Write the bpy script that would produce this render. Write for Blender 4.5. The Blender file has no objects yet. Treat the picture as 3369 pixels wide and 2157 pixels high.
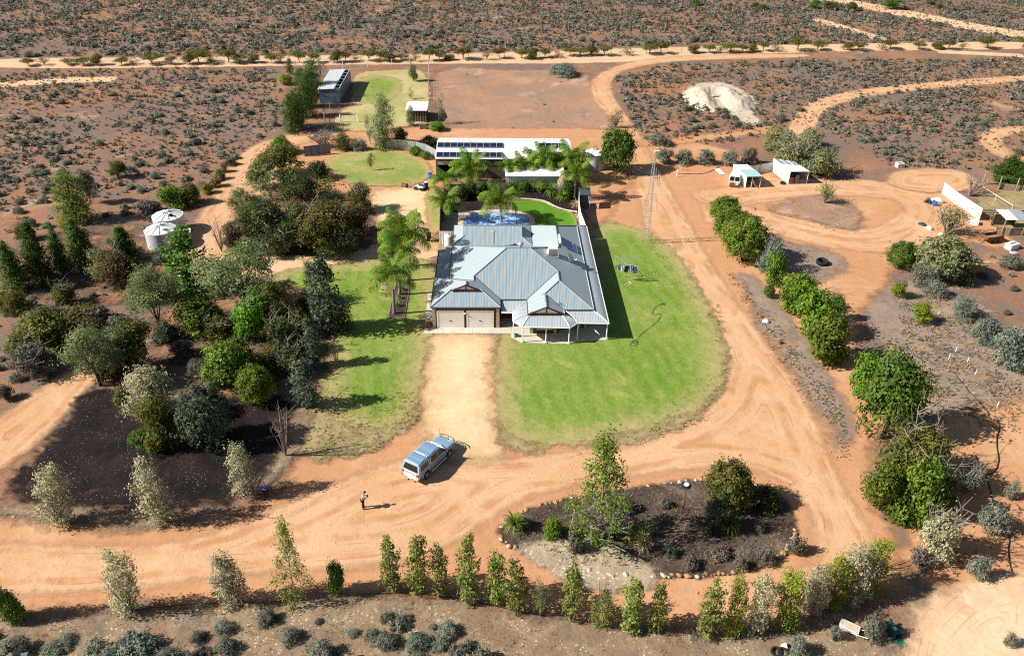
import bpy, bmesh, math, random
import numpy as np
from mathutils import Vector, Matrix, noise as mnoise

# ------------------------------------------------------------------ camera, sky, sun, exposure
scene = bpy.context.scene
R = math.radians
CAM_F, CAM_TH, CAM_ROLL, CAM_H = 2668.968, R(32.046), R(0.881), 44.193
cam_data = bpy.data.cameras.new('camera')
cam = bpy.data.objects.new('camera', cam_data)
scene.collection.objects.link(cam)
cam_data.sensor_width = 36.0
cam_data.lens = CAM_F / 3369 * 36.0
cam_data.clip_start = 1.0
cam_data.clip_end = 9000.0
cam.matrix_world = Matrix.Translation((0, 0, CAM_H)) @ Matrix.Rotation(R(90) - CAM_TH, 4, 'X') @ Matrix.Rotation(CAM_ROLL, 4, 'Z')
scene.camera = cam

SUN_EL, SUN_AZ = R(37.0), R(10.5)          # elevation, and the heading (from +X towards +Y) that shadows take
world = bpy.data.worlds.new('World')
scene.world = world
world.use_nodes = True
wn = world.node_tree
for n in list(wn.nodes): wn.nodes.remove(n)
sky = wn.nodes.new('ShaderNodeTexSky')
sky.sky_type = 'NISHITA'
sky.sun_disc = False
sky.sun_elevation = SUN_EL
sky.sun_rotation = math.atan2(-math.cos(SUN_AZ), -math.sin(SUN_AZ))
sky.altitude = 60
bg = wn.nodes.new('ShaderNodeBackground')
bg.inputs['Strength'].default_value = 0.05
wo = wn.nodes.new('ShaderNodeOutputWorld')
wn.links.new(sky.outputs[0], bg.inputs[0])
wn.links.new(bg.outputs[0], wo.inputs[0])

sun_data = bpy.data.lights.new('sun', 'SUN')
sun_data.energy = 5.0
sun_data.angle = R(0.53)
sun_data.color = (1.0, 0.95, 0.87)
sun = bpy.data.objects.new('sun', sun_data)
sun.location = (-60, -10, 90)
ldir = Vector((math.cos(SUN_AZ) * math.cos(SUN_EL), math.sin(SUN_AZ) * math.cos(SUN_EL), -math.sin(SUN_EL)))
sun.rotation_euler = ldir.to_track_quat('-Z', 'Y').to_euler()
scene.collection.objects.link(sun)

scene.view_settings.view_transform = 'Standard'
scene.view_settings.look = 'None'
scene.view_settings.exposure = 0.55
scene.view_settings.gamma = 1.0
scene.view_settings.use_curve_mapping = False
scene.render.engine = 'CYCLES'
scene.cycles.max_bounces = 4
scene.cycles.diffuse_bounces = 3
scene.cycles.use_denoising = False
scene.cycles.filter_width = 1.1
scene.cycles.transparent_max_bounces = 24
scene.cycles.use_adaptive_sampling = True

# ------------------------------------------------------------------ where things stand (map pixel of the survey photo -> metres)
PX = 1.4008
def G(x, y, z=0.0):
    a, b = (x * PX - 1684.5) / CAM_F, (y * PX - 1078.5) / CAM_F
    c, s = math.cos(CAM_ROLL), math.sin(CAM_ROLL)
    u, v = c * a + s * b, -s * a + c * b
    dy = math.cos(CAM_TH) - v * math.sin(CAM_TH)
    dz = -math.sin(CAM_TH) - v * math.cos(CAM_TH)
    k = (z - CAM_H) / dz
    return Vector((u * k, dy * k, z))
def proj(p):
    X, Y, Z = p[0], p[1], p[2] - CAM_H
    d = Y * math.cos(CAM_TH) - Z * math.sin(CAM_TH)
    v = -(Y * math.sin(CAM_TH) + Z * math.cos(CAM_TH))
    c, s = math.cos(CAM_ROLL), math.sin(CAM_ROLL)
    u, v = c * X - s * v, s * X + c * v
    return (1684.5 + CAM_F * u / d) / PX, (1078.5 + CAM_F * v / d) / PX, d
def tall(bx, by, ty):
    p = G(bx, by); lo, hi = 0.0, 40.0
    for _ in range(30):
        m = (lo + hi) / 2
        if proj((p.x, p.y, m))[1] > ty: lo = m
        else: hi = m
    return lo
def mpp(bx, by):                       # metres per map pixel at that spot
    return proj(G(bx, by))[2] * PX / CAM_F
HPSI, HX, HY = R(1.562), -8.191, 70.137    # the house frame
def HW(x, y, z=0.0):
    c, s = math.cos(HPSI), math.sin(HPSI)
    return Vector((HX + c * x - s * y, HY + s * x + c * y, z))

# ------------------------------------------------------------------ scene helpers
COL = scene.collection
def top(name, label, cat, loc=(0, 0, 0), rz=0.0, group=None):
    o = bpy.data.objects.new(name, None)
    o.empty_display_size = 0.3
    o.location = loc; o.rotation_euler = (0, 0, rz)
    COL.objects.link(o)
    return tag(o, label, cat, group)
def tag(o, label=None, cat=None, group=None, kind=None):
    if label: o['label'] = label
    if cat: o['category'] = cat
    if group: o['group'] = group
    if kind: o['kind'] = kind
    return o
def copy_tree(o, parent=None):
    c = o.copy(); COL.objects.link(c); c.parent = parent
    for ch in list(o.children): copy_tree(ch, c)
    return c
def obj_of(name, me, m=None, parent=None, loc=None, rz=0.0, scale=None):
    o = bpy.data.objects.new(name, me)
    COL.objects.link(o)
    if m is not None:
        if not me.materials: me.materials.append(m)
        if me.materials[0] is not m:
            o.material_slots[0].link = 'OBJECT'; o.material_slots[0].material = m
    if parent is not None: o.parent = parent
    if loc is not None: o.location = loc
    if rz: o.rotation_euler = (0, 0, rz)
    if scale is not None: o.scale = scale
    return o

class MB:
    """collects faces of one mesh"""
    def __init__(s): s.v = []; s.f = []; s.uv = None
    def add(s, vs, fs):
        b = len(s.v); s.v += [tuple(p) for p in vs]; s.f += [tuple(b + i for i in f) for f in fs]; return s
    def quad(s, *p): return s.add(p, [tuple(range(len(p)))])
    def box(s, x0, x1, y0, y1, z0, z1, rz=0.0, c=None):
        P = [(x0, y0, z0), (x1, y0, z0), (x1, y1, z0), (x0, y1, z0), (x0, y0, z1), (x1, y0, z1), (x1, y1, z1), (x0, y1, z1)]
        if rz:
            cx, cy = c if c else ((x0 + x1) / 2, (y0 + y1) / 2)
            P = [(cx + (x - cx) * math.cos(rz) - (y - cy) * math.sin(rz), cy + (x - cx) * math.sin(rz) + (y - cy) * math.cos(rz), z) for x, y, z in P]
        return s.add(P, [(0, 3, 2, 1), (4, 5, 6, 7), (0, 1, 5, 4), (1, 2, 6, 5), (2, 3, 7, 6), (3, 0, 4, 7)])
    def hexa(s, P):          # 8 corners: 4 lower, 4 upper
        return s.add(P, [(0, 3, 2, 1), (4, 5, 6, 7), (0, 1, 5, 4), (1, 2, 6, 5), (2, 3, 7, 6), (3, 0, 4, 7)])
    def prism(s, poly, z0, z1):
        n = len(poly)
        P = [(p[0], p[1], z0) for p in poly] + [(p[0], p[1], z1) for p in poly]
        return s.add(P, [tuple(range(n))[::-1], tuple(range(n, 2 * n))] + [(i, (i + 1) % n, n + (i + 1) % n, n + i) for i in range(n)])
    def slab(s, poly, t):    # 3-D polygon thickened downwards
        n = len(poly)
        P = [tuple(p) for p in poly] + [(p[0], p[1], p[2] - t) for p in poly]
        return s.add(P, [tuple(range(n)), tuple(range(n, 2 * n))[::-1]] + [(i, n + i, n + (i + 1) % n, (i + 1) % n) for i in range(n)])
    def tube(s, path, rad, n=6, cap=True):
        path = [Vector(p) for p in path]; k = len(path)
        if not isinstance(rad, (list, tuple)): rad = [rad] * k
        rings = []
        up = Vector((0.13, 0.21, 0.97)).normalized()
        for i, p in enumerate(path):
            d = (path[min(i + 1, k - 1)] - path[max(i - 1, 0)])
            if d.length < 1e-9: d = Vector((0, 0, 1))
            d.normalize()
            a = d.cross(up)
            if a.length < 0.2: a = d.cross(Vector((1, 0, 0)))
            a.normalize(); b = d.cross(a)
            rings.append([p + (a * math.cos(2 * math.pi * j / n) + b * math.sin(2 * math.pi * j / n)) * rad[i] for j in range(n)])
        vs = [q for r in rings for q in r]; fs = []
        for i in range(k - 1):
            for j in range(n):
                fs.append((i * n + j, i * n + (j + 1) % n, (i + 1) * n + (j + 1) % n, (i + 1) * n + j))
        if cap: fs += [tuple(range(n))[::-1], tuple((k - 1) * n + j for j in range(n))]
        return s.add(vs, fs)
    def lathe(s, prof, n=24, c=(0, 0), closed=False):
        vs = []; fs = []; k = len(prof)
        for r, z in prof:
            for j in range(n):
                t = 2 * math.pi * j / n
                vs.append((c[0] + r * math.cos(t), c[1] + r * math.sin(t), z))
        for i in range(k - 1):
            for j in range(n): fs.append((i * n + j, i * n + (j + 1) % n, (i + 1) * n + (j + 1) % n, (i + 1) * n + j))
        if prof[0][0] > 1e-6 and not closed: fs.append(tuple(range(n))[::-1])
        if prof[-1][0] > 1e-6 and not closed: fs.append(tuple((k - 1) * n + j for j in range(n)))
        return s.add(vs, fs)
    def xf(s, M):
        s.v = [tuple(M @ Vector(p)) for p in s.v]; return s
    def mesh(s, name, smooth=False):
        me = bpy.data.meshes.new(name); me.from_pydata(s.v, [], s.f); me.update()
        if smooth: me.polygons.foreach_set('use_smooth', [True] * len(me.polygons))
        return me
    def build(s, name, m, parent=None, smooth=False, loc=None, rz=0.0):
        return obj_of(name, s.mesh(name, smooth), m, parent, loc, rz)

def np_mesh(name, V, F, attr=None):
    """V (n,3), F (m,k) arrays; attr: dict of per-face (m) or per-point float arrays"""
    V = np.asarray(V, np.float32); F = np.asarray(F, np.int32)
    me = bpy.data.meshes.new(name)
    k = F.shape[1]
    me.vertices.add(len(V)); me.vertices.foreach_set('co', V.ravel())
    me.loops.add(F.size); me.loops.foreach_set('vertex_index', F.ravel())
    me.polygons.add(len(F))
    me.polygons.foreach_set('loop_start', np.arange(0, F.size, k, dtype=np.int32))
    me.update(calc_edges=True)
    for a, val in (attr or {}).items():
        dom = 'FACE' if len(val) == len(F) else 'POINT'
        at = me.attributes.new(a, 'FLOAT', dom)
        at.data.foreach_set('value', np.asarray(val, np.float32))
    return me

# ------------------------------------------------------------------ materials
class NT:
    def __init__(s, name):
        s.m = bpy.data.materials.new(name); s.m.use_nodes = True
        s.t = s.m.node_tree
        for n in list(s.t.nodes): s.t.nodes.remove(n)
        s.out = s.t.nodes.new('ShaderNodeOutputMaterial')
    def n(s, typ, **kw):
        n = s.t.nodes.new('ShaderNode' + typ)
        for k, v in kw.items(): setattr(n, k, v)
        return n
    def l(s, a, b): s.t.links.new(a, b)
    def val(s, x, sock):
        if hasattr(x, 'is_linked') or isinstance(x, bpy.types.NodeSocket): s.l(x, sock)
        else: sock.default_value = x
    def math(s, op, a, b=0.0, c=0.0, clamp=False):
        n = s.n('Math', operation=op, use_clamp=clamp)
        s.val(a, n.inputs[0]); s.val(b, n.inputs[1]); s.val(c, n.inputs[2]); return n.outputs[0]
    def mix(s, f, a, b, mode='MIX'):
        n = s.n('Mix', data_type='RGBA', blend_type=mode)
        s.val(f, n.inputs[0])
        for x, i in ((a, 6), (b, 7)):
            if isinstance(x, bpy.types.NodeSocket): s.l(x, n.inputs[i])
            else: n.inputs[i].default_value = (x[0], x[1], x[2], 1)
        return n.outputs[2]
    def pos(s):
        return s.n('NewGeometry').outputs['Position']
    def noise(s, vec, scale, detail=3.0, rough=0.55, dist=0.0, sub=None):
        n = s.n('TexNoise'); n.inputs['Scale'].default_value = scale; n.inputs['Detail'].default_value = detail
        n.inputs['Roughness'].default_value = rough; n.inputs['Distortion'].default_value = dist
        if vec is not None: s.l(vec, n.inputs['Vector'])
        return n.outputs[0]
    def ramp(s, x, lo, hi, smooth=True):
        n = s.n('MapRange', interpolation_type='SMOOTHSTEP' if smooth else 'LINEAR', clamp=True)
        s.val(x, n.inputs[0]); n.inputs[1].default_value = lo; n.inputs[2].default_value = hi
        return n.outputs[0]
    def attr(s, name):
        return s.n('Attribute', attribute_name=name).outputs['Fac']
    def scalev(s, vec, v):
        n = s.n('VectorMath', operation='MULTIPLY'); s.l(vec, n.inputs[0]); n.inputs[1].default_value = v; return n.outputs[0]
    def bsdf(s, col, rough=0.9, spec=0.2, metal=0.0, bump=None, bdist=0.05, bstr=0.5, emis=None):
        b = s.n('BsdfPrincipled')
        if isinstance(col, bpy.types.NodeSocket): s.l(col, b.inputs['Base Color'])
        else: b.inputs['Base Color'].default_value = (col[0], col[1], col[2], 1)
        s.val(rough, b.inputs['Roughness']); b.inputs['Specular IOR Level'].default_value = spec
        b.inputs['Metallic'].default_value = metal
        if bump is not None:
            bp = s.n('Bump'); bp.inputs['Strength'].default_value = bstr; bp.inputs['Distance'].default_value = bdist
            s.l(bump, bp.inputs['Height']); s.l(bp.outputs[0], b.inputs['Normal'])
        return b.outputs[0]
    def end(s, sh): s.l(sh, s.out.inputs['Surface']); return s.m

def simple(name, col, rough=0.7, spec=0.3, metal=0.0, var=0.18, scale=1.5, fine=None):
    t = NT(name)
    c = t.n('TexCoord').outputs['Object']
    n1 = t.noise(c, scale, 4.0)
    k = t.ramp(n1, 0.25, 0.75)
    lo = tuple(x * (1 - var) for x in col); hi = tuple(min(1, x * (1 + var)) for x in col)
    cc = t.mix(k, lo, hi)
    return t.end(t.bsdf(cc, rough, spec, metal))

def foliage(name, c1, c2, trans=0.34):
    t = NT(name)
    v = t.attr('v')
    oi = t.n('ObjectInfo').outputs['Random']
    c = t.mix(v, c1, c2)
    oc = t.n('TexCoord').outputs['Object']
    c = t.mix(t.math('MULTIPLY', t.ramp(t.noise(oc, .9, 3.0), .48, .72), .55), c, (min(1, c2[0] * 1.35), c2[1] * 1.02, c2[2] * .75))
    br = t.math('MULTIPLY_ADD', oi, 0.42, 0.92)
    hs = t.n('HueSaturation'); t.l(c, hs.inputs['Color']); t.l(br, hs.inputs['Value'])
    hs.inputs['Saturation'].default_value = 1.0
    t.l(t.math('MULTIPLY_ADD', t.n('ObjectInfo').outputs['Random'], 0.03, 0.485), hs.inputs['Hue'])
    b = t.bsdf(hs.outputs[0], 0.6, 0.25)
    tr = t.n('BsdfTranslucent'); t.l(hs.outputs[0], tr.inputs[0])
    mx = t.n('MixShader'); mx.inputs[0].default_value = trans
    t.l(b, mx.inputs[1]); t.l(tr.outputs[0], mx.inputs[2])
    return t.end(mx.outputs[0])

FM = {}
for k, a, b in [
    ('conifer', (.028, .070, .012), (.105, .195, .035)), ('euc', (.085, .115, .045), (.260, .315, .140)),
    ('olive', (.060, .075, .016), (.205, .205, .050)), ('brown', (.075, .066, .024), (.225, .185, .070)),
    ('bright', (.060, .145, .012), (.220, .380, .040)), ('green', (.040, .095, .013), (.145, .250, .040)),
    ('dark', (.032, .056, .016), (.125, .160, .050)), ('pale', (.24, .235, .14), (.56, .54, .35)),
    ('salt', (.125, .138, .105), (.34, .355, .275)), ('silver', (.11, .145, .115), (.30, .355, .28)),
    ('grey', (.10, .085, .07), (.27, .235, .19)), ('lime', (.10, .16, .012), (.34, .38, .04)),
    ('poplar', (.085, .130, .022), (.360, .390, .105)), ('palm', (.055, .130, .012), (.270, .390, .050)),
    ('rust', (.075, .040, .018), (.20, .12, .05)), ('willow', (.13, .15, .065), (.36, .38, .18)),
    ('bluegreen', (.035, .062, .034), (.150, .200, .120)), ('straw', (.26, .20, .10), (.55, .45, .25)),
    ('hedge', (.055, .110, .012), (.215, .290, .040)), ('scrub', (.085, .080, .065), (.24, .23, .185)),
    ('twig', (.16, .13, .11), (.36, .32, .28)),
]: FM[k] = foliage('leaf_' + k, a, b)
M = {}
M['bark'] = simple('bark', (.085, .06, .045), .95, .1, var=.4, scale=6)
M['palebark'] = simple('pale_bark', (.33, .28, .23), .9, .1, var=.3, scale=5)
M['palmbark'] = simple('palm_bark', (.25, .22, .19), .9, .1, var=.3, scale=8)
M['twig'] = simple('bare_twig', (.27, .23, .20), .9, .1, var=.3, scale=6)
M['white'] = simple('white_paint', (.78, .77, .74), .5, .4, var=.05)
M['cream'] = simple('cream_steel', (.88, .85, .80), .5, .4, var=.05)
M['post'] = simple('white_post', (.82, .82, .80), .5, .4, var=.04)
M['slate'] = simple('slate_trim', (.07, .085, .10), .5, .4, var=.1)
M['maroon'] = simple('maroon_timber', (.075, .018, .016), .6, .3, var=.25)
M['zinc'] = simple('galvanised_steel', (.48, .50, .52), .42, .5, .3, var=.14, scale=2.5)
M['whiteroof'] = simple('white_steel', (.80, .80, .79), .5, .35, var=.05, scale=.6)
M['shedwall'] = simple('taupe_steel', (.15, .125, .105), .6, .3, var=.12)
M['dark'] = simple('dark_interior', (.02, .02, .02), .9, .1)
M['black'] = simple('black_plastic', (.018, .018, .02), .55, .4)
M['glass'] = simple('dark_glass', (.012, .015, .018), .08, .5, var=.05)
M['chrome'] = simple('chrome', (.62, .63, .65), .22, .5, .9, var=.05)
M['paint'] = simple('silver_blue_paint', (.33, .50, .70), .32, .5, .35, var=.03)
def dusty_paint(name, col):
    t = NT(name); c = t.n('TexCoord').outputs['Object']
    sp = t.n('SeparateXYZ'); t.l(c, sp.inputs[0])
    f = t.math('MULTIPLY', t.math('SUBTRACT', 1.0, t.ramp(t.math('ADD', sp.outputs[2], t.math('MULTIPLY', t.noise(c, 2.5, 4.0), .5)), .65, 1.25)), .75)
    return t.end(t.bsdf(t.mix(f, col, (.42, .27, .17)), t.math('MULTIPLY_ADD', f, .5, .3), .5, .3))
M['paint'] = dusty_paint('dusty_silver_blue_paint', (.33, .50, .70))
M['paintlight'] = simple('silver_paint', (.62, .63, .64), .32, .5, .35, var=.03)
M['rubber'] = simple('rubber', (.025, .025, .027), .85, .2)
M['red'] = simple('red_lens', (.35, .02, .015), .3, .5)
M['panel'] = simple('solar_cell', (.012, .020, .055), .16, .5, var=.1)
M['collector'] = simple('collector_glass', (.10, .17, .40), .16, .5, var=.1)
M['blue'] = simple('blue_plastic', (.02, .16, .55), .45, .4)
M['navy'] = simple('navy_plastic', (.03, .035, .20), .45, .4)
M['bluesteel'] = simple('blue_grey_steel', (.13, .175, .26), .5, .4, var=.12)
M['timber'] = simple('weathered_timber', (.33, .26, .19), .9, .1, var=.3, scale=5)
M['darktimber'] = simple('dark_timber', (.085, .06, .045), .9, .1, var=.35, scale=5)
M['rust'] = simple('rusty_steel', (.20, .085, .045), .85, .2, var=.4, scale=4)
M['green'] = simple('green_plastic', (.018, .12, .085), .4, .4, var=.1)
M['skin'] = simple('skin', (.42, .24, .17), .6, .3, var=.06)
M['hair'] = simple('dark_hair', (.015, .011, .009), .7, .3)
M['trousers'] = simple('dark_trousers', (.014, .014, .018), .85, .2, var=.15)
M['shirtpale'] = simple('pale_grey_shirt', (.40, .44, .50), .85, .2, var=.08)
M['shirtblue'] = simple('blue_shirt', (.03, .09, .52), .85, .2, var=.1)
M['stonew'] = simple('white_stone', (.50, .45, .38), .9, .1, var=.3, scale=4)
M['stoneg'] = simple('pale_bark_chip', (.42, .38, .33), .9, .1, var=.3, scale=4)
M['stoneo'] = simple('ochre_stone', (.40, .24, .12), .9, .1, var=.3, scale=4)
M['concrete'] = simple('concrete', (.60, .54, .45), .9, .15, var=.10, scale=.8)
M['paving'] = simple('pool_paving', (.36, .32, .27), .9, .15, var=.2, scale=1.5)
M['limestone'] = simple('limestone_kerb', (.62, .52, .40), .9, .15, var=.12, scale=2)
M['quoin'] = simple('cream_brick', (.50, .38, .28), .9, .15, var=.2, scale=5)
M['hose'] = simple('green_hose', (.045, .085, .04), .6, .3)
M['pipe'] = simple('black_poly_pipe', (.02, .02, .022), .6, .3)

def brick_mat():
    t = NT('maroon_brick'); c = t.n('TexCoord').outputs['Object']
    b = t.n('TexBrick'); b.inputs['Scale'].default_value = 1.0
    b.inputs['Brick Width'].default_value = .24; b.inputs['Row Height'].default_value = .086; b.inputs['Mortar Size'].default_value = .008
    b.inputs['Color1'].default_value = (.10, .030, .024, 1); b.inputs['Color2'].default_value = (.065, .020, .018, 1); b.inputs['Mortar'].default_value = (.20, .15, .12, 1)
    sp = t.n('SeparateXYZ'); t.l(c, sp.inputs[0]); cb = t.n('CombineXYZ')
    t.l(t.math('ADD', sp.outputs[0], sp.outputs[1]), cb.inputs[0]); t.l(sp.outputs[2], cb.inputs[1]); t.l(cb.outputs[0], b.inputs['Vector'])
    return t.end(t.bsdf(b.outputs[0], .9, .15))
M['brick'] = brick_mat()

def roof_mat(name, base, band):
    """painted steel sheeting: lapped seams every 0.76 m, fine corrugation, painted moire bands, faint dirt; UV in metres (u along eave, v up the slope)"""
    t = NT(name)
    uv = t.n('UVMap').outputs[0]
    sp = t.n('SeparateXYZ'); t.l(uv, sp.inputs[0]); u, v = sp.outputs[0], sp.outputs[1]
    fr = t.math('FRACT', t.math('DIVIDE', u, 0.762))
    seam = t.math('LESS_THAN', fr, 0.055)
    w = t.math('SINE', t.math('ADD', t.math('MULTIPLY', t.math('ADD', u, t.math('MULTIPLY', v, -0.30)), 5.6), t.math('MULTIPLY', t.noise(uv, .5, 2.0), 3.0)))
    streak = t.math('MULTIPLY', t.ramp(w, -0.9, 0.9), band)  # moire banding painted into the colour, strength set by band
    dirt = t.noise(t.scalev(uv, (1.5, .25, 1)), 1.0, 4.0)
    c = t.mix(streak, base, (base[0] * 1.42, base[1] * 1.02, base[2] * 0.78))
    c = t.mix(t.math('MULTIPLY', t.ramp(dirt, .45, .8), .10), c, (.30, .26, .22))
    c = t.mix(t.math('MULTIPLY', seam, .55), c, (base[0] * .35, base[1] * .38, base[2] * .42))
    rib = t.math('SINE', t.math('MULTIPLY', u, 2 * math.pi / .152))
    return t.end(t.bsdf(c, .42, .4, 0.0, bump=rib, bdist=.012, bstr=.35))
M['roof'] = roof_mat('roof_steel', (.395, .465, .495), .05)
M['roofmoire'] = roof_mat('moire_banded_roof_steel', (.265, .380, .465), .85)  # same steel with moire bands and a darker, bluer slope tone painted in
M['roofplain'] = roof_mat('verandah_steel', (.39, .46, .50), .25)
M['shedroof'] = roof_mat('white_roof_steel', (.80, .80, .79), .04)

# ------------------------------------------------------------------ ground and everything laid on it
def ground_mat(name, c1, c2, s1=.15, patches=(), speck=None, streak=None, edge=None, rim=None, bump=.04, fine=.3, shine=.1, mow=0.0):
    t = NT(name); p = t.pos()
    c = t.mix(t.ramp(t.noise(p, s1, 5.0, .6), .33, .67), c1, c2)
    for col, sc, lo, hi, amt in patches:
        off = t.n('VectorMath', operation='ADD'); t.l(p, off.inputs[0]); off.inputs[1].default_value = (sc * 137.1 % 50, sc * 71.7 % 50, 0)
        f = t.ramp(t.noise(off.outputs[0], sc, 5.0, .65, .6), lo, hi)
        c = t.mix(t.math('MULTIPLY', f, amt), c, col)
    e = t.attr('edge') if (edge or rim or streak) else None
    if streak:
        col, freq, amt = streak
        ph = t.math('ADD', t.math('MULTIPLY', e, freq), t.math('MULTIPLY', t.noise(p, .12, 3.0), 9.0))
        f = t.math('MULTIPLY', t.ramp(t.math('SINE', ph), -.2, 1.0), t.ramp(t.noise(p, .35, 3.0), .35, .65))
        c = t.mix(t.math('MULTIPLY', f, amt), c, col)
        for fq, ns, k in ((8.5, 5.0, .32), (13.0, 7.0, .25)):
            rut = t.ramp(t.math('SINE', t.math('ADD', t.math('MULTIPLY', e, fq), t.math('MULTIPLY', t.noise(p, .09, 2.0), ns * 3))), .80, .97)
            c = t.mix(t.math('MULTIPLY', t.math('MULTIPLY', rut, t.ramp(t.noise(p, .22, 4.0), .46, .60)), k), c, (col[0] * .8, col[1] * .8, col[2] * .8))
    nf = t.noise(p, 2.6, 6.0, .75)
    if mow:
        sp = t.n('SeparateXYZ'); t.l(p, sp.inputs[0])
        w = t.math('SINE', t.math('ADD', t.math('MULTIPLY_ADD', sp.outputs[0], 3.6, t.math('MULTIPLY', sp.outputs[1], .9)), t.math('MULTIPLY', t.noise(p, .10, 2.0), 14.0)))
        c = t.mix(t.math('MULTIPLY', t.ramp(w, -.6, .6), mow), c, (.30, .33, .09))
    c = t.mix(1.0, c, t.math('MULTIPLY_ADD', nf, fine * 2, 1 - fine), 'MULTIPLY')
    if speck:
        col, sc, thr, amt = speck
        vo = t.n('TexVoronoi'); vo.inputs['Scale'].default_value = sc; t.l(p, vo.inputs['Vector'])
        f = t.math('MULTIPLY', t.math('LESS_THAN', vo.outputs['Distance'], thr), t.ramp(t.noise(p, .5, 3.0), .4, .6))
        c = t.mix(t.math('MULTIPLY', f, amt), c, col)
    if rim:
        col, wid, amt = rim
        f = t.math('SUBTRACT', 1.0, t.ramp(t.math('ADD', e, t.math('MULTIPLY', t.math('SUBTRACT', t.noise(p, .9, 5.0, .7), .5), wid * 2.2)), 0.0, wid))
        c = t.mix(t.math('MULTIPLY', f, amt), c, col)
    sh = t.bsdf(c, .95, shine, bump=t.math('ADD', nf, t.math('MULTIPLY', t.noise(p, .8, 3.0), 2.0)), bdist=bump, bstr=.8)
    if edge:
        w, amp, sc = edge
        d = t.math('ADD', e, t.math('MULTIPLY', t.math('SUBTRACT', t.noise(p, sc, 6.0, .72), .5), amp))
        a = t.ramp(d, -w, w)
        tr = t.n('BsdfTransparent'); mx = t.n('MixShader')
        t.l(a, mx.inputs[0]); t.l(tr.outputs[0], mx.inputs[1]); t.l(sh, mx.inputs[2]); sh = mx.outputs[0]
    return t.end(sh)

ORANGE, RED, PALE, GREY, DUST = (.52, .262, .130), (.36, .150, .066), (.70, .47, .28), (.175, .135, .115), (.60, .34, .175)
GM = {}
GM['scrub'] = ground_mat('scrub_soil', (.36, .180, .098), (.27, .150, .095), .06,
    [((.19, .145, .122), .045, .42, .60, .75), ((.185, .14, .12), .22, .46, .62, .7), ((.62, .42, .27), .12, .58, .74, .65), ((.13, .10, .085), 1.1, .60, .72, .5)], fine=.45, bump=.08)
GM['earth'] = ground_mat('bare_earth', ORANGE, (.56, .295, .155), .10,
    [(PALE, .07, .52, .72, .60), (RED, .16, .60, .78, .40), (DUST, .5, .5, .7, .45), ((.33, .22, .15), .9, .66, .74, .45)], edge=(.8, 5.0, .35), fine=.22)
GM['track'] = ground_mat('track_sand', (.66, .405, .235), (.60, .345, .185), .12,
    [(PALE, .25, .5, .75, .5)], streak=((.44, .20, .085), 3.6, .6), edge=(.6, 2.2, .5), fine=.16)
GM['paletrack'] = ground_mat('pale_track_sand', (.70, .48, .30), (.64, .42, .25), .12, [((.52, .30, .17), .3, .55, .7, .4)], edge=(.4, 2.0, .4), fine=.2)
GM['drive'] = ground_mat('driveway_gravel', (.74, .57, .335), (.66, .49, .275), .18,
    [((.60, .40, .21), .10, .52, .70, .55), ((.80, .67, .45), .5, .55, .7, .4)], rim=((.58, .36, .19), 2.6, .75), edge=(1.0, 5.0, .55), fine=.24, bump=.02)
GM['lawn'] = ground_mat('lawn_grass', (.145, .250, .030), (.205, .290, .055), .12,
    [((.33, .34, .10), .085, .50, .70, .5), ((.36, .36, .11), .30, .52, .68, .65), ((.105, .235, .022), .22, .52, .68, .6), ((.34, .36, .13), 1.6, .55, .70, .45)], rim=((.42, .33, .15), 3.2, .85), edge=(.5, 4.0, .7), fine=.45, bump=.07, mow=.30)
GM['softlawn'] = ground_mat('pool_lawn_grass', (.085, .225, .015), (.11, .255, .02), .4, [((.22, .28, .06), .5, .6, .75, .4)], rim=((.40, .22, .10), .5, .5), edge=(.1, .4, 1.5), fine=.3, bump=.04)
GM['palelawn'] = ground_mat('pale_lawn_grass', (.50, .43, .20), (.36, .345, .12), .12, [((.56, .44, .25), .2, .5, .66, .7), ((.25, .30, .07), .3, .56, .7, .6)], rim=((.52, .34, .19), 1.8, .8), edge=(.4, 2.6, .7), fine=.3, bump=.05)
GM['drylawn'] = ground_mat('dry_lawn_grass', (.31, .325, .095), (.22, .275, .065), .16,
    [((.47, .385, .17), .16, .50, .68, .7), ((.15, .24, .04), .35, .56, .7, .55)], rim=((.50, .31, .155), 1.8, .8), edge=(.4, 2.6, .7), fine=.34, bump=.05)
GM['straw'] = ground_mat('dead_grass', (.40, .315, .165), (.30, .22, .115), .4, [((.20, .22, .06), .3, .52, .7, .6), (ORANGE, .5, .58, .72, .6)], edge=(.5, 3.4, .6), fine=.5, bump=.08)
GM['mulch'] = ground_mat('dark_mulch', (.014, .011, .011), (.030, .021, .018), .4, [((.13, .065, .04), .22, .58, .74, .6)], speck=((.50, .46, .40), 5.0, .15, .7), edge=(.6, 5.0, .5), fine=.6, bump=.09)
GM['litter'] = ground_mat('leaf_litter', (.13, .080, .055), (.20, .125, .085), .5, [((.42, .20, .10), .28, .50, .66, .8), ((.36, .31, .26), .5, .55, .7, .7)], speck=((.45, .41, .36), 3.0, .15, .7), edge=(.7, 4.5, .4), fine=.6, bump=.09)
GM['greylitter'] = ground_mat('grey_litter', (.27, .205, .165), (.34, .25, .19), .3, [((.45, .225, .11), .16, .54, .70, .75), ((.12, .10, .09), .9, .55, .7, .6)], edge=(1.0, 6.0, .3), fine=.5, bump=.07)
GM['paddock'] = ground_mat('paddock_soil', (.42, .245, .150), (.33, .205, .145), .10, [((.66, .48, .35), .12, .55, .72, .7), ((.23, .18, .155), .25, .5, .66, .6), ((.45, .22, .11), .16, .58, .72, .6)], edge=(1.0, 6.0, .3), fine=.35, bump=.06)
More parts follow.
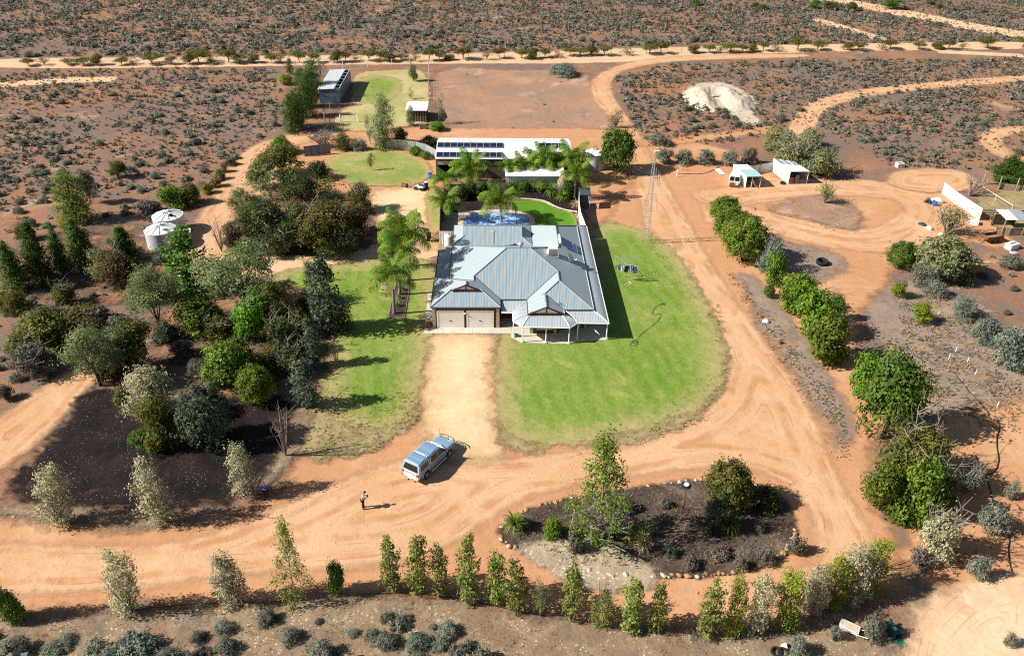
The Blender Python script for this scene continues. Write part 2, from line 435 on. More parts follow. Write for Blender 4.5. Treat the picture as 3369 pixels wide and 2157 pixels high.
GM['verge'] = ground_mat('gravel_verge', (.235, .160, .105), (.33, .24, .155), .5, [((.19, .155, .13), .35, .52, .66, .7), ((.42, .195, .095), .25, .60, .74, .7)], speck=((.68, .57, .40), 3.6, .22, .85), edge=(.5, 3.0, .6), fine=.5, bump=.09)
GM['gravel'] = ground_mat('pale_gravel', (.47, .38, .265), (.36, .28, .19), .6, [((.30, .235, .18), .6, .55, .7, .5)], speck=((.74, .65, .50), 3.4, .26, .9), edge=(.4, 2.6, .7), fine=.5, bump=.10)
GM['bed'] = ground_mat('garden_bed_soil', (.070, .048, .038), (.135, .095, .072), .4, [((.28, .215, .15), .35, .55, .7, .6), ((.055, .04, .034), .5, .52, .66, .6)], speck=((.40, .36, .30), 3.0, .16, .7), edge=(.3, 1.6, .8), fine=.55, bump=.09)
GM['palesand'] = ground_mat('pale_sand', (.76, .56, .37), (.68, .45, .26), .14, [((.56, .30, .15), .2, .55, .7, .5), ((.82, .68, .50), .5, .55, .7, .4)], streak=((.52, .27, .13), 2.0, .3), edge=(.8, 4.0, .4), fine=.18)
GM['spoil'] = ground_mat('white_spoil', (.54, .44, .335), (.60, .50, .39), .3, [((.62, .42, .24), .4, .58, .72, .5)], edge=(.6, 3.0, .5), fine=.18, bump=.12)

gme = bpy.data.meshes.new('ground')
gme.from_pydata([(-4500, -500, 0), (4500, -500, 0), (4500, 8000, 0), (-4500, 8000, 0)], [], [(0, 1, 2, 3)])
tag(obj_of('ground', gme, GM['scrub']), kind='structure')

LAYER = [0]
POLY = {}
def chaikin(P, n=2, closed=True):
    P = np.asarray(P, float)
    for _ in range(n):
        Q = np.roll(P, -1, 0) if closed else P[1:]
        A = P if closed else P[:-1]
        N = np.empty((2 * len(A), 2)); N[0::2] = .75 * A + .25 * Q; N[1::2] = .25 * A + .75 * Q
        P = N if closed else np.vstack([P[:1], N, P[-1:]])
    return P
def inside(P, pts):
    x, y = pts[:, 0], pts[:, 1]; r = np.zeros(len(pts), bool)
    for (x0, y0), (x1, y1) in zip(P, np.roll(P, -1, 0)):
        if y0 == y1: continue
        c = ((y0 > y) != (y1 > y)) & (x < (x1 - x0) * (y - y0) / (y1 - y0) + x0)
        r ^= c
    return r
def edist(P, pts):
    d = np.full(len(pts), 1e9)
    for a, b in zip(P, np.roll(P, -1, 0)):
        ab = b - a; L = max((ab ** 2).sum(), 1e-9)
        k = np.clip(((pts - a) @ ab) / L, 0, 1)
        d = np.minimum(d, np.hypot(*(pts - a - k[:, None] * ab).T))
    return np.where(inside(P, pts), d, -d)
def sheet(name, poly, m, res=.7, margin=2.2, smooth=2, world_xy=False, dens=True):
    P = np.array([(q[0], q[1]) for q in (poly if world_xy else [G(*p) for p in poly])])
    if smooth: P = chaikin(P, smooth)
    LAYER[0] += 1
    z = .0035 * LAYER[0]
    lo, hi = P.min(0) - margin - res, P.max(0) + margin + res
    nx, ny = int((hi[0] - lo[0]) / res) + 2, int((hi[1] - lo[1]) / res) + 2
    gx, gy = np.meshgrid(lo[0] + np.arange(nx) * res, lo[1] + np.arange(ny) * res, indexing='ij')
    pts = np.stack([gx.ravel(), gy.ravel()], 1)
    e = edist(P, pts)
    idx = np.arange(nx * ny).reshape(nx, ny)
    F = np.stack([idx[:-1, :-1], idx[1:, :-1], idx[1:, 1:], idx[:-1, 1:]], -1).reshape(-1, 4)
    F = F[(e[F].max(1) > -margin)]
    use = np.unique(F); rm = np.full(nx * ny, -1); rm[use] = np.arange(len(use))
    V = np.column_stack([pts[use], np.full(len(use), z)])
    o = obj_of(name, np_mesh(name, V, rm[F], {'edge': e[use]}), GM[m] if isinstance(m, str) else m)
    tag(o, kind='structure')
    POLY.setdefault(name, []).append(P)
    return P
def strip(pts, width):
    """outline of a band of that width (metres) along a line of map pixels"""
    C = np.array([(G(*p).x, G(*p).y) for p in pts]); C = chaikin(C, 2, False)
    d = np.gradient(C, axis=0); d /= np.linalg.norm(d, axis=1)[:, None]
    nrm = np.column_stack([-d[:, 1], d[:, 0]])
    w = width / 2
    return np.vstack([C + nrm * w, (C - nrm * w)[::-1]])

sheet('paddock', [(1015, 158), (1200, 165), (1375, 160), (1395, 210), (1420, 255), (1455, 300), (1350, 318), (1180, 312), (1045, 305), (1010, 230)], 'paddock', 1.2)
sheet('scrub_patch', [(2000, 690), (2180, 640), (2290, 700), (2470, 850), (2470, 1020), (2330, 1060), (2190, 1000), (2080, 850)], 'greylitter', 1.0)
sheet('bare_earth', [(-70, 1212), (60, 1226), (160, 1240), (260, 1250), (400, 1248), (540, 1215), (640, 1172), (690, 1090), (760, 1020), (860, 1000), (960, 960), (990, 860), (1080, 800), (1240, 860),
    (1420, 900), (1560, 880), (1640, 800), (1600, 660), (1530, 570), (1430, 540), (1395, 470), (1385, 395), (1480, 365), (1500, 330), (1640, 330), (1760, 370), (1900, 470), (2060, 425), (2200, 440), (2300, 500),
    (2390, 560), (2360, 590), (2240, 560), (2100, 600), (2090, 660), (2020, 720), (2010, 800), (2050, 900), (2080, 980), (2040, 1080), (2050, 1200),
    (2110, 1290), (2130, 1380), (2060, 1400), (1960, 1410), (1840, 1450), (1640, 1478), (1440, 1468), (1300, 1448), (1180, 1420), (1080, 1392), (930, 1382), (780, 1390), (560, 1408), (300, 1425), (100, 1438), (-70, 1445)], 'earth', .8, 4.0)
sheet('bare_earth', [(480, 600), (470, 530), (520, 440), (560, 385), (610, 345), (690, 318), (860, 300), (1020, 300), (1200, 302), (1420, 300), (1480, 320), (1490, 420), (1420, 520), (1370, 560), (1390, 400), (1020, 400), (1010, 600), (860, 640), (640, 640), (560, 620)], 'earth', .8, 4.0)
sheet('bare_earth', [(2170, 1010), (2260, 960), (2480, 930), (2480, 1360), (2240, 1390), (2120, 1350), (2120, 1230), (2200, 1180)], 'earth', .8, 4.0)
sheet('grey_litter', [(1760, 640), (1850, 740), (1930, 850), (1990, 960), (2010, 1050), (1960, 1050), (1880, 900), (1780, 760), (1730, 650)], 'greylitter', .6, 3.0)
sheet('grey_litter', [(1800, 560), (1960, 590), (2000, 640), (1900, 660), (1810, 620)], 'greylitter', .6, 3.0)
sheet('far_road', [(-70, 138), (400, 135), (760, 131), (1100, 127), (1500, 112), (1900, 105), (2475, 96), (2475, 116), (2000, 120), (1640, 132), (1440, 150), (1000, 150), (500, 158), (-70, 163)], 'paletrack', 1.0)
sheet('dirt_road', [(1900, 126), (1640, 129), (1500, 140), (1420, 165), (1383, 195), (1392, 235), (1425, 270), (1458, 305), (1478, 345), (1486, 400), (1500, 470), (1520, 560), (1590, 640), (1650, 720), (1700, 800), (1716, 870), (1690, 940), (1600, 990), (1480, 1025), (1330, 1060), (1180, 1080),
    (1000, 1060), (900, 1090), (760, 1140), (640, 1200), (480, 1262), (260, 1285), (-70, 1262), (-70, 1390), (120, 1398), (380, 1375), (640, 1340), (900, 1330), (1050, 1290), (1140, 1230), (1220, 1170), (1400, 1130), (1560, 1112), (1700, 1092), (1830, 1120), (1905, 1190), (1915, 1290), (1850, 1370), (1960, 1370), (2060, 1340),
    (2060, 1270), (2005, 1190), (1950, 1080), (1905, 960), (1830, 850), (1750, 740), (1660, 600), (1605, 500), (1560, 420), (1530, 370), (1500, 310), (1462, 262), (1440, 225), (1432, 195), (1455, 168), (1530, 150), (1660, 140), (1900, 136)], 'track', .7, 2.2)
sheet('dirt_road', strip([(1640, 470), (1760, 455), (1900, 440), (2060, 440), (2170, 470), (2180, 520), (2080, 570), (1960, 560), (1840, 530), (1740, 505), (1650, 500)], 6.5), 'track', .8, 2.0, 1, True)
sheet('far_track', strip([(1880, -14), (2000, 8), (2130, 32), (2280, 64), (2470, 92)], 9), 'paletrack', 1.2, 2, 0, True)
sheet('far_track', strip([(1915, 45), (1990, 68), (2060, 90), (2110, 104)], 4), 'paletrack', 1.2, 2, 0, True)
sheet('narrow_track', strip([(2440, 182), (2300, 192), (2180, 202), (2080, 212), (1990, 226), (1915, 248), (1890, 285), (1870, 330)], 4.2), 'track', .9, 2, 0, True)
sheet('narrow_track', strip([(2470, 300), (2370, 304), (2325, 320), (2330, 345), (2375, 372), (2470, 400)], 3.6), 'track', .9, 2, 0, True)
sheet('narrow_track', strip([(-60, 206), (60, 196), (170, 188), (270, 188)], 4), 'paletrack', 1.0, 2, 0, True)
sheet('narrow_track', strip([(1500, 338), (1600, 330), (1720, 318), (1830, 300)], 3), 'earth', .9, 2, 0, True)
sheet('narrow_track', strip([(2405, 132), (2330, 128), (2200, 122)], 3.5), 'paletrack', 1.0, 2, 0, True)
sheet('dirt_road', strip([(740, 318), (640, 340), (585, 378), (563, 425), (535, 480), (500, 530), (478, 590), (470, 650)], 5.0), 'track', .7, 2, 0, True)
sheet('dirt_road', strip([(545, 452), (610, 448), (690, 455), (760, 455)], 5.0), 'track', .7, 2, 0, True)
sheet('side_road', strip([(470, 650), (560, 640), (660, 617), (770, 604), (880, 594), (1030, 590)], 4.6), 'paletrack', .6, 2, 0, True)
sheet('sand_track', [(205, 846), (100, 910), (0, 985), (-70, 1020), (-70, 1160), (0, 1105), (100, 1030), (180, 945), (232, 885), (260, 850)], 'track', .6, 1.6)
sheet('back_yard', [(865, 448), (950, 438), (1012, 440), (1030, 480), (1010, 560), (1035, 592), (940, 575), (880, 530), (862, 490)], 'drive', .6)
sheet('driveway', [(1000, 782), (1165, 782), (1160, 850), (1163, 950), (1170, 1030), (1195, 1085), (1010, 1085), (982, 1000), (990, 900), (994, 820)], 'drive', .5, 3.6)
sheet('dead_grass', [(705, 960), (770, 900), (985, 930), (990, 985), (930, 1030), (880, 1062), (770, 1085), (690, 1072)], 'straw', .6)
sheet('dead_grass', [(1165, 975), (1215, 1015), (1300, 1062), (1240, 1072), (1180, 1050)], 'straw', .6)
sheet('dead_grass', [(1525, 560), (1600, 610), (1690, 760), (1718, 860), (1660, 980), (1500, 1040), (1350, 1062), (1480, 1000), (1640, 900), (1660, 780), (1560, 640), (1440, 545), (1420, 510)], 'straw', .6)
sheet('lawn', [(1168, 800), (1163, 900), (1170, 985), (1200, 1028), (1262, 1050), (1350, 1044), (1480, 1018), (1600, 983), (1680, 935), (1704, 878), (1698, 800), (1664, 720), (1614, 632), (1568, 572), (1500, 535), (1410, 522), (1380, 560), (1380, 700), (1300, 760), (1200, 770)], 'lawn', .5)
sheet('lawn', [(640, 645), (700, 630), (860, 612), (1020, 602), (1030, 700), (1010, 790), (992, 880), (985, 950), (940, 1008), (880, 1016), (790, 990), (752, 950), (770, 880), (775, 820), (740, 770), (680, 700), (650, 680)], 'lawn', .5)
sheet('back_lawn', [(760, 372), (870, 347), (960, 357), (1018, 392), (1010, 425), (950, 440), (850, 438), (790, 425), (768, 398)], 'drylawn', .6)
sheet('back_lawn', [(1000, 440), (1045, 440), (1045, 540), (1005, 560), (1000, 500)], 'drylawn', .5, 1.2)
sheet('far_lawn', [(825, 172), (920, 166), (1008, 162), (1008, 292), (950, 300), (870, 312), (775, 305), (790, 272), (830, 240)], 'palelawn', .8, 1.8)
sheet('green_patch', [(848, 178), (935, 182), (950, 212), (905, 246), (842, 244), (832, 215)], 'lawn', .8)
sheet('leaf_litter', [(395, 690), (640, 660), (740, 690), (770, 800), (745, 930), (560, 935), (420, 950), (300, 885), (250, 860), (330, 790)], 'litter', .7, 2.5)
sheet('leaf_litter', [(560, 470), (700, 440), (860, 460), (890, 560), (860, 590), (700, 600), (570, 600), (540, 540)], 'litter', .7, 2.0)
sheet('leaf_litter', [(20, 560), (330, 520), (420, 560), (380, 700), (250, 720), (40, 700)], 'litter', .8, 2.5)
sheet('mulch_bed', [(205, 905), (300, 925), (420, 950), (560, 935), (690, 940), (678, 1020), (655, 1085), (610, 1140), (520, 1185), (380, 1196), (200, 1195), (70, 1190), (22, 1155), (50, 1100), (130, 1030), (175, 960)], 'mulch', .5, 3.2)
sheet('gravel_verge', [(-40, 1200), (90, 1216), (200, 1228), (330, 1240), (430, 1232), (430, 1205), (300, 1205), (100, 1195), (-40, 1180)], 'verge', .5, 1.2)
sheet('gravel_verge', [(600, 1170), (690, 1080), (740, 960), (720, 940), (668, 1020), (650, 1085), (590, 1150)], 'verge', .5, 1.2)
sheet('gravel_verge', [(-70, 1448), (150, 1445), (450, 1430), (900, 1395), (1100, 1425), (1300, 1462), (1600, 1502), (1800, 1485), (1960, 1440), (2050, 1440), (2090, 1500), (2100, 1640), (-70, 1640)], 'verge', .5, 1.8)
sheet('garden_bed', [(1163, 1250), (1200, 1210), (1290, 1180), (1400, 1160), (1560, 1135), (1700, 1122), (1800, 1142), (1850, 1178), (1868, 1230), (1868, 1275), (1840, 1310), (1780, 1335), (1700, 1350), (1620, 1358), (1520, 1357), (1420, 1350), (1330, 1330), (1240, 1300), (1185, 1280)], 'bed', .45, 1.2)
sheet('gravel_bank', [(1195, 1288), (1285, 1268), (1360, 1260), (1450, 1292), (1545, 1335), (1525, 1382), (1420, 1398), (1340, 1372), (1255, 1322)], 'gravel', .4, 1.5)
sheet('garden_island', [(1790, 490), (1880, 465), (1960, 458), (2010, 490), (2030, 520), (2010, 548), (1960, 532), (1880, 515)], 'paddock', .6, 3.0)
sheet('sand_clearing', [(2120, 1470), (2180, 1400), (2260, 1365), (2420, 1345), (2480, 1360), (2480, 1640), (2120, 1640)], 'palesand', .5, 2.5)
sheet('sand_clearing', [(2090, 402), (2230, 396), (2300, 420), (2280, 450), (2180, 455), (2080, 440)], 'track', .8, 2.5)
sheet('sheep_yard', [(2285, 450), (2475, 450), (2475, 560), (2350, 545), (2300, 500)], 'straw', .7, 1.5)
SPOILP = sheet('spoil_apron', [(1598, 215), (1640, 196), (1700, 194), (1750, 215), (1782, 240), (1760, 258), (1800, 300), (1740, 290), (1700, 255), (1640, 240)], 'spoil', .8, 2.0)

# the heap of white spoil thrown up around a small cut, open towards the house
def spoil():
    a, b = G(1600, 232), G(1775, 236); n, k = 64, 40; V = []; c = (a + b) / 2; wx = (b - a).length / 2; wy = 8.5
    rng = np.random.default_rng(4)
    for i in range(n):
        for j in range(k):
            u, v = i / (n - 1) * 2 - 1, j / (k - 1) * 2 - 1
            rr = math.hypot(u, v * .9)
            h = max(0, 1 - rr ** 1.7) * 2.0
            cut = math.exp(-((u + .05) / .26) ** 2) * (1 if v < .25 else math.exp(-((v - .25) / .15) ** 2))
            h *= 1 - .9 * cut
            h += (.30 * mnoise.noise((u * 4, v * 4, 1.3)) + .22 * mnoise.noise((u * 11, v * 11, 2.3))) * min(1, h)
            h *= min(1, (1 - max(abs(u), abs(v))) * 8)
            V.append((c.x + u * wx, c.y + v * wy, h + .02))
    idx = np.arange(n * k).reshape(n, k)
    F = np.stack([idx[:-1, :-1], idx[1:, :-1], idx[1:, 1:], idx[:-1, 1:]], -1).reshape(-1, 4)
    V = np.array(V); V[:, 2] -= .12; F = F[V[:, 2][F].max(1) > .03]
    m = ground_mat('spoil_heap', (.52, .43, .335), (.60, .51, .41), .5, [((.50, .31, .16), .35, .55, .70, .75), ((.56, .46, .35), 1.2, .5, .66, .7)], fine=.15, bump=.12)
    o = obj_of('spoil_heap', np_mesh('spoil_heap', V, F), m)
    o.data.polygons.foreach_set('use_smooth', [True] * len(o.data.polygons))
    tag(o, kind='structure')
spoil()

# ------------------------------------------------------------------ the house
T, HE = 0.453, 2.60
house = top('house', 'long low brick house with slate blue hipped steel roof and two cream garage doors', 'house', (HX, HY, 0), HPSI)
def roof_faces(name, polys, m, parent, thick=0.0):
    """polygons (3-D, house frame) as one mesh; UV in metres along the eave and up the slope"""
    me = bpy.data.meshes.new(name); V = []; F = []; UV = []
    for P in polys:
        P = [Vector(p) for p in P]
        nrm = Vector((0, 0, 0))
        for i in range(len(P)): nrm += (P[i] - P[0]).cross(P[(i + 1) % len(P)] - P[0])
        nrm.normalize()
        if nrm.z < 0: P = P[::-1]; nrm = -nrm
        up = Vector((-nrm.x * nrm.z, -nrm.y * nrm.z, 1 - nrm.z ** 2)) if abs(nrm.z) < .9999 else Vector((0, 1, 0))
        up.normalize(); al = up.cross(nrm)
        b = len(V); V += [tuple(p) for p in P]; F.append(tuple(range(b, b + len(P))))
        UV += [(p.dot(al), p.dot(up)) for p in P]
    me.from_pydata(V, [], F); me.update()
    uv = me.uv_layers.new(name='UVMap')
    for i, l in enumerate(me.loops): uv.data[i].uv = UV[l.vertex_index]
    return obj_of(name, me, m, parent)
def zl(x0, x): return HE + T * (x - x0)
ZC = HE + T * 1.803
RP = [
    [(0, 0, HE), (7, 0, HE), (4.97, 2.03, 3.52), (2.03, 2.03, 3.52)],
    [(0, 0, HE), (2.03, 2.03, 3.52), (2.03, 1.70, 3.52), (3.5, 1.70, 4.186), (3.5, 2.52, 4.186), (0, 6.02, HE)],
    [(7, 0, HE), (7, 1.615, HE), (4.285, 4.33, 3.83), (4.285, 3.305, 3.83), (3.5, 2.52, 4.186), (3.5, 1.70, 4.186), (4.97, 1.70, 3.52), (4.97, 2.03, 3.52)],
    [(0, 6.02, HE), (3.5, 2.52, 4.186), (4.285, 3.305, 3.83), (1.57, 6.02, HE)],
    [(1.57, 6.02, HE), (4.285, 3.305, 3.83), (4.285, 4.33, 3.83), (7.72, 7.76, 5.386), (1.57, 13.9, HE)],
    [(4.285, 4.33, 3.83), (7, 1.615, HE), (9.743, 1.615, HE), (13.057, 4.93, 4.10), (10.22, 7.76, 5.386), (7.72, 7.76, 5.386)],
    [(9.743, 1.615, HE), (13.057, 4.93, 4.10), (13.057, 2.884, 4.10), (11.546, 1.373, ZC), (11.546, -1.392, ZC), (9.743, -1.392, HE)],
    [(11.546, 1.373, ZC), (11.546, -1.392, ZC), (13.349, -1.392, HE), (13.349, -.43, HE)],
    [(13.349, -.43, HE), (16.37, -.43, HE), (13.057, 2.884, 4.10), (11.546, 1.373, ZC)],
    [(16.37, -.43, HE), (16.37, 19.44, HE), (13.587, 16.657, 3.861), (13.587, 11.117, 3.861), (10.22, 7.76, 5.386), (13.057, 4.93, 4.10), (13.057, 2.884, 4.10)],
    [(7.72, 7.76, 5.386), (10.22, 7.76, 5.386), (13.587, 11.117, 3.861), (10.8, 13.9, HE), (1.57, 13.9, HE)],
    [(10.8, 13.9, HE), (13.587, 11.117, 3.861), (13.587, 16.657, 3.861), (10.8, 19.44, HE)],
    [(10.8, 19.44, HE), (13.587, 16.657, 3.861), (16.37, 19.44, HE)],
    [(1.57, 13.9, HE), (10.8, 13.9, HE), (9.45, 15.25, 3.21), (9.62, 15.25, 3.21), (9.62, 16.67, 3.855), (2.75, 16.67, 3.855), (2.75, 15.25, 3.21), (2.92, 15.25, 3.21)],
    [(1.57, 19.44, HE), (10.8, 19.44, HE), (9.45, 18.09, 3.21), (9.62, 18.09, 3.21), (9.62, 16.67, 3.855), (2.75, 16.67, 3.855), (2.75, 18.09, 3.21), (2.92, 18.09, 3.21)],
    [(1.57, 13.9, HE), (2.92, 15.25, 3.21), (2.92, 18.09, 3.21), (1.57, 19.44, HE)],
    [(10.8, 13.9, HE), (9.45, 15.25, 3.21), (9.45, 18.09, 3.21), (10.8, 19.44, HE)],
]
roof = roof_faces('roof', RP, M['roof'], house)
roof.data.materials.append(M['roofmoire'])
for f_ in roof.data.polygons: f_.material_index = 1 if f_.normal.y < -.3 else 0  # camera-facing slopes take the painted bands and darker tone
caps = [[(0, 0, HE), (2.03, 2.03, 3.52)], [(7, 0, HE), (4.97, 2.03, 3.52)], [(3.5, 1.7, 4.186), (3.5, 2.52, 4.186)], [(3.5, 2.52, 4.186), (0, 6.02, HE)],
        [(4.285, 4.33, 3.83), (7.72, 7.76, 5.386)], [(7.72, 7.76, 5.386), (10.22, 7.76, 5.386)], [(10.22, 7.76, 5.386), (13.057, 4.93, 4.1)], [(13.057, 4.93, 4.1), (13.057, 2.884, 4.1)],
        [(13.057, 2.884, 4.1), (16.37, -.43, HE)], [(13.057, 2.884, 4.1), (11.546, 1.373, ZC)], [(11.546, 1.373, ZC), (11.546, -1.42, ZC)], [(10.22, 7.76, 5.386), (13.587, 11.117, 3.861)], [(13.587, 11.117, 3.861), (13.587, 16.657, 3.861)],
        [(13.587, 16.657, 3.861), (16.37, 19.44, HE)], [(1.57, 13.9, HE), (2.92, 15.25, 3.21)], [(10.8, 13.9, HE), (9.45, 15.25, 3.21)], [(2.75, 16.67, 3.855), (9.62, 16.67, 3.855)]]
for a, b in caps:
    mb = MB(); mb.tube([Vector(a) + Vector((0, 0, .015)), Vector(b) + Vector((0, 0, .015))], .065, 6)
    mb.build('ridge_cap', M['roofplain'], roof)
valleys = [[(7, 1.615, HE), (4.285, 4.33, 3.83)], [(9.743, 1.615, HE), (13.057, 4.93, 4.10)], [(13.349, -.43, HE), (11.546, 1.373, ZC)], [(4.285, 4.33, 3.83), (4.285, 3.305, 3.83)], [(4.285, 3.305, 3.83), (1.57, 6.02, HE)], [(10.8, 13.9, HE), (10.8, 19.44, HE)]]
for a, b in valleys:
    mb = MB(); mb.tube([Vector(a) + Vector((0, 0, .0)), Vector(b) + Vector((0, 0, .0))], .045, 5); mb.build('valley_gutter', M['slate'], roof)
for P, m in [([(0, 6.02), (0, 0), (7, 0), (7, 1.615)], 'slate'), ([(7.06, 1.615), (9.68, 1.615)], 'slate'), ([(9.743, 1.615), (9.743, -1.392)], 'slate'), ([(13.349, -1.392), (13.349, -.48)], 'post'), ([(13.4, -.43), (16.37, -.43)], 'slate'), ([(16.37, -.40), (16.37, 19.44)], 'post'), ([(1.57, 6.08), (1.57, 19.44)], 'slate'), ([(1.6, 19.44), (16.37, 19.44)], 'slate'), ([(1.62, 13.9), (10.8, 13.9)], 'slate')]:
    for a, b in zip(P, P[1:]):
        mb = MB(); mb.tube([(a[0], a[1], HE - .05), (b[0], b[1], HE - .05)], .075, 6); mb.build('gutter', M[m], roof)
def gablet(x0, x1, y, zb, zt, facing=-1, n=4, frame='maroon'):
    """a boxed gable end: backing boards, fretwork struts and barge boards"""
    mid = (x0 + x1) / 2
    g = MB().add([(x0, y, zb), (x1, y, zb), (mid, y, zt), (x0, y + .08, zb), (x1, y + .08, zb), (mid, y + .08, zt)], [(0, 1, 2), (5, 4, 3), (0, 3, 4, 1), (1, 4, 5, 2), (2, 5, 3, 0)]).build('gable_end', M['cream'], house)
    for a, b in (((x0, zb), (mid, zt)), ((x1, zb), (mid, zt))):
        MB().tube([(a[0], y - .06, a[1] + .03), (b[0], y - .06, b[1] + .03)], .085, 4).build('barge_board', M[frame], g)
    MB().box(x0, x1, y - .09, y - .01, zb - .02, zb + .13).build('rail', M[frame], g)
    for k in range(1, n):
        x = x0 + (x1 - x0) * (.18 + .64 * (k - 1) / (n - 2)) if n > 2 else mid
        zt_ = zb + (zt - zb) * (1 - abs(x - mid) / ((x1 - x0) / 2))
        MB().box(x - .05, x + .05, y - .09, y - .015, zb + .1, zt_).build('strut', M[frame], g)
    for a, b in ((x0, .16), (x1, -.16)):
        MB().add([(a + b * .3, y - .05, zb + .1), (a + b * 2.4, y - .05, zb + .1), (a + b * 2.4, y - .05, zb + .1 + .28)], [(0, 1, 2)] if b > 0 else [(1, 0, 2)]).build('fretwork', M[frame], g)
gablet(2.03, 4.97, 1.78, 3.50, 4.16)
gablet(9.743, 13.349, -1.33, HE - .02, ZC - .02)
for x, s in ((2.90, -1), (9.47, 1)):
    MB().add([(x, 15.27, 3.215), (x, 18.07, 3.215), (x, 16.67, 3.83), (x - s * .08, 15.27, 3.215), (x - s * .08, 18.07, 3.215), (x - s * .08, 16.67, 3.83)], [(0, 1, 2), (5, 4, 3), (0, 3, 4, 1), (1, 4, 5, 2), (2, 5, 3, 0)]).build('gable_end', M['maroon'], house)

# walls, one block per wing
wall = MB()
wall.prism([(.10, .09), (6.90, .09), (6.86, 2.05), (10.1, 2.05), (10.1, -.95), (12.95, -.95), (12.95, .05), (15.95, .05), (15.95, 19.0), (1.95, 19.0), (1.95, 5.6), (.14, 5.6)], .0, HE - .06)
wall.build('wall', M['brick'], house)
for x0, x1 in ((.1, .42), (6.58, 6.9)):
    MB().box(x0, x1, .05, .50, 0, HE - .1).build('quoin', M['quoin'], house)
for x0, x1 in ((9.96, 10.32),):
    MB().box(x0, x1, -1.05, -.72, .1, HE - .12).build('quoin', M['quoin'], house)
for x in (12.4, 14.9, 15.55): MB().box(x, x + .28, -1.02 if x < 12.9 else -.02, -.80 if x < 12.9 else .12, .1, HE - .12).build('quoin', M['quoin'], house)
for x0, x1 in ((.72, 3.15), (3.73, 6.16)):
    d = MB()
    n = 14
    for k in range(n): d.box(x0, x1, .06 + (.004 if k % 2 else 0), .10, .04 + k * 2.06 / n, .04 + (k + 1) * 2.06 / n - .004)
    dd = d.build('garage_door', M['cream'], house)
    MB().box((x0 + x1) / 2 - .10, (x0 + x1) / 2 + .10, .03, .06, .92, 1.0).build('handle', M['dark'], dd)
    for xa in (x0 - .17, x1 + .01): MB().box(xa, xa + .16, .045, .10, 0, 2.2).build('door_jamb', M['cream'], dd)
    MB().box(x0 - .17, x1 + .17, .042, .10, 2.11, 2.2).build('lintel', M['cream'], dd)
MB().lathe([(.0, 1.95), (.08, 1.9), (.1, 1.78), (.03, 1.72)], 10, (3.44, .03)).build('wall_light', M['white'], house)
def window(x0, x1, y, z0, z1, parent=house):
    f = MB()
    f.box(x0 - .09, x1 + .09, y - .07, y, z0 - .09, z0); f.box(x0 - .09, x1 + .09, y - .07, y, z1, z1 + .09)
    f.box(x0 - .09, x0, y - .07, y, z0, z1); f.box(x1, x1 + .09, y - .07, y, z0, z1)
    w = f.build('window', M['cream'], parent)
    k = 2 if x1 - x0 > 1.2 else 1
    for i in range(k):
        a, b = x0 + (x1 - x0) * i / k, x0 + (x1 - x0) * (i + 1) / k
        MB().box(a + .03, b - .03, y - .035, y - .015, z0 + .03, z1 - .03).build('pane', M['glass'], w)
    MB().box(x0 - .16, x1 + .16, y - .16, y, z0 - .17, z0 - .10).build('sill', M['quoin'], w)
window(10.75, 12.25, -.95, .75, 2.0)
window(7.4, 8.15, 2.05, .9, 2.1)
window(13.3, 14.6, .05, .5, 2.1)
MB().box(9.0, 9.9, 1.98, 2.05, .1, 2.15).build('front_door', M['maroon'], house)

# curved verandah roofs round the front bay, along the east side and the carport on the west
ZI, ZO = 2.46, 2.08
def bull(name, inner, outer, zi=ZI, zo=ZO, m='roofplain'):
    """bullnose sheet from an inner edge (two points) to an outer edge (two points)"""
    n = 7; V = []; F = []
    for k in range(n + 1):
        s = k / n; z = zi - (zi - zo) * (.35 * s + .65 * s ** 3.2)
        s2 = s * (1 - .03 * s)
        for j in (0, 1):
            V.append((inner[j][0] + (outer[j][0] - inner[j][0]) * s2, inner[j][1] + (outer[j][1] - inner[j][1]) * s2, z))
    for k in range(n): F.append((2 * k, 2 * k + 1, 2 * k + 3, 2 * k + 2))
    e = Vector(outer[1][:2]) - Vector(outer[0][:2]); e.normalize()
    me = bpy.data.meshes.new(name); me.from_pydata(V, [], F); me.update()
    if me.polygons[0].normal.z < 0: me.flip_normals()
    me.polygons.foreach_set('use_smooth', [True] * len(me.polygons))
    uv = me.uv_layers.new(name='UVMap')
    for i, l in enumerate(me.loops):
        p = V[l.vertex_index]; uv.data[i].uv = (p[0] * e.x + p[1] * e.y, p[0] * -e.y + p[1] * e.x)
    return obj_of(name, me, M[m], house)
IN = [(7.1, 2.0), (9.76, 2.0), (9.76, -1.0), (9.95, -1.15), (13.15, -1.15), (13.35, -.9), (13.35, -.0), (16.15, .0), (16.15, 19.2)]
OUT = [(7.1, -.16), (8.26, -.15), (8.25, -1.8), (9.13, -2.86), (13.82, -3.03), (14.64, -2.14), (17.75, -2.23), (17.72, 20.6)]
bulls = [((7.1, 2.0), (9.76, 1.6), OUT[0], OUT[1]), ((9.76, 1.6), (9.76, -1.05), OUT[1], OUT[2]), ((9.76, -1.05), (9.98, -1.22), OUT[2], OUT[3]), ((9.98, -1.22), (13.14, -1.22), OUT[3], OUT[4]),
         ((13.14, -1.22), (13.38, -.95), OUT[4], OUT[5]), ((13.38, -.1), (16.12, -.1), OUT[5], OUT[6]), ((16.12, -.1), (16.12, 19.25), OUT[6], OUT[7]), ((16.12, 19.25), (5.0, 19.25), OUT[7], (5.0, 20.6))]
for a, b, c, d in bulls:
    r = bull('verandah_roof', (a, b), (c, d))
    MB().tube([(c[0], c[1], ZO - .04), (d[0], d[1], ZO - .04)], .06, 6).build('gutter', M['post'], r)
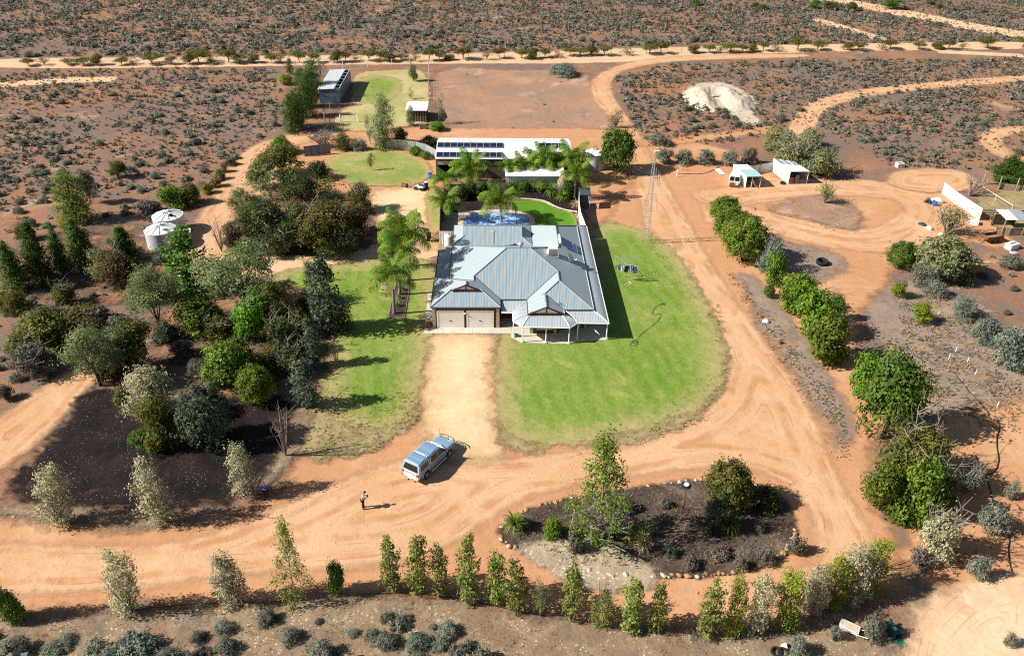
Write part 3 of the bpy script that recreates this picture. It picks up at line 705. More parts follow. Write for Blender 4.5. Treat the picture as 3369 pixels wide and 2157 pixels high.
for a, c in (((9.76, 1.6), OUT[1]), ((9.76, -1.05), OUT[2]), ((9.98, -1.22), OUT[3]), ((13.14, -1.22), OUT[4]), ((13.38, -.1), OUT[5]), ((16.12, -.1), OUT[6]), ((16.12, 19.25), OUT[7])):
    pts = []
    for k in range(8):
        s = k / 7; pts.append((a[0] + (c[0] - a[0]) * s * (1 - .03 * s), a[1] + (c[1] - a[1]) * s * (1 - .03 * s), ZI - (ZI - ZO) * (.35 * s + .65 * s ** 3.2) + .02))
    MB().tube(pts, .05, 5).build('hip_cap', M['post'], house)
for p in ((8.30, -1.72), (9.18, -2.62), (11.5, -2.74), (13.78, -2.86), (14.70, -2.0), (17.62, -2.08)):
    m = MB(); m.tube([(p[0], p[1], .08), (p[0], p[1], 2.05)], .065, 8)
    c = m.build('post', M['post'], house); MB().box(p[0] - .11, p[0] + .11, p[1] - .11, p[1] + .11, .07, .25).build('post_base', M['post'], c)
for k in range(1, 7): MB().tube([(17.6, -2.08 + k * 3.7, .08), (17.6, -2.08 + k * 3.7, 2.05)], .06, 8).build('post', M['post'], house)
MB().slab([(0.02, 6.6, 2.16), (1.62, 6.6, 2.42), (1.62, 13.65, 2.42), (0.02, 13.65, 2.16)], .05)
cp = roof_faces('carport_roof', [[(0.02, 6.4, 2.14), (1.60, 6.4, 2.46), (1.60, 13.65, 2.46), (0.02, 13.65, 2.14)]], M['roofplain'], house)
MB().tube([(0.0, 6.4, 2.12), (0.0, 13.7, 2.12)], .07, 6).build('gutter', M['slate'], cp)
for y in (6.6, 10.0, 13.5): MB().box(.04, .14, y, y + .1, 0, 2.1).build('post', M['slate'], house)

# things fixed to the roof
fl = MB(); fl.tube([(6.3, 13.6, 2.9), (6.3, 13.6, 4.55)], .13, 12); fl = fl.build('flue', M['zinc'], house)
MB().lathe([(.0, 4.70), (.22, 4.62), (.24, 4.55), (.0, 4.54)], 12, (6.3, 13.6)).build('cowl', M['zinc'], fl)
MB().lathe([(.14, 5.3), (.16, 5.55), (.30, 5.62), (.34, 5.78), (.24, 5.96), (.0, 6.02)], 14, (9.2, 8.0)).build('roof_vent', M['zinc'], house)
ac = MB()
def acbox():
    x0, x1, y0, y1, z0, z1 = 12.15, 13.35, 8.0, 9.15, 4.15, 5.15
    i = .10
    return MB().hexa([(x0, y0, z0), (x1, y0, z0), (x1, y1, z0), (x0, y1, z0), (x0 + i, y0 + i, z1), (x1 - i, y0 + i, z1), (x1 - i, y1 - i, z1), (x0 + i, y1 - i, z1)])
ac = acbox().build('evaporative_cooler', M['cream'], house)
for k in range(9): MB().box(12.27, 13.23, 7.995 + .01 * k, 8.06 + .01 * k, 4.25 + k * .09, 4.29 + k * .09).build('louvre', M['dark'], ac)
MB().box(12.45, 13.05, 8.3, 8.9, 3.7, 4.16).build('duct', M['zinc'], ac)
def on_right(x, dz=0.0): return HE + T * (16.37 - x) + dz
coll = MB()
for k in range(2):
    y0 = 11.35 + k * 1.05
    xa, xb = 13.95, 15.75
    s = MB().slab([(xa, y0, on_right(xa, .38)), (xb, y0, on_right(xb, .16)), (xb, y0 + 1.0, on_right(xb, .16)), (xa, y0 + 1.0, on_right(xa, .38))], .09).build('solar_collector', M['collector'], house)
    MB().tube([(xb + .02, y0, on_right(xb, .13)), (xb + .02, y0 + 1.0, on_right(xb, .13))], .03, 5).build('frame', M['zinc'], s)
MB().tube([(13.78, 11.3, on_right(13.78, .46)), (13.78, 11.45, on_right(13.78, .46)), (13.78, 13.35, on_right(13.78, .46)), (13.78, 13.5, on_right(13.78, .46))], [.09, .17, .17, .09], 14).build('hot_water_tank', M['white'], house)
dz = on_right(14.55)
dish = MB().lathe([(.0, 0), (.2, .02), (.38, .07), (.52, .15), (.54, .15), (.38, .05), (.2, .0), (.0, -.02)], 22, closed=True)
dish.xf(Matrix.Translation((14.55, 8.2, dz + .55)) @ Matrix.Rotation(R(58), 4, (Vector((.35, 1, 0))).normalized()))
ds = dish.build('satellite_dish', M['white'], house)
MB().tube([(14.62, 8.2, dz - .1), (14.6, 8.2, dz + .5)], .035, 6).build('mount', M['zinc'], ds)
MB().tube([(14.6, 8.15, dz + .35), (15.2, 7.95, dz + .42)], .03, 5).build('feed_arm', M['white'], ds)
MB().tube([(15.15, 7.95, dz + .42), (15.35, 7.95, dz + .48)], [.05, .09], 8).build('feed_horn', M['white'], ds)
an = MB(); an.tube([(11.35, -.1, ZC - .2), (11.35, -.1, ZC + .85)], .025, 5)
for k in range(4): an.tube([(11.0 + .05 * k, -.1 + .12 * k - .2, ZC + .8), (11.7 - .05 * k, -.1 + .12 * k - .2, ZC + .8)], .015, 4)
an.tube([(11.35, -.35, ZC + .8), (11.35, .2, ZC + .8)], .018, 4)
an.build('aerial', M['zinc'], house)
MB().tube([(15.35, 13.0, on_right(15.35, -.05)), (15.35, 13.0, on_right(15.35, .3))], .05, 8).build('vent_pipe', M['white'], house)

# slab in front of the garage (jointed panels), bay slab and side path
paving = tag(bpy.data.objects.new('paving', None), kind='structure'); COL.objects.link(paving); paving.location = (HX, HY, 0); paving.rotation_euler = (0, 0, HPSI)
for k in range(9):
    x0 = -.75 + k * .985
    MB().box(x0, x0 + .97, -.98 + .002 * k, .14, .0, .13).build('concrete_slab', M['concrete'], paving)
MB().prism([(8.1, -1.0), (8.12, -1.72), (9.18, -2.70), (11.5, -2.82), (13.9, -2.9), (14.46, -2.5), (16.9, -2.2), (17.85, -2.2), (17.85, 20.7), (15.9, 20.7), (15.9, .1), (12.9, .1), (12.9, -.9), (10.0, -.9), (10.0, 2.0), (8.13, 2.0), (8.13, .15)], .0, .132).build('concrete_slab', M['concrete'], paving)
MB().prism([(6.9, .16), (8.11, .16), (8.11, 2.0), (6.9, 2.0)], .0, .128).build('concrete_slab', M['concrete'], paving)
for k in range(7): MB().box(-.74 - .02 * k, .1, .16 + k * 1.0, .16 + k * 1.0 + .985, 0, .126).build('concrete_slab', M['concrete'], paving)
MB().box(-.3, 1.9, 13.7, 17.6, 0, .12).build('concrete_slab', M['concrete'], paving)

# little things around the house
o = top('wheelbarrow', 'upturned rusty wheelbarrow leaning on the garage corner', 'wheelbarrow', HW(-.32, .55, .12), HPSI)
MB().hexa([(-.30, -.62, .02), (.12, -.62, .02), (.16, .55, .02), (-.26, .55, .02), (-.18, -.45, .62), (.22, -.45, .62), (.24, .35, .62), (-.10, .35, .62)]).build('tray', M['rust'], o)
MB().tube([(.05, -.5, .05), (.22, .0, .66), (.2, .62, .75)], .03, 5).build('handle', M['timber'], o)
def unit_outdoor():
    o = top('air_conditioner', 'white split air conditioner unit standing by the side fence', 'air conditioner', HW(.98, 17.0, .12), HPSI)
    MB().box(-.45, .45, -.18, .18, 0, .85).build('body', M['white'], o)
    MB().lathe([(.30, 0), (.30, .02), (.0, .02)], 18).xf(Matrix.Translation((-.08, -.185, .43)) @ Matrix.Rotation(R(90), 4, 'X')).build('fan_grille', M['zinc'], o)
    o = top('rainwater_tank', 'slim white rainwater tank squeezed between fence and house', 'water tank', HW(.9, 18.2, .05), HPSI)
    MB().lathe([(.50, 0), (.52, .1), (.52, 1.75), (.45, 1.86), (.0, 1.92)], 22).build('body', M['white'], o, True)
    MB().lathe([(.16, 1.9), (.16, 1.97), (.0, 1.98)], 12).build('lid', M['zinc'], o)
unit_outdoor()
def wheelie(name, label, body, lid, loc, rz):
    o = top(name, label, 'bin', loc, rz)
    MB().hexa([(-.22, -.26, .05), (.22, -.26, .05), (.22, .22, .05), (-.22, .22, .05), (-.29, -.36, 1.0), (.29, -.36, 1.0), (.29, .34, 1.0), (-.29, .34, 1.0)]).build('body', M[body], o)
    MB().hexa([(-.31, -.40, 1.0), (.31, -.40, 1.0), (.31, .36, 1.02), (-.31, .36, 1.02), (-.27, -.33, 1.09), (.27, -.33, 1.09), (.27, .30, 1.09), (-.27, .30, 1.09)]).build('lid', M[lid], o)
    for x in (-.2, .2): MB().tube([(x - .04, .27, .1), (x + .04, .27, .1)], .1, 12).build('wheel', M['rubber'], o)
    return o
wheelie('wheelie_bin', 'black wheelie bin standing beside the palm near the side fence', 'black', 'black', G(1007, 566), .2)
M['yellow'] = simple('yellow_plastic', (.72, .48, .04), .5, .4)
o = top('ride_on_toy', 'small yellow and white wheeled toy beside the black wheelie bin', 'toy', G(1017, 567), .3)
MB().box(-.32, .32, -.2, .2, .12, .42).build('body', M['yellow'], o); MB().box(-.25, .1, -.17, .17, .42, .62).build('seat', M['white'], o)
for x in (-.22, .22):
    for y in (-.22, .22): MB().tube([(x, y - .04, .13), (x, y + .04, .13)], .13, 10).build('wheel', M['black'], o)
o = top('planter', 'dark green planter pot on the verandah slab by the corner post', 'planter', HW(8.62, -1.55, .13), HPSI)
MB().lathe([(.12, 0), (.22, .22), (.24, .24), (.2, .24), (.17, .2), (.0, .19)], 14).build('pot', M['green'], o)

# ------------------------------------------------------------------ pool court behind the house (house frame)
pool = top('swimming_pool', 'round-ended swimming pool under a crumpled blue cover behind the house', 'swimming pool', (HX, HY, 0), HPSI)
def oval(cx, cy, rx, ry, n=40, p=2.6):
    return [(cx + rx * math.copysign(abs(math.cos(t)) ** (2 / p), math.cos(t)), cy + ry * math.copysign(abs(math.sin(t)) ** (2 / p), math.sin(t))) for t in np.linspace(0, 2 * math.pi, n, endpoint=False)]
def ring(a, b, z0, z1):
    m = MB(); n = len(a)
    V = [(p[0], p[1], z) for P, z in ((a, z0), (b, z0), (b, z1), (a, z1)) for p in P]
    m.add(V, [(k * n + i, k * n + (i + 1) % n, ((k + 1) % 4) * n + (i + 1) % n, ((k + 1) % 4) * n + i) for k in range(4) for i in range(n)])
    return m
ring(oval(6.7, 25.4, 4.25, 3.25), oval(6.7, 25.4, 4.95, 3.95), 0, .30).build('coping', M['limestone'], pool)
def water_mat():
    t = NT('pool_cover'); p = t.n('TexCoord').outputs['Object']
    n1 = t.noise(p, 1.6, 4.0, .6, 2.2)
    f = t.ramp(n1, .42, .60)
    c = t.mix(f, (.03, .27, .80), (.66, .74, .84))
    c = t.mix(t.ramp(t.noise(p, .9, 3.0, .6, 1.0), .55, .7), c, (.03, .28, .80))
    return t.end(t.bsdf(c, .32, .5, bump=n1, bdist=.15, bstr=.7))
def cover():
    n = 46; V = []; F = []; O = oval(6.7, 25.4, 4.23, 3.23, n)
    rr = [0, .2, .4, .55, .7, .85, 1.0]
    for r in rr:
        for x, y in O:
            X, Y = 6.7 + (x - 6.7) * r, 25.4 + (y - 25.4) * r
            V.append((X, Y, .235 + .04 * mnoise.noise((X * 1.8, Y * 1.8, 0)) * (1 - r ** 6)))
    for k in range(len(rr) - 1):
        for i in range(n): F.append((k * n + i, k * n + (i + 1) % n, (k + 1) * n + (i + 1) % n, (k + 1) * n + i))
    me = bpy.data.meshes.new('pool_cover'); me.from_pydata(V, [], F)
    me.polygons.foreach_set('use_smooth', [True] * len(me.polygons))
    obj_of('pool_cover', me, water_mat(), pool)
cover()
def hp(P): return [HW(*p) for p in P]
sheet('pool_paving', hp([(-.2, 20.2), (3.4, 20.2), (9.0, 21.0), (11.8, 22.5), (11.6, 27.0), (9.0, 29.3), (5.0, 29.4), (2.8, 28.9), (-.2, 29.4)]), simple('pool_paving', (.42, .36, .29), .9, .15, var=.2, scale=1.2), .8, 0, 0, True)
sheet('shrub_bed', hp([(-.3, 28.8), (4.5, 29.0), (5.2, 30.8), (8.2, 33.2), (12, 33.2), (13.3, 32.7), (14.4, 31.0), (15.7, 29.6), (17.5, 29.0), (17.5, 35.5), (8, 36.0), (-.3, 34.5)]), 'mulch', .4, .8, 0, True)
sheet('pool_lawn', hp([(8.4, 29.2), (11.0, 28.4), (11.9, 26.8), (11.9, 21.2), (17.0, 21.2), (17.1, 28.6), (15.6, 29.3), (14.2, 30.8), (13.1, 32.4), (11.8, 32.9), (8.8, 32.8)]), 'softlawn', .35, .6, 1, True)
kerb = tag(bpy.data.objects.new('garden_kerb', None), kind='structure'); COL.objects.link(kerb); kerb.location = (HX, HY, 0); kerb.rotation_euler = (0, 0, HPSI)
KP = chaikin([(8.08, 33.5), (10.2, 33.4), (11.94, 33.2), (13.29, 32.7), (14.31, 31.1), (15.68, 29.7), (17.4, 29.1)], 2, False)
for a, b in zip(KP, KP[1:]):
    d = Vector((b[0] - a[0], b[1] - a[1], 0)); L = d.length; d.normalize(); nn = Vector((-d.y, d.x, 0)) * .16
    a3, b3 = Vector((a[0], a[1], 0)), Vector((b[0], b[1], 0)) - d * .012
    P = [a3 - nn, b3 - nn, b3 + nn, a3 + nn]
    MB().hexa([tuple(p) for p in P] + [(p.x, p.y, .2) for p in P]).build('kerb_block', M['limestone'], kerb)

def panel_fence(name, label, pts, h, m, parent_m='white', per=2.35, frame=True, ribs=True):
    """steel sheet fence: posts and ribbed panels along a line of world points"""
    o = top(name, label, 'fence', pts[0])
    base = Vector(pts[0])
    for a, b in zip(pts, pts[1:]):
        a, b = Vector(a) - base, Vector(b) - base; d = b - a; L = d.length; n = max(1, round(L / per)); d.normalize(); nn = Vector((-d.y, d.x, 0))
        for k in range(n):
            p, q = a + d * (L * k / n), a + d * (L * (k + 1) / n)
            mb = MB(); kk = max(4, int((q - p).length / .16)); ring_ = []
            for i in range(kk + 1):
                off = (.018 if i % 2 else -.018) if ribs else 0
                c = p + (q - p) * (i / kk)
                for s in (.006, -.006): ring_.append(c + nn * (off + s))
            V = [(c.x, c.y, .04) for c in ring_] + [(c.x, c.y, h) for c in ring_]; N = len(ring_); F = []
            for i in range(kk):
                for s in (0, 1): F.append((2 * i + s, 2 * i + 2 + s, N + 2 * i + 2 + s, N + 2 * i + s))
                F.append((N + 2 * i, N + 2 * i + 2, N + 2 * i + 3, N + 2 * i + 1))
            mb.add(V, F).build('panel', M[m], o)
            MB().box(p.x - .04, p.x + .04, p.y - .04, p.y + .04, 0, h + .06).build('post', M[parent_m], o)
        MB().tube([(a.x, a.y, h + .02), (b.x, b.y, h + .02)], .035, 4).build('rail', M[parent_m], o)
    return o
panel_fence('steel_fence', 'tall white steel fence running back from the house past the pool lawn', hp([(17.72, 20.9), (17.45, 25.2), (17.55, 28.5), (17.85, 32.0)]), 1.8, 'white')
panel_fence('steel_fence', 'dark steel fence on the driveway side of the pool court', hp([(-.25, 19.4), (-.45, 23.4), (-.6, 29.2), (-.3, 33.6)]), 1.8, 'shedwall', 'shedwall')
panel_fence('steel_fence', 'short cream fence panel joining the house and pool court', hp([(-.25, 19.32), (1.5, 19.3)]), 1.8, 'cream', 'cream')
panel_fence('steel_fence', 'dark fence behind the palms along the shed side of the pool', hp([(-.3, 34.6), (3.2, 35.1), (6.0, 35.2)]), 1.6, 'shedwall', 'shedwall')
def picket(name, label, a, b, h, m, gap=.16):
    o = top(name, label, 'fence', a); a, b = Vector(a), Vector(b); d = b - a; L = d.length; d.normalize()
    rz = math.atan2(d.y, d.x); o.rotation_euler.z = rz
    for z in (.25, h - .15): MB().tube([(0, .03, z), (L, .03, z)], .025, 4).build('rail', M[m], o)
    me = MB().box(-.045, .045, -.015, .015, .05, h).mesh('picket')
    for k in range(int(L / gap) + 1): obj_of('picket', me, M[m], o, (k * gap, 0, 0))
    return o
picket('picket_fence', 'grey slatted fence between palms and taupe shed', HW(6.1, 35.1), HW(8.05, 35.1), 1.7, 'timber')
# spa shelter beyond the white fence
o = top('shelter', 'small dark roofed shelter on posts at the end of the white fence', 'shelter', HW(18.5, 31.0), HPSI)
MB().slab([(-.75, -.95, 2.15), (.75, -.95, 2.15), (.75, 1.0, 2.4), (-.75, 1.0, 2.4)], .08).build('roof', M['slate'], o)
for x in (-.68, .68):
    for y in (-.85, .9): MB().box(x - .04, x + .04, y - .04, y + .04, 0, 2.1 if y < 0 else 2.3).build('post', M['dark'] if x < 0 else M['white'], o)
MB().box(-.6, .6, -.6, .8, 0, .9).build('spa_tub', M['slate'], o)

# ------------------------------------------------------------------ big shed with the solar panels
shed = top('machinery_shed', 'long white roofed shed carrying two rows of solar panels', 'shed', HW(-2.0, 41.2), HPSI)
SL, SD = 19.7, 8.4
ZR, ZE = 3.72, 3.02
RY = 5.2
sr = roof_faces('roof', [[(-.05, -.15, ZE), (SL, -.15, ZE), (SL, RY, ZR), (-.05, RY, ZR)], [(-.05, RY, ZR), (SL, RY, ZR), (SL, SD + .1, 3.1), (-.05, SD + .1, 3.1)]], M['shedroof'], shed)
MB().tube([(-.05, RY, ZR + .02), (SL, RY, ZR + .02)], .08, 6).build('ridge_cap', M['whiteroof'], sr)
MB().tube([(-.05, -.18, ZE - .04), (9.8, -.18, ZE - .04)], .06, 6).build('gutter', M['white'], sr)
def zs(y): return ZE + (ZR - ZE) * (y + .15) / (RY + .15)
# walls: three bays at the front left, one roller door half open
w = MB()
w.box(0, .12, 0, SD, 0, 2.95); w.box(SL - .15, SL - .03, 0, SD, 0, 2.95); w.box(.12, SL - .15, SD - .1, SD, 0, 2.95)
w.box(.12, 9.8, 0, .12, 2.55, 2.97); w.box(3.05, 3.45, 0, .12, 0, 2.55); w.box(6.4, 6.7, 0, .12, 0, 2.55)
w.box(9.8, SL - .15, .1, .22, 0, 2.95)
w.build('wall', M['shedwall'], shed)
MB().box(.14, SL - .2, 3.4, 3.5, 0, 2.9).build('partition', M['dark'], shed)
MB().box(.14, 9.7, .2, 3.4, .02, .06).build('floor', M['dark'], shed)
for x0, x1, z0 in ((.14, 3.03, 2.0), (3.47, 6.38, .05), (6.72, 9.78, .05)):
    d = MB(); n = 18 if z0 < 1 else 5
    for k in range(n): d.box(x0, x1, .03 + (.012 if k % 2 else 0), .10, z0 + k * (2.54 - z0) / n, z0 + (k + 1) * (2.54 - z0) / n - .004)
    d.build('roller_door', M['shedwall'] if z0 < 1 else M['zinc'], shed)
pv = MB().slab([(0, 0, 0), (.93, 0, 0), (.93, 1.48 * .97, .19), (0, 1.48 * .97, .19)], .035).mesh('solar_panel'); pv.materials.append(M['panel'])
def row(x0, y0, n):
    for k in range(n):
        p = obj_of('solar_panel', pv, None, shed, (x0 + k * .962, y0, zs(y0) + .10))
        f = MB(); 
        for a, b in (((0, 0, .012), (.93, 0, .012)), ((.93, 0, .012), (.93, 1.435, .20)), ((.93, 1.435, .20), (0, 1.435, .20)), ((0, 1.435, .20), (0, 0, .012))): f.tube([a, b], .02, 4)
        if k == 0 and not row.me: row.me = f.mesh('frame'); row.me.materials.append(M['zinc'])
        obj_of('frame', row.me, None, p)
row.me = None
row(.1, .1, 10); row(.1, 3.1, 10); row(15.0, 3.15, 4); row(15.6, .25, 3)
hood = MB().hexa([(12.6, 2.1, 3.2), (13.4, 2.1, 3.2), (13.4, 2.9, 3.35), (12.6, 2.9, 3.35), (12.65, 2.15, 3.75), (13.35, 2.15, 3.75), (13.35, 2.8, 3.8), (12.65, 2.8, 3.8)]).build('roof_vent', M['zinc'], shed)
MB().tube([(11.6, .5, 3.08), (11.6, .5, 4.0)], .06, 8).build('flue', M['zinc'], shed)
for x in (4.8, 15.6): MB().tube([(x, RY - .3, ZR - .1), (x, RY - .3, ZR + .25)], .07, 8).build('vent_pipe', M['zinc'], shed)
# lower skillion on the pool side
lt = roof_faces('skillion_roof', [[(9.9, -4.95, 2.32), (18.2, -4.85, 2.32), (18.2, -.18, 2.93), (9.9, -.18, 2.93)]], M['shedroof'], shed)
MB().tube([(9.9, -4.98, 2.28), (18.2, -4.88, 2.28)], .06, 6).build('gutter', M['white'], lt)
s2 = MB(); s2.box(10.0, 18.1, -4.75, -4.65, 0, 2.25); s2.box(10.0, 10.1, -4.65, .1, 0, 2.3); s2.box(18.0, 18.1, -4.65, .1, 0, 2.3)
s2.build('wall', M['zinc'], shed)
for k in range(5): MB().box(10.3 + k * .3, 10.42 + k * .3, -4.80, -4.752, .1, 2.2).build('slat', M['white'], shed)

def tank(name, label, c, r, h, cat='water tank', ribs=12, pipe=True):
    o = top(name, label, cat, (c[0], c[1], 0), .3)
    prof = [(r, 0)]
    n = 20
    for k in range(n):
        z = h * (k + .5) / n; prof.append((r + (.035 if k % 2 else -.01), z))
    prof.append((r, h)); MB().lathe(prof, 44, closed=True).build('shell', M['tank'], o, True)
    rf = MB(); nn = 48; V = [(0, 0, h + .42)]; F = []
    for q, rr in enumerate((r * .5, r + .06)):
        for j in range(nn):
            t = 2 * math.pi * j / nn; dip = .05 * abs(math.sin(t * ribs / 2)) * (1 if q else .5)
            V.append((rr * math.cos(t), rr * math.sin(t), h + (.22 if q == 0 else -.02) - dip))
    for j in range(nn): F.append((0, 1 + j, 1 + (j + 1) % nn)); F.append((1 + j, 1 + nn + j, 1 + nn + (j + 1) % nn, 1 + (j + 1) % nn))
    rf = rf.add(V, F).build('roof', M['tankroof'], o)
    for j in range(ribs):
        t = 2 * math.pi * j / ribs
        MB().tube([(.12 * math.cos(t), .12 * math.sin(t), h + .43), (r * .5 * math.cos(t), r * .5 * math.sin(t), h + .235), (r * math.cos(t), r * math.sin(t), h + .01)], .028, 4).build('rib', M['zinc'], rf)
    MB().lathe([(.24, h + .2), (.24, h + .37), (.0, h + .38)], 14, (r * .25, -r * .45)).build('hatch', M['dark'] if cat == 'water tank' and ribs == 13 else M['white'], o)
    if pipe: MB().tube([(r * .8, -r * .72, h - .05), (r * .82, -r * .76, .1)], .05, 6).build('pipe', M['white'], o)
    return o
M['tank'] = simple('tank_steel', (.60, .62, .64), .45, .4, .1, var=.08); M['tankroof'] = simple('tank_roof', (.80, .80, .79), .5, .35, var=.06)
tank('water_tank', 'white corrugated water tank nearer the tall dark pine, in front of its twin', (-42.25, 88.15), 1.79, 2.25)
tank('water_tank', 'white corrugated water tank with open dark hatch, behind its twin', (-42.75, 92.0), 1.84, 2.3, ribs=13)
tank('water_tank', 'grey water tank with white lid beside the round green tree', (11.9, 116.3), 1.5, 2.45, ribs=8)
o = top('pump_box', 'small white pump cupboard beside the twin water tanks', 'pump box', (-40.1, 90.3, 0), .35)
MB().box(-.45, .45, -.4, .4, 0, .95).build('body', M['white'], o); MB().slab([(-.5, -.46, .97), (.5, -.46, .97), (.5, .46, 1.08), (-.5, .46, 1.08)], .04).build('lid', M['whiteroof'], o)

# ------------------------------------------------------------------ far sheds and yards
ls = top('stable_shed', 'long blue grey steel stable with an open slot along its roof', 'shed', HW(-25.3, 77.25), HPSI)
w = MB(); w.box(0, 3.7, 0, .08, 0, 2.55); w.box(0, .08, .08, 13.4, 0, 2.5); w.box(3.62, 3.7, .08, 13.4, 0, 2.7); w.box(0, 3.7, 13.4, 13.48, 0, 2.55); w.build('wall', M['bluesteel'], ls)
roof_faces('roof', [[(-.25, -.15, 2.5), (2.75, -.15, 2.66), (2.75, 13.6, 2.66), (-.25, 13.6, 2.5)]], simple('stable_roof', (.56, .57, .58), .45, .4, var=.1), ls)
for k in range(7): MB().box(2.77, 3.62, .5 + k * 2.1, .58 + k * 2.1, 2.5, 2.62).build('rafter', M['zinc'], ls)
MB().box(2.72, 2.79, -.1, 13.5, 2.46, 2.60).build('beam', M['zinc'], ls); MB().box(.1, 3.6, .1, 13.3, .02, .05).build('floor', M['dark'], ls)
MB().tube([(3.72, -.1, 2.72), (3.72, 13.5, 2.72)], .05, 5).build('rail', M['white'], ls)
ss = top('garden_shed', 'small timber shed with white folded steel roof beside the pale lawn', 'shed', HW(-8.55, 66.7), HPSI)
roof_faces('roof', [[(-.15, -.2, 2.05), (3.55, -.2, 2.05), (3.55, 2.3, 2.5), (-.15, 2.3, 2.5)], [(-.15, 2.3, 2.5), (3.55, 2.3, 2.5), (3.55, 4.9, 2.15), (-.15, 4.9, 2.15)]], M['shedroof'], ss)
MB().box(.05, 3.35, .06, 4.7, 0, 2.05).build('wall', M['darktimber'], ss)
for k in range(15): MB().box(.05 + k * .222, .05 + k * .222 + .16, .0, .055, .05, 2.03).build('board', M['darktimber'] if k % 2 else M['timber'], ss)
o = top('crate_stack', 'stack of grey timber pallets beside the small timber shed', 'pallet stack', G(994, 302), .1)
for k in range(5): MB().box(-.6, .6, -.5, .5, .02 + k * .2, .16 + k * .2, rz=.06 * (k % 3 - 1)).build('pallet', M['timber'], o)

def post_fence(name, label, pts, h, m, step, r=.06, wires=2, wm='zinc'):
    o = top(name, label, 'fence', pts[0]); b0 = Vector(pts[0])
    P = []
    for a, b in zip(pts, pts[1:]):
        a, b = Vector(a), Vector(b); n = max(1, round((b - a).length / step))
        P += [a + (b - a) * (k / n) for k in range(n)]
    P.append(Vector(pts[-1]))
    me = MB().tube([(0, 0, 0), (0, 0, h)], r, 6).mesh('post')
    for p in P: obj_of('post', me, M[m], o, tuple(p - b0), random.random())
    for k in range(wires):
        z = h * (.45 + .5 * k / max(1, wires - 1)) if wires > 1 else h * .95
        MB().tube([tuple(p - b0 + Vector((0, 0, z))) for p in P], .012 if wm == 'zinc' else .035, 4).build('wire' if wm == 'zinc' else 'rail', M[wm], o)
    return o
random.seed(5)
post_fence('wire_fence', 'white post fence edging the pale far lawn towards the empty paddock', [HW(-5.3, 72), HW(-5.7, 77), HW(-7.0, 99.5), HW(-7.5, 105)], 1.5, 'post', 4.2, .06, 3)
post_fence('wire_fence', 'wire fence with pale posts behind the stable along the far road', [HW(-33, 101.5), HW(-25, 102), HW(-15, 103.5), HW(-7.5, 105)], 1.5, 'post', 4.4, .06, 3)
post_fence('wire_fence', 'long thin wire fence following the row of mallee trees', [G(-60, 161), G(200, 157), G(420, 154), G(660, 150)], 1.3, 'timber', 9, .05, 2)
post_fence('wire_fence', 'long thin wire fence beside the mallee row east of the bend', [G(1100, 140), G(1350, 132), G(1600, 124)], 1.3, 'timber', 9, .05, 2)
post_fence('timber_fence', 'weathered timber rail fence between the stable and its gate', [HW(-22.9, 73.7), HW(-23.3, 70), HW(-22.4, 65.9)], 1.35, 'timber', 2.6, .09, 2, 'timber')
gt = top('farm_gate', 'pale tubular farm gate closing the small green paddock', 'gate', HW(-19.75, 66.1), HPSI)
for z in (.25, 1.2): MB().tube([(.1, 0, z), (2.75, 0, z)], .03, 6).build('rail', M['post'], gt)
for x in (.1, 1.45, 2.75): MB().tube([(x, 0, .25), (x, 0, 1.2)], .025, 6).build('stile', M['post'], gt)
for x in (-.05, 2.9): MB().tube([(x, 0, 0), (x, 0, 1.45)], .09, 8).build('gate_post', M['cream'], gt)
panel_fence('sheet_fence', 'blue grey corrugated fence panels beside the grey bare bush', hp([(-22.6, 49.6), (-20.6, 50.3), (-18.9, 51.0)]), 1.6, 'bluesteel', 'darktimber', 1.3)
panel_fence('sheet_fence', 'curved pale corrugated fence behind the two clipped bushes', hp([(-11.3, 53.6), (-8.7, 53.2), (-5.9, 52.3), (-4.3, 51.2), (-2.4, 48.6)]), 1.6, 'zinc', 'darktimber', 2.6)

# poultry sheds on the right
def quadshed(name, label, c4, h, walls, hi=0.0, roofm='whiteroof'):
    """c4: back-left, back-right, front-right, front-left on the ground; open front"""
    o = top(name, label, 'shed', (c4[0][0], c4[0][1], 0)); B = Vector((c4[0][0], c4[0][1], 0))
    P = [Vector((p[0], p[1], 0)) - B for p in c4]
    def wl(a, b, z0=0, z1=h, m='white'):
        d = (b - a).normalized(); nn = Vector((-d.y, d.x, 0)) * .03
        q = [a + nn, b + nn, b - nn, a - nn]
        return MB().hexa([(p.x, p.y, z0) for p in q] + [(p.x, p.y, z1) for p in q]).build('wall', M[m], o)
    for i, m in walls: wl(P[i], P[(i + 1) % 4], 0, h - .03, m)
    return o, P
o, P = quadshed('hen_house', 'white hen house with a pale teal front roof sheet beside the derelict truck cab', [(32.2, 113.9), (34.15, 114.1), (35.15, 109.5), (33.05, 109.3)], 1.7, [(0, 'white'), (1, 'zinc'), (3, 'white')])
M['teal'] = simple('teal_sheet', (.42, .60, .62), .45, .4, var=.08)
mid = [P[0].lerp(P[3], .52), P[1].lerp(P[2], .52)]
MB().slab([P[0] + Vector((-.1, .1, 1.72)), P[1] + Vector((.1, .1, 1.72)), mid[1] + Vector((.1, 0, 1.74)), mid[0] + Vector((-.1, 0, 1.74))], .05).build('roof_sheet', M['whiteroof'], o)
MB().slab([mid[0] + Vector((.05, .3, 1.80)), mid[1] + Vector((.12, .3, 1.80)), P[2] + Vector((.12, -.15, 1.76)), P[3] + Vector((-.1, -.15, 1.76))], .05).build('roof_sheet', M['teal'], o)
for q in (P[2], P[3], P[2].lerp(P[3], .6)): MB().tube([(q.x, q.y, 0), (q.x, q.y, 1.7)], .05, 6).build('post', M['post'], o)
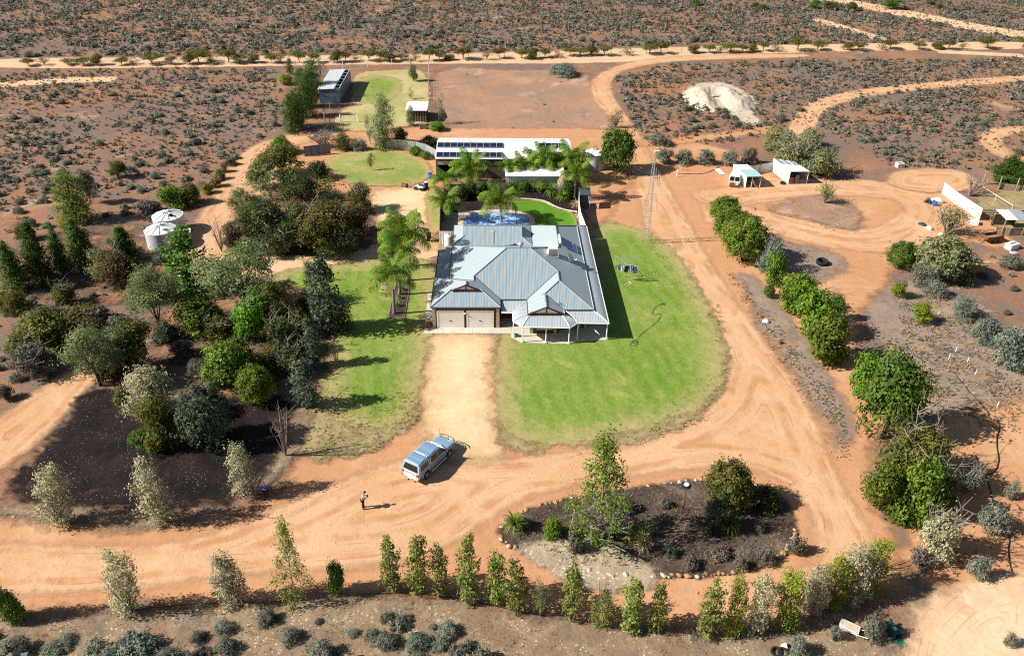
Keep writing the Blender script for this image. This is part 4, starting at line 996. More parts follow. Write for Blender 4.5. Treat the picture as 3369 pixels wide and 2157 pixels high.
MB().tube([tuple(P[3].lerp(P[2], .35) + Vector((0, 0, 1.0))), tuple(P[2] + Vector((-.2, -.25, .05)))], .09, 4).build('plank', M['timber'], o)
o, P = quadshed('hen_house', 'larger white poultry shed with dark mesh roof opening and barrow door', [(38.65, 116.3), (41.2, 115.0), (42.35, 111.15), (39.65, 110.95)], 1.95, [(0, 'zinc'), (1, 'zinc'), (3, 'white')])
m1 = [P[0].lerp(P[3], .45), P[1].lerp(P[2], .45)]
MB().slab([m1[0] + Vector((-.08, 0, 1.99)), m1[1] + Vector((.08, 0, 1.99)), P[2] + Vector((.1, -.1, 1.96)), P[3] + Vector((-.1, -.1, 1.96))], .05).build('roof_sheet', M['whiteroof'], o)
MB().slab([P[0].lerp(P[1], .7) + Vector((0, .05, 1.96)), P[1] + Vector((.1, .1, 1.96)), m1[1] + Vector((.08, .06, 1.97)), m1[0].lerp(m1[1], .75) + Vector((0, .06, 1.97))], .04).build('roof_sheet', M['zinc'], o)
for f in (.32, .66): MB().tube([tuple(P[0].lerp(P[1], f) + Vector((0, 0, 1.95))), tuple(m1[0].lerp(m1[1], f) + Vector((0, 0, 1.97)))], .05, 5).build('rafter', M['white'], o)
MB().slab([P[0] + Vector((.1, -.1, .9)), P[1] + Vector((-.1, -.1, .9)), m1[1] + Vector((-.1, 0, .9)), m1[0] + Vector((.1, 0, .9))], .02).build('mesh_floor', M['dark'], o)
for f, w_, m, z in ((.14, .26, 'rust', 1.0), (.45, .2, 'shedwall', 1.35), (.78, .40, 'slate', .75)):
    a, b = P[3].lerp(P[2], max(0, f - w_ / 2)), P[3].lerp(P[2], min(1, f + w_ / 2))
    MB().hexa([(a.x, a.y - .05, 0), (b.x, b.y - .05, 0), (b.x, b.y, 0), (a.x, a.y, 0), (a.x, a.y - .05, z), (b.x, b.y - .05, z), (b.x, b.y, z), (a.x, a.y, z)]).build('front_panel', M[m], o)
for q in (P[2], P[3]): MB().tube([(q.x, q.y, 0), (q.x, q.y, 1.95)], .05, 6).build('post', M['post'], o)
panel_fence('sheet_fence', 'low rusty grey corrugated fence linking the two hen houses', [(34.6, 114.0, 0), (36.5, 115.3, 0), (38.6, 116.2, 0)], 1.35, 'zinc', 'darktimber', 2.2)
def cab():
    o = top('truck_cab', 'derelict white truck cab without wheels beside the hen house', 'truck cab', (31.75, 110.7, 0), -.28)
    MB().hexa([(-.75, -.85, .1), (.8, -.85, .1), (.8, .9, .1), (-.75, .9, .1), (-.78, -.9, .75), (.82, -.9, .75), (.82, .92, .75), (-.78, .92, .75)]).build('body', M['white'], o)
    MB().slab([(-.66, -.62, 1.42), (.7, -.62, 1.42), (.7, .82, 1.42), (-.66, .82, 1.42)], .06).build('roof', M['white'], o)
    for x, y, X, Y in ((-.74, -.85, -.62, -.58), (.8, -.85, .66, -.58), (-.74, .88, -.62, .78), (.8, .88, .66, .78), (.03, -.85, .02, -.58)):
        MB().tube([(x, y, .74), (X, Y, 1.39)], .045, 4).build('pillar', M['white'], o)
    for x0, x1 in ((-.66, -.02), (.08, .72)): MB().slab([(x0, -.845, .78), (x1, -.845, .78), (x1 - .04, -.63, 1.34), (x0 + .04, -.63, 1.34)], .01).build('windscreen', M['glass'], o)
    MB().box(-.6, .65, -1.5, -.9, .15, .55).build('engine_block', M['rust'], o); MB().box(.25, .6, -1.55, -1.05, .5, .8).build('air_filter', M['cream'], o)
    MB().box(-.5, .5, -.2, .2, .6, 1.0).build('seat', M['dark'], o)
cab()
MBs = MB().box(-.42, .42, -1.15, 1.15, .03, .06, rz=.15)
tag(MBs.build('steel_sheet', M['whiteroof'], None, False, (30.7, 115.4, .02)), 'white steel sheet lying flat on red earth west of the hen houses', 'sheet')
def tyre(name, label, loc, r, w, rz=0.0, tilt=0.0):
    prof = [(r * .62, -w / 2), (r * .92, -w / 2), (r, -w * .3), (r, w * .3), (r * .92, w / 2), (r * .62, w / 2), (r * .62, -w / 2)]
    m = MB().lathe(prof, 26, closed=True)
    o = m.build(name, M['rubber'], None, True, (loc[0], loc[1], w / 2 + .02 + r * math.sin(tilt) * .9), rz); o.rotation_euler.x = tilt
    tag(o, label, 'tyre'); return o
tyre('tyre', 'old car tyre lying between the two hen houses', (38.9, 111.0, 0), .42, .22, 0, .08)
tyre('tyre', 'big tractor tyre lying on bare earth beside the hedge', G(1930, 620), .72, .42, 0, .10)

# sheep yard at the edge of the picture
def yard():
    panel_fence('sheet_fence', 'long bright white sheet wall of the sheep yard', [(60.75, 108.3, 0), (60.95, 104.6, 0), (61.35, 101.8, 0), (61.75, 99.3, 0)], 1.6, 'white', 'white', 2.2, ribs=False)
    o = top('rail_fence', 'dark slatted rail fence of the sheep yard under the roof sheets', 'fence', (61.7, 99.2, 0))
    for k in range(5): MB().box(0, 5.6, -.03, .03, .2 + k * .3, .34 + k * .3).build('slat', M['darktimber'], o)
    for k in range(5): MB().tube([(k * 1.4, 0, 0), (k * 1.4, 0, 1.75)], .06, 6).build('post', M['timber'], o)
    o = top('lean_to', 'lean-to of pale roof sheets over the shaded sheep pen', 'shelter', (62.1, 94.7, 0))
    for k in range(2):
        x0 = .15 + k * 1.55
        MB().slab([(x0, -.1, 2.2), (x0 + 1.5, -.05, 2.2), (x0 + 1.75, 3.0, 2.28), (x0 + .2, 3.0, 2.28)], .04).build('roof_sheet', M['whiteroof'] if k == 0 else M['zinc'], o)
    for x, y in ((.2, 0), (2.9, .1), (.4, 2.9), (3.3, 2.9)): MB().tube([(x, y, 0), (x, y, 2.18)], .07, 6).build('post', M['timber'], o)
    MB().box(.3, 3.3, 2.85, 2.95, 0, 1.5).build('back_wall', M['darktimber'], o)
    panel_fence('mesh_fence', 'rust brown netting fence in front of the sheep pen', [(61.6, 94.9, 0), (63.2, 94.6, 0), (64.9, 94.8, 0)], 1.0, 'timber', 'timber', 1.6, ribs=False)
    post_fence('timber_fence', 'row of tall leaning timber posts with netting by the dark pines', [(68.3, 112.0, 0), (69.7, 110.2, 0), (71.8, 109.5, 0), (75, 108.5, 0)], 2.0, 'timber', 2.6, .11, 2, 'zinc')
    panel_fence('sheet_fence', 'low sheet fence between the tall timber posts', [(69.8, 110.4, 0), (71.8, 109.9, 0), (74.5, 109.0, 0)], .8, 'timber', 'timber', 2.4, ribs=False)
    post_fence('pipe_fence', 'white pipe rail fence slanting through the sheep yard', [(66.4, 109.9, 0), (66.9, 105.6, 0), (67.4, 102.2, 0)], 1.0, 'post', 2.6, .035, 1, 'white')
yard()
def trailer():
    o = top('box_trailer', 'small rusty box trailer with wire cage side parked near the sheep yard', 'trailer', (60.15, 92.9, 0), .30)
    b = MB(); b.box(-1.1, 1.1, -.62, .62, .45, .5); b.box(-1.1, 1.1, -.66, -.62, .45, .95); b.box(-1.1, 1.1, .62, .66, .45, .95); b.box(1.1, 1.14, -.66, .66, .45, .95); b.build('tub', M['rust'], o)
    MB().box(-1.06, 1.06, -.58, .58, .50, .56).build('floor', M['timber'], o)
    n = 10; pr = [( -1.1 - .35 * math.sin(t), .5 + .45 * (1 - math.cos(t)) / 2 * 1.0) for t in np.linspace(0, math.pi, n)]
    V = [(x, y, z) for y in (-.66, .66) for x, z in pr]; F = [(i, i + 1, n + i + 1, n + i) for i in range(n - 1)] + [tuple(range(n)), tuple(range(n, 2 * n))[::-1]]
    MB().add(V, F).build('front_guard', M['rust'], o)
    for k in range(5): MB().tube([(-1.0 + k * .4, .64, .95), (-1.0 + k * .4, .64, 1.25)], .025, 4).build('cage_bar', M['dark'], o)
    MB().tube([(-1.1, .64, 1.25), (.7, .64, 1.25)], .03, 4).build('cage_rail', M['dark'], o)
    for s in (-1, 1): MB().tube([(-1.2, s * .4, .45), (-2.1, 0, .42)], .045, 4).build('drawbar', M['rust'], o)
    for y in (-.74, .74): MB().tube([(.1, y - .09, .31), (.1, y + .09, .31)], .31, 16).build('wheel', M['rubber'], o)
    MB().tube([(-1.95, 0, .0), (-1.95, 0, .5)], .03, 6).build('jockey_stand', M['zinc'], o)
trailer()
def crate(label, loc, sx, sy, sz, rz, m, cat='box', open_=False):
    o = top('crate', label, cat, loc, rz)
    if open_:
        b = MB(); t = .05
        b.box(-sx, sx, -sy, -sy + t, 0, sz); b.box(-sx, sx, sy - t, sy, 0, sz); b.box(-sx, -sx + t, -sy + t, sy - t, 0, sz); b.box(sx - t, sx, -sy + t, sy - t, 0, sz); b.box(-sx + t, sx - t, -sy + t, sy - t, 0, .05); b.build('body', M[m], o)
    else:
        MB().box(-sx, sx, -sy, sy, 0, sz).build('body', M[m], o)
        MB().box(-sx - .03, sx + .03, -sy - .03, sy + .03, sz + .003, sz + .06).build('lid', M[m], o)
        for y in (-.15, .2): MB().box(-sx * .6, sx * .8, y * sy - .04, y * sy + .04, sz + .062, sz + .08).build('batten', M['dark'], o)
    return o
crate('white chest with dark slots on its lid by the trailer', (61.7, 90.95, 0), .75, .45, .65, .45, 'white', 'chest')
crate('open white box outside the end of the white sheet wall', (60.35, 98.2, 0), .65, .5, .55, -.45, 'white', 'box', True)
crate('flat cream lid lying on the earth near the white chest', (61.3, 89.6, 0), .33, .26, .05, .1, 'cream', 'lid')
pt = [((57.15, 105.0), 'black', 'shiny black cushion in the heap beside the blue tub', .35), ((57.55, 104.7), 'black', 'long black cushion lowest in the heap beside the blue tub', .42), ((57.5, 105.35), 'slate', 'dark grey cushion topmost in the heap beside the blue tub', .4)]
def lump(name, label, cat, loc, r, h, m, seed, rough=.22, n=2):
    bm = bmesh.new(); bmesh.ops.create_icosphere(bm, subdivisions=n, radius=1)
    for v in bm.verts:
        k = 1 + rough * mnoise.noise(v.co * 1.7 + Vector((seed, 0, 0)))
        v.co = Vector((v.co.x * r * k, v.co.y * r * k * .8, max(-.12, v.co.z) * h * k))
    me = bpy.data.meshes.new(name); bm.to_mesh(me); bm.free()
    me.polygons.foreach_set('use_smooth', [True] * len(me.polygons))
    return tag(obj_of(name, me, M[m], None, (loc[0], loc[1], h * .1), seed), label, cat)
for i, (p, m, lab, r) in enumerate(pt): lump('cushion', lab, 'cushion', p, r, .38 + .15 * (i == 2), m, i + .3, .15)
lump('sack', 'big white bulk sack slumped beside the blue tub', 'sack', (58.7, 105.2), .9, .62, 'white', 3.1)
lump('sack', 'white plastic sack under the sparse tree by the sheep yard', 'sack', G(2182, 538), .5, .42, 'white', 5.1)
lump('sack', 'crumpled white bag behind the grey green bush near the sheep yard', 'sack', G(2210, 553), .42, .35, 'white', 7.7)
lump('sack', 'white bag lying alone on the red track edge', 'sack', G(1798, 757), .42, .36, 'white', 9.2)
o = top('tub', 'bright blue open tub beside the black cushions', 'tub', (57.75, 103.95, 0), 0)
MB().lathe([(.28, 0), (.38, .6), (.40, .62), (.36, .62), (.27, .05), (.0, .05)], 20).build('body', M['blue'], o)
M['tarp'] = simple('dark_tarp', (.05, .06, .08), .6, .3)
lump('tarpaulin', 'folded dark tarpaulin beside the sparse tree', 'tarpaulin', G(2166, 528), .6, .25, 'tarp', 2.2)
lump('stump', 'small dark stump on the bare earth beside the track', 'stump', G(1756, 536), .25, .25, 'bark', 1.2)
lump('stump', 'dark charred stump on the track edge below the white bag', 'stump', G(1833, 806), .28, .28, 'bark', 4.2)
lump('boulder', 'dark lump of wood lying beside the dark green bush', 'log', G(2090, 612), .45, .25, 'bark', 6.2)

# junk by the shed corner
JB = [((974, 443), 'blue', 'bright blue drum by the open shed bay', .29, .85, True), ((998, 436), 'navy', 'navy drum with a white lid among the junk', .29, .9, True), ((1003, 422), 'blue', 'light blue tub with open top by the shed post', .33, .7, False)]
for p, m, lab, r, h, lid in [((1010, 419), 'blue', 'bright blue drum closest to the shed post', .30, .85, False), ((1001, 442), 'navy', 'navy drum with a white lid in the junk row', .30, .9, True)]:
    o = top('drum', lab, 'drum', G(*p), 0)
    MB().lathe([(r * .95, 0), (r, .06), (r, h * .33), (r * 1.05, h * .36), (r, h * .39), (r, h * .66), (r * 1.05, h * .69), (r, h * .72), (r * .97, h)], 20).build('body', M[m], o)
    if lid: MB().lathe([(r * .98, h + .003), (r * .98, h + .05), (.0, h + .06)], 20).build('lid', M['white'], o)
o = top('drum', 'rusty open drum lying on its side at the lawn edge', 'drum', G(951, 440), 2.6)
MB().lathe([(.30, -.42), (.32, -.4), (.32, .42), (.29, .42), (.29, -.36), (.0, -.36)], 20).xf(Matrix.Translation((0, 0, .33)) @ Matrix.Rotation(R(90), 4, 'Y')).build('body', M['rust'], o)
def bike(label, loc, rz, m):
    o = top('quad_bike', label, 'quad bike', loc, rz)
    for x in (-.5, .5):
        for y in (-.36, .36): MB().tube([(x, y - .1, .26), (x, y + .1, .26)], .26, 14).build('wheel', M['rubber'], o)
    MB().hexa([(-.7, -.3, .4), (.7, -.25, .4), (.7, .25, .4), (-.7, .3, .4), (-.6, -.22, .68), (.6, -.18, .62), (.6, .18, .62), (-.6, .22, .68)]).build('body', M[m], o)
    MB().box(-.5, .15, -.15, .15, .68, .80).build('seat', M['black'], o)
    MB().tube([(.35, -.36, .95), (.42, 0, .85), (.35, .36, .95)], .025, 5).build('handlebar', M['chrome'], o)
bike('white quad bike among the junk by the shed corner', G(987, 446), 2.7, 'white')
o = top('junk_pipes', 'tangle of silver pipe frames between rusty drum and quad bike', 'pipe frame', G(969, 444), .4)
for a, b in (((-.6, 0, .05), (-.4, .1, .9)), ((-.4, .1, .9), (.5, .2, .95)), ((.5, .2, .95), (.7, -.1, .05)), ((-.6, .4, .05), (.6, .5, .7)), ((-.5, -.2, .3), (.6, .3, .35))): MB().tube([a, b], .035, 6).build('pipe', M['zinc'], o)

# ------------------------------------------------------------------ mast, clothes hoist, lamp, hoses
def mast():
    b = G(1516, 569); h = 11.6; o = top('lattice_mast', 'tall slender lattice aerial mast with short rods beside the lawn', 'mast', b, .15)
    rb, rt = .62, .10
    legs = []
    for k in range(3):
        t = 2 * math.pi * k / 3 + .5
        p0, p1 = Vector((rb * math.cos(t), rb * math.sin(t), 0)), Vector((rt * math.cos(t), rt * math.sin(t), h)); legs.append((p0, p1))
        MB().tube([p0, p1], .030, 6).build('leg', M['zinc'], o)
    n = 17
    for i in range(n):
        f = 1 - (1 - i / n) ** 1.25
        g = 1 - (1 - (i + 1) / n) ** 1.25
        m = MB()
        for k in range(3):
            a0, a1 = legs[k]; c0, c1 = legs[(k + 1) % 3]
            m.tube([a0.lerp(a1, f), c0.lerp(c1, f)], .017, 4); m.tube([a0.lerp(a1, f), c0.lerp(c1, g)], .012, 4)
        m.build('brace', M['zinc'], o)
    MB().box(-.1, .55, -.12, .12, h - .05, h + .18).build('head', M['white'], o)
    for k, x in enumerate((.35, .6, .85)): MB().tube([(x, 0, h - 3.6 - .3 * k), (x, 0, h - 1.9 - .25 * k)], .03, 5).build('aerial_rod', M['zinc'], o)
    MB().tube([(.1, 0, h - 3.2), (.9, 0, h - 3.2)], .025, 4).build('aerial_arm', M['zinc'], o)
mast()
def hoist():
    b = G(1467.5, 652); o = top('clothes_hoist', 'rotary clothes hoist on the lawn with laundry pegged on one side', 'clothes hoist', b, .5)
    MB().tube([(0, 0, 0), (0, 0, 2.05)], .04, 8).build('pole', M['zinc'], o)
    C = [Vector((1.75 * math.cos(t), 1.75 * math.sin(t), 2.15)) for t in (R(10), R(100), R(190), R(280))]
    for c in C: MB().tube([(0, 0, 1.75), c], .025, 5).build('arm', M['zinc'], o)
    for f in (.4, .6, .8, 1.0):
        m = MB()
        for k in range(4): m.tube([Vector((0, 0, 1.85)).lerp(C[k], f), Vector((0, 0, 1.85)).lerp(C[(k + 1) % 4], f)], .009, 3)
        m.build('line', M['zinc'], o)
    kinds = [('shirtpale', .5), ('white', .7), ('trousers', .8), ('shirtpale', .7), ('denim', .9), ('trousers', .7), ('white', .5), ('denim', .8), ('trousers', .6)]
    M['denim'] = simple('denim', (.10, .17, .33), .9, .2)
    names = {'shirtpale': 'pale grey shirt', 'white': 'white towel', 'trousers': 'black shirt', 'denim': 'blue jeans'}
    i = 0
    for f in (1.0, .7):
        a, c = Vector((0, 0, 1.85)).lerp(C[2], f), Vector((0, 0, 1.85)).lerp(C[3], f)
        n = 5 if f == 1 else 4
        for k in range(n):
            m, ln = kinds[i]; i += 1
            p, q = a.lerp(c, (k + .08) / n), a.lerp(c, (k + .92) / n)
            d = (q - p).normalized(); nn = Vector((-d.y, d.x, 0)) * .02; V = []
            seg = 5
            for s in range(seg + 1):
                for z in (0, -ln * .5, -ln):
                    V.append(p.lerp(q, s / seg) + nn * (1.5 * math.sin(s * 2.1 + z * 4) + (2 if z else 0)) + Vector((0, 0, z)))
            F = [(s * 3 + j, s * 3 + j + 1, s * 3 + j + 4, s * 3 + j + 3) for s in range(seg) for j in (0, 1)]
            g = MB().add([tuple(v) for v in V], F)
            V2 = [tuple(v + nn * .6) for v in V]; g.add(V2, [t[::-1] for t in F])
            ob = g.build('garment', M[m], None); ob.location = b; ob.rotation_euler.z = .5
            tag(ob, f"{names[m]} pegged on the {'outer' if f == 1 else 'inner'} hoist line, place {['nearest the pole corner', 'second along', 'in the middle', 'fourth along', 'at the far end'][k]}", 'laundry', 'laundry on the clothes hoist')
hoist()
o = top('folding_chair', 'fallen white tubular chair frame on the lawn by the hoist', 'chair', G(1474, 669), .9)
for a, b in (((-.5, -.18, .06), (.5, -.18, .1)), ((-.5, .18, .06), (.5, .18, .1)), ((.5, -.18, .1), (.5, .18, .1)), ((-.5, -.18, .06), (-.5, .18, .06))): MB().tube([a, b], .035, 6).build('frame', M['white'], o)
def line_obj(name, label, cat, pts, r, m, z=.05):
    C = np.array([[G(*p).x, G(*p).y] for p in pts]); C = chaikin(C, 3, False)
    return tag(MB().tube([(x, y, z + .02 * math.sin(i)) for i, (x, y) in enumerate(C)], r, 5).build(name, M[m], None), label, cat)
line_obj('garden_hose', 'dark garden hose trailing in loops across the sunny lawn', 'hose', [(1554, 716), (1540, 722), (1530, 735), (1536, 745), (1547, 738), (1553, 740), (1545, 756), (1520, 775), (1502, 790), (1493, 803), (1482, 806), (1490, 810), (1497, 804), (1488, 800), (1480, 808), (1478, 815), (1494, 814), (1498, 804)], .021, 'hose', .16)
o = top('sprinkler', 'green sprinkler at the end of the garden hose', 'sprinkler', G(1556, 714, .13), .3)
MB().tube([(-.25, 0, .05), (.25, 0, .05)], .04, 5).build('base', M['green'], o); MB().tube([(0, -.2, .12), (0, .2, .14)], .03, 5).build('arm', M['green'], o)
line_obj('poly_pipe', 'black poly pipe snaking down past the silver saltbushes to the sandy clearing', 'pipe', [(2340, 985), (2350, 1000), (2338, 1035), (2348, 1085), (2335, 1110), (2312, 1118), (2300, 1090), (2288, 1065), (2296, 1080), (2320, 1125), (2335, 1190), (2360, 1235), (2372, 1262), (2366, 1300), (2378, 1350), (2398, 1450), (2412, 1480)], .05, 'pipe')
line_obj('poly_pipe', 'thin black pipe crossing the grey litter beside the white pegs', 'pipe', [(2240, 875), (2280, 925), (2318, 965), (2328, 988), (2340, 985)], .035, 'pipe')
line_obj('poly_pipe', 'black pipe looping over red earth west of the hen houses', 'pipe', [(1590, 408), (1640, 410), (1668, 405), (1690, 390), (1722, 388)], .04, 'pipe')
line_obj('power_lead', 'dark cable lying across the track from the mast to the hedge', 'cable', [(1520, 569), (1560, 571), (1620, 569), (1685, 565)], .03, 'pipe', .06)
line_obj('drip_line', 'thin black drip line along the foot of the sapling row', 'pipe', [(240, 1420), (310, 1435), (420, 1420), (555, 1415), (700, 1412), (925, 1390), (1040, 1400), (1170, 1425), (1340, 1460), (1540, 1490), (1650, 1495)], .03, 'pipe', .08)
def lamp():
    b = G(1598, 1224); o = top('lamp_post', 'rusty garden lamp post with round white topped head on the roundabout', 'lamp post', b, .2)
    MB().tube([(0, 0, 0), (.02, 0, 1.8), (.0, 0, 3.55)], [.06, .05, .045], 8).build('pole', M['rust'], o)
    MB().lathe([(.0, 3.45), (.12, 3.5), (.36, 3.58), (.36, 3.66), (.22, 3.70), (.0, 3.71)], 24).build('head', M['black'], o)
    MB().lathe([(.21, 3.705), (.19, 3.76), (.0, 3.80)], 20).build('dome', M['white'], o)
lamp()
# verge litter at the foot of the picture
def barrow():
    o = top('wheelbarrow', 'pale metal wheelbarrow tipped among saltbushes at the verge', 'wheelbarrow', G(1995, 1485), -.55)
    MB().hexa([(-.45, -.22, .28), (.35, -.22, .28), (.35, .22, .28), (-.45, .22, .28), (-.72, -.34, .62), (.50, -.34, .56), (.50, .34, .56), (-.72, .34, .62)]).build('tray', M['cream'], o)
    MB().slab([(-.62, -.28, .622), (.44, -.28, .572), (.44, .28, .572), (-.62, .28, .622)], .01).build('tray_inside', M['limestone'], o)
    for s in (-1, 1):
        MB().tube([(-.85, s * .05, .2), (-.3, s * .22, .30), (.5, s * .27, .38), (1.1, s * .30, .55)], .025, 6).build('handle', M['cream'], o)
        MB().tube([(.4, s * .26, .36), (.5, s * .26, .02)], .02, 5).build('leg', M['cream'], o)
    MB().tube([(-.85, -.05, .2), (-.85, .05, .2)], .2, 16).build('wheel', M['rubber'], o)
barrow()
o = top('wheelie_bin', 'green wheelie bin toppled on its side with the lid flung open', 'bin', G(2094, 1486), 0)
o.rotation_euler = (0, 0, R(-70))
B = MB()
n = [(-.24, -.22), (.24, -.22), (.24, .22), (-.24, .22)]; f = [(-.31, -.3), (.31, -.3), (.31, .3), (-.31, .3)]
bd = MB()
V = [(-.55, y, z + .32) for y, z in n] + [(.5, y, z + .32) for y, z in f] + [(.5, y * .86, z * .86 + .32) for y, z in f] + [(-.45, y * .86, z * .86 + .32) for y, z in n]
bd.add(V, [(0, 1, 2, 3)] + [(i, (i + 1) % 4, 4 + (i + 1) % 4, 4 + i) for i in range(4)] + [(4 + i, 4 + (i + 1) % 4, 8 + (i + 1) % 4, 8 + i) for i in range(4)] + [(8 + i, 8 + (i + 1) % 4, 12 + (i + 1) % 4, 12 + i) for i in range(4)] + [(12, 13, 14, 15)])
bd.build('body', M['green'], o)
MB().box(.56, 1.12, -.3, .28, .03, .08).build('lid', M['green'], o)
for y in (-.2, .2): MB().tube([(-.5, y - .05, .60), (-.5, y + .05, .60)], .1, 12).build('wheel', M['rubber'], o)
MB().box(-.05, .22, -.12, .12, .602, .606, ).build('number_label', M['white'], o)
tag(MB().tube([tuple(G(1990, 1535, .06)), tuple(G(2052, 1504, .06))], .07, 6).build('fence_post', M['darktimber'], None), 'fallen dark timber post lying on red earth below the wheelbarrow', 'post')
tag(MB().tube([(0, 0, .1), (.08, .02, .1)], .12, 12).build('paint_tin', M['black'], None, False, G(2066, 1503)), 'small black tin on its side near the toppled bin', 'tin')
tag(MB().lathe([(.16, 0), (.2, .35), (.0, .36)], 14).xf(Matrix.Rotation(R(70), 4, 'Y')).build('bucket', M['white'], None, False, G(1835, 1518, .16)), 'white bucket on its side beside a saltbush at the verge', 'bucket')
for k, (x, y) in enumerate(((1822, 1534), (1838, 1536))):
    tyre('tyre', ['black tyre sunk in the verge litter below the white bucket', 'second black tyre touching the one below the white bucket'][k], G(x, y), .36, .2, 0, .2)
for k, (x, y) in enumerate(((2203, 741), (2290, 880), (2272, 850), (2244, 826), (2342, 954), (2228, 843))):
    tag(MB().tube([(0, 0, 0), (.03, .02, .55)], .04, 5).build('peg', M['post'], None, False, G(x, y)), 'short white garden peg standing in the dry grey litter', 'peg', 'white pegs marking the irrigation line')
for k, (x, y) in enumerate(((1589, 415), (1603, 400), (1915, 447))):
    tag(MB().tube([(0, 0, 0), (.05, .0, 1.1 - .2 * k)], .06, 6).build('stake', M['post'] if k == 0 else M['timber'], None, False, G(x, y)), ['short white stake in the red earth west of the hen houses', 'thin timber stake beside the looping black pipe', 'thin timber stake between the hen houses and the small island tree'][k], 'stake')
crate('small pale box in the scrub beyond the hen houses', G(2112, 392), .55, .4, .6, .2, 'white', 'box')
crate('low frame of old pale crates in the scrub', G(2162, 388), .6, .45, .3, -.2, 'timber', 'crate', True)
tag(MB().box(-1.0, 1.0, -.14, .14, .02, .08, rz=-.7).build('plank', M['shedwall'], None, False, G(2245, 600)), 'dark plank lying on the earth beside the trailer drawbar', 'plank')
tag(MB().box(-.55, .55, -.05, .05, .02, .07, rz=.15).build('plank', M['white'], None, False, G(2318, 616)), 'thin white batten lying on earth below the flat cream lid', 'plank')
tag(MB().box(-.5, .5, -.3, .3, .02, .06, rz=-.4).build('board', M['cream'], None, False, G(2285, 620)), 'pale square board lying behind the dark green shrub', 'board')
o = top('jerry_can', 'small blue can lying in front of the yard edge saltbushes', 'can', G(1668, 369, .02), .4)
MB().box(-.28, .28, -.12, .12, 0, .38).build('body', M['blue'], o); MB().box(-.1, .1, -.03, .03, .38, .45).build('handle', M['blue'], o)
crate('flat pale slab lying in the pit of the white spoil heap', G(1686, 226, .3), 1.1, .35, .12, .1, 'concrete', 'slab')

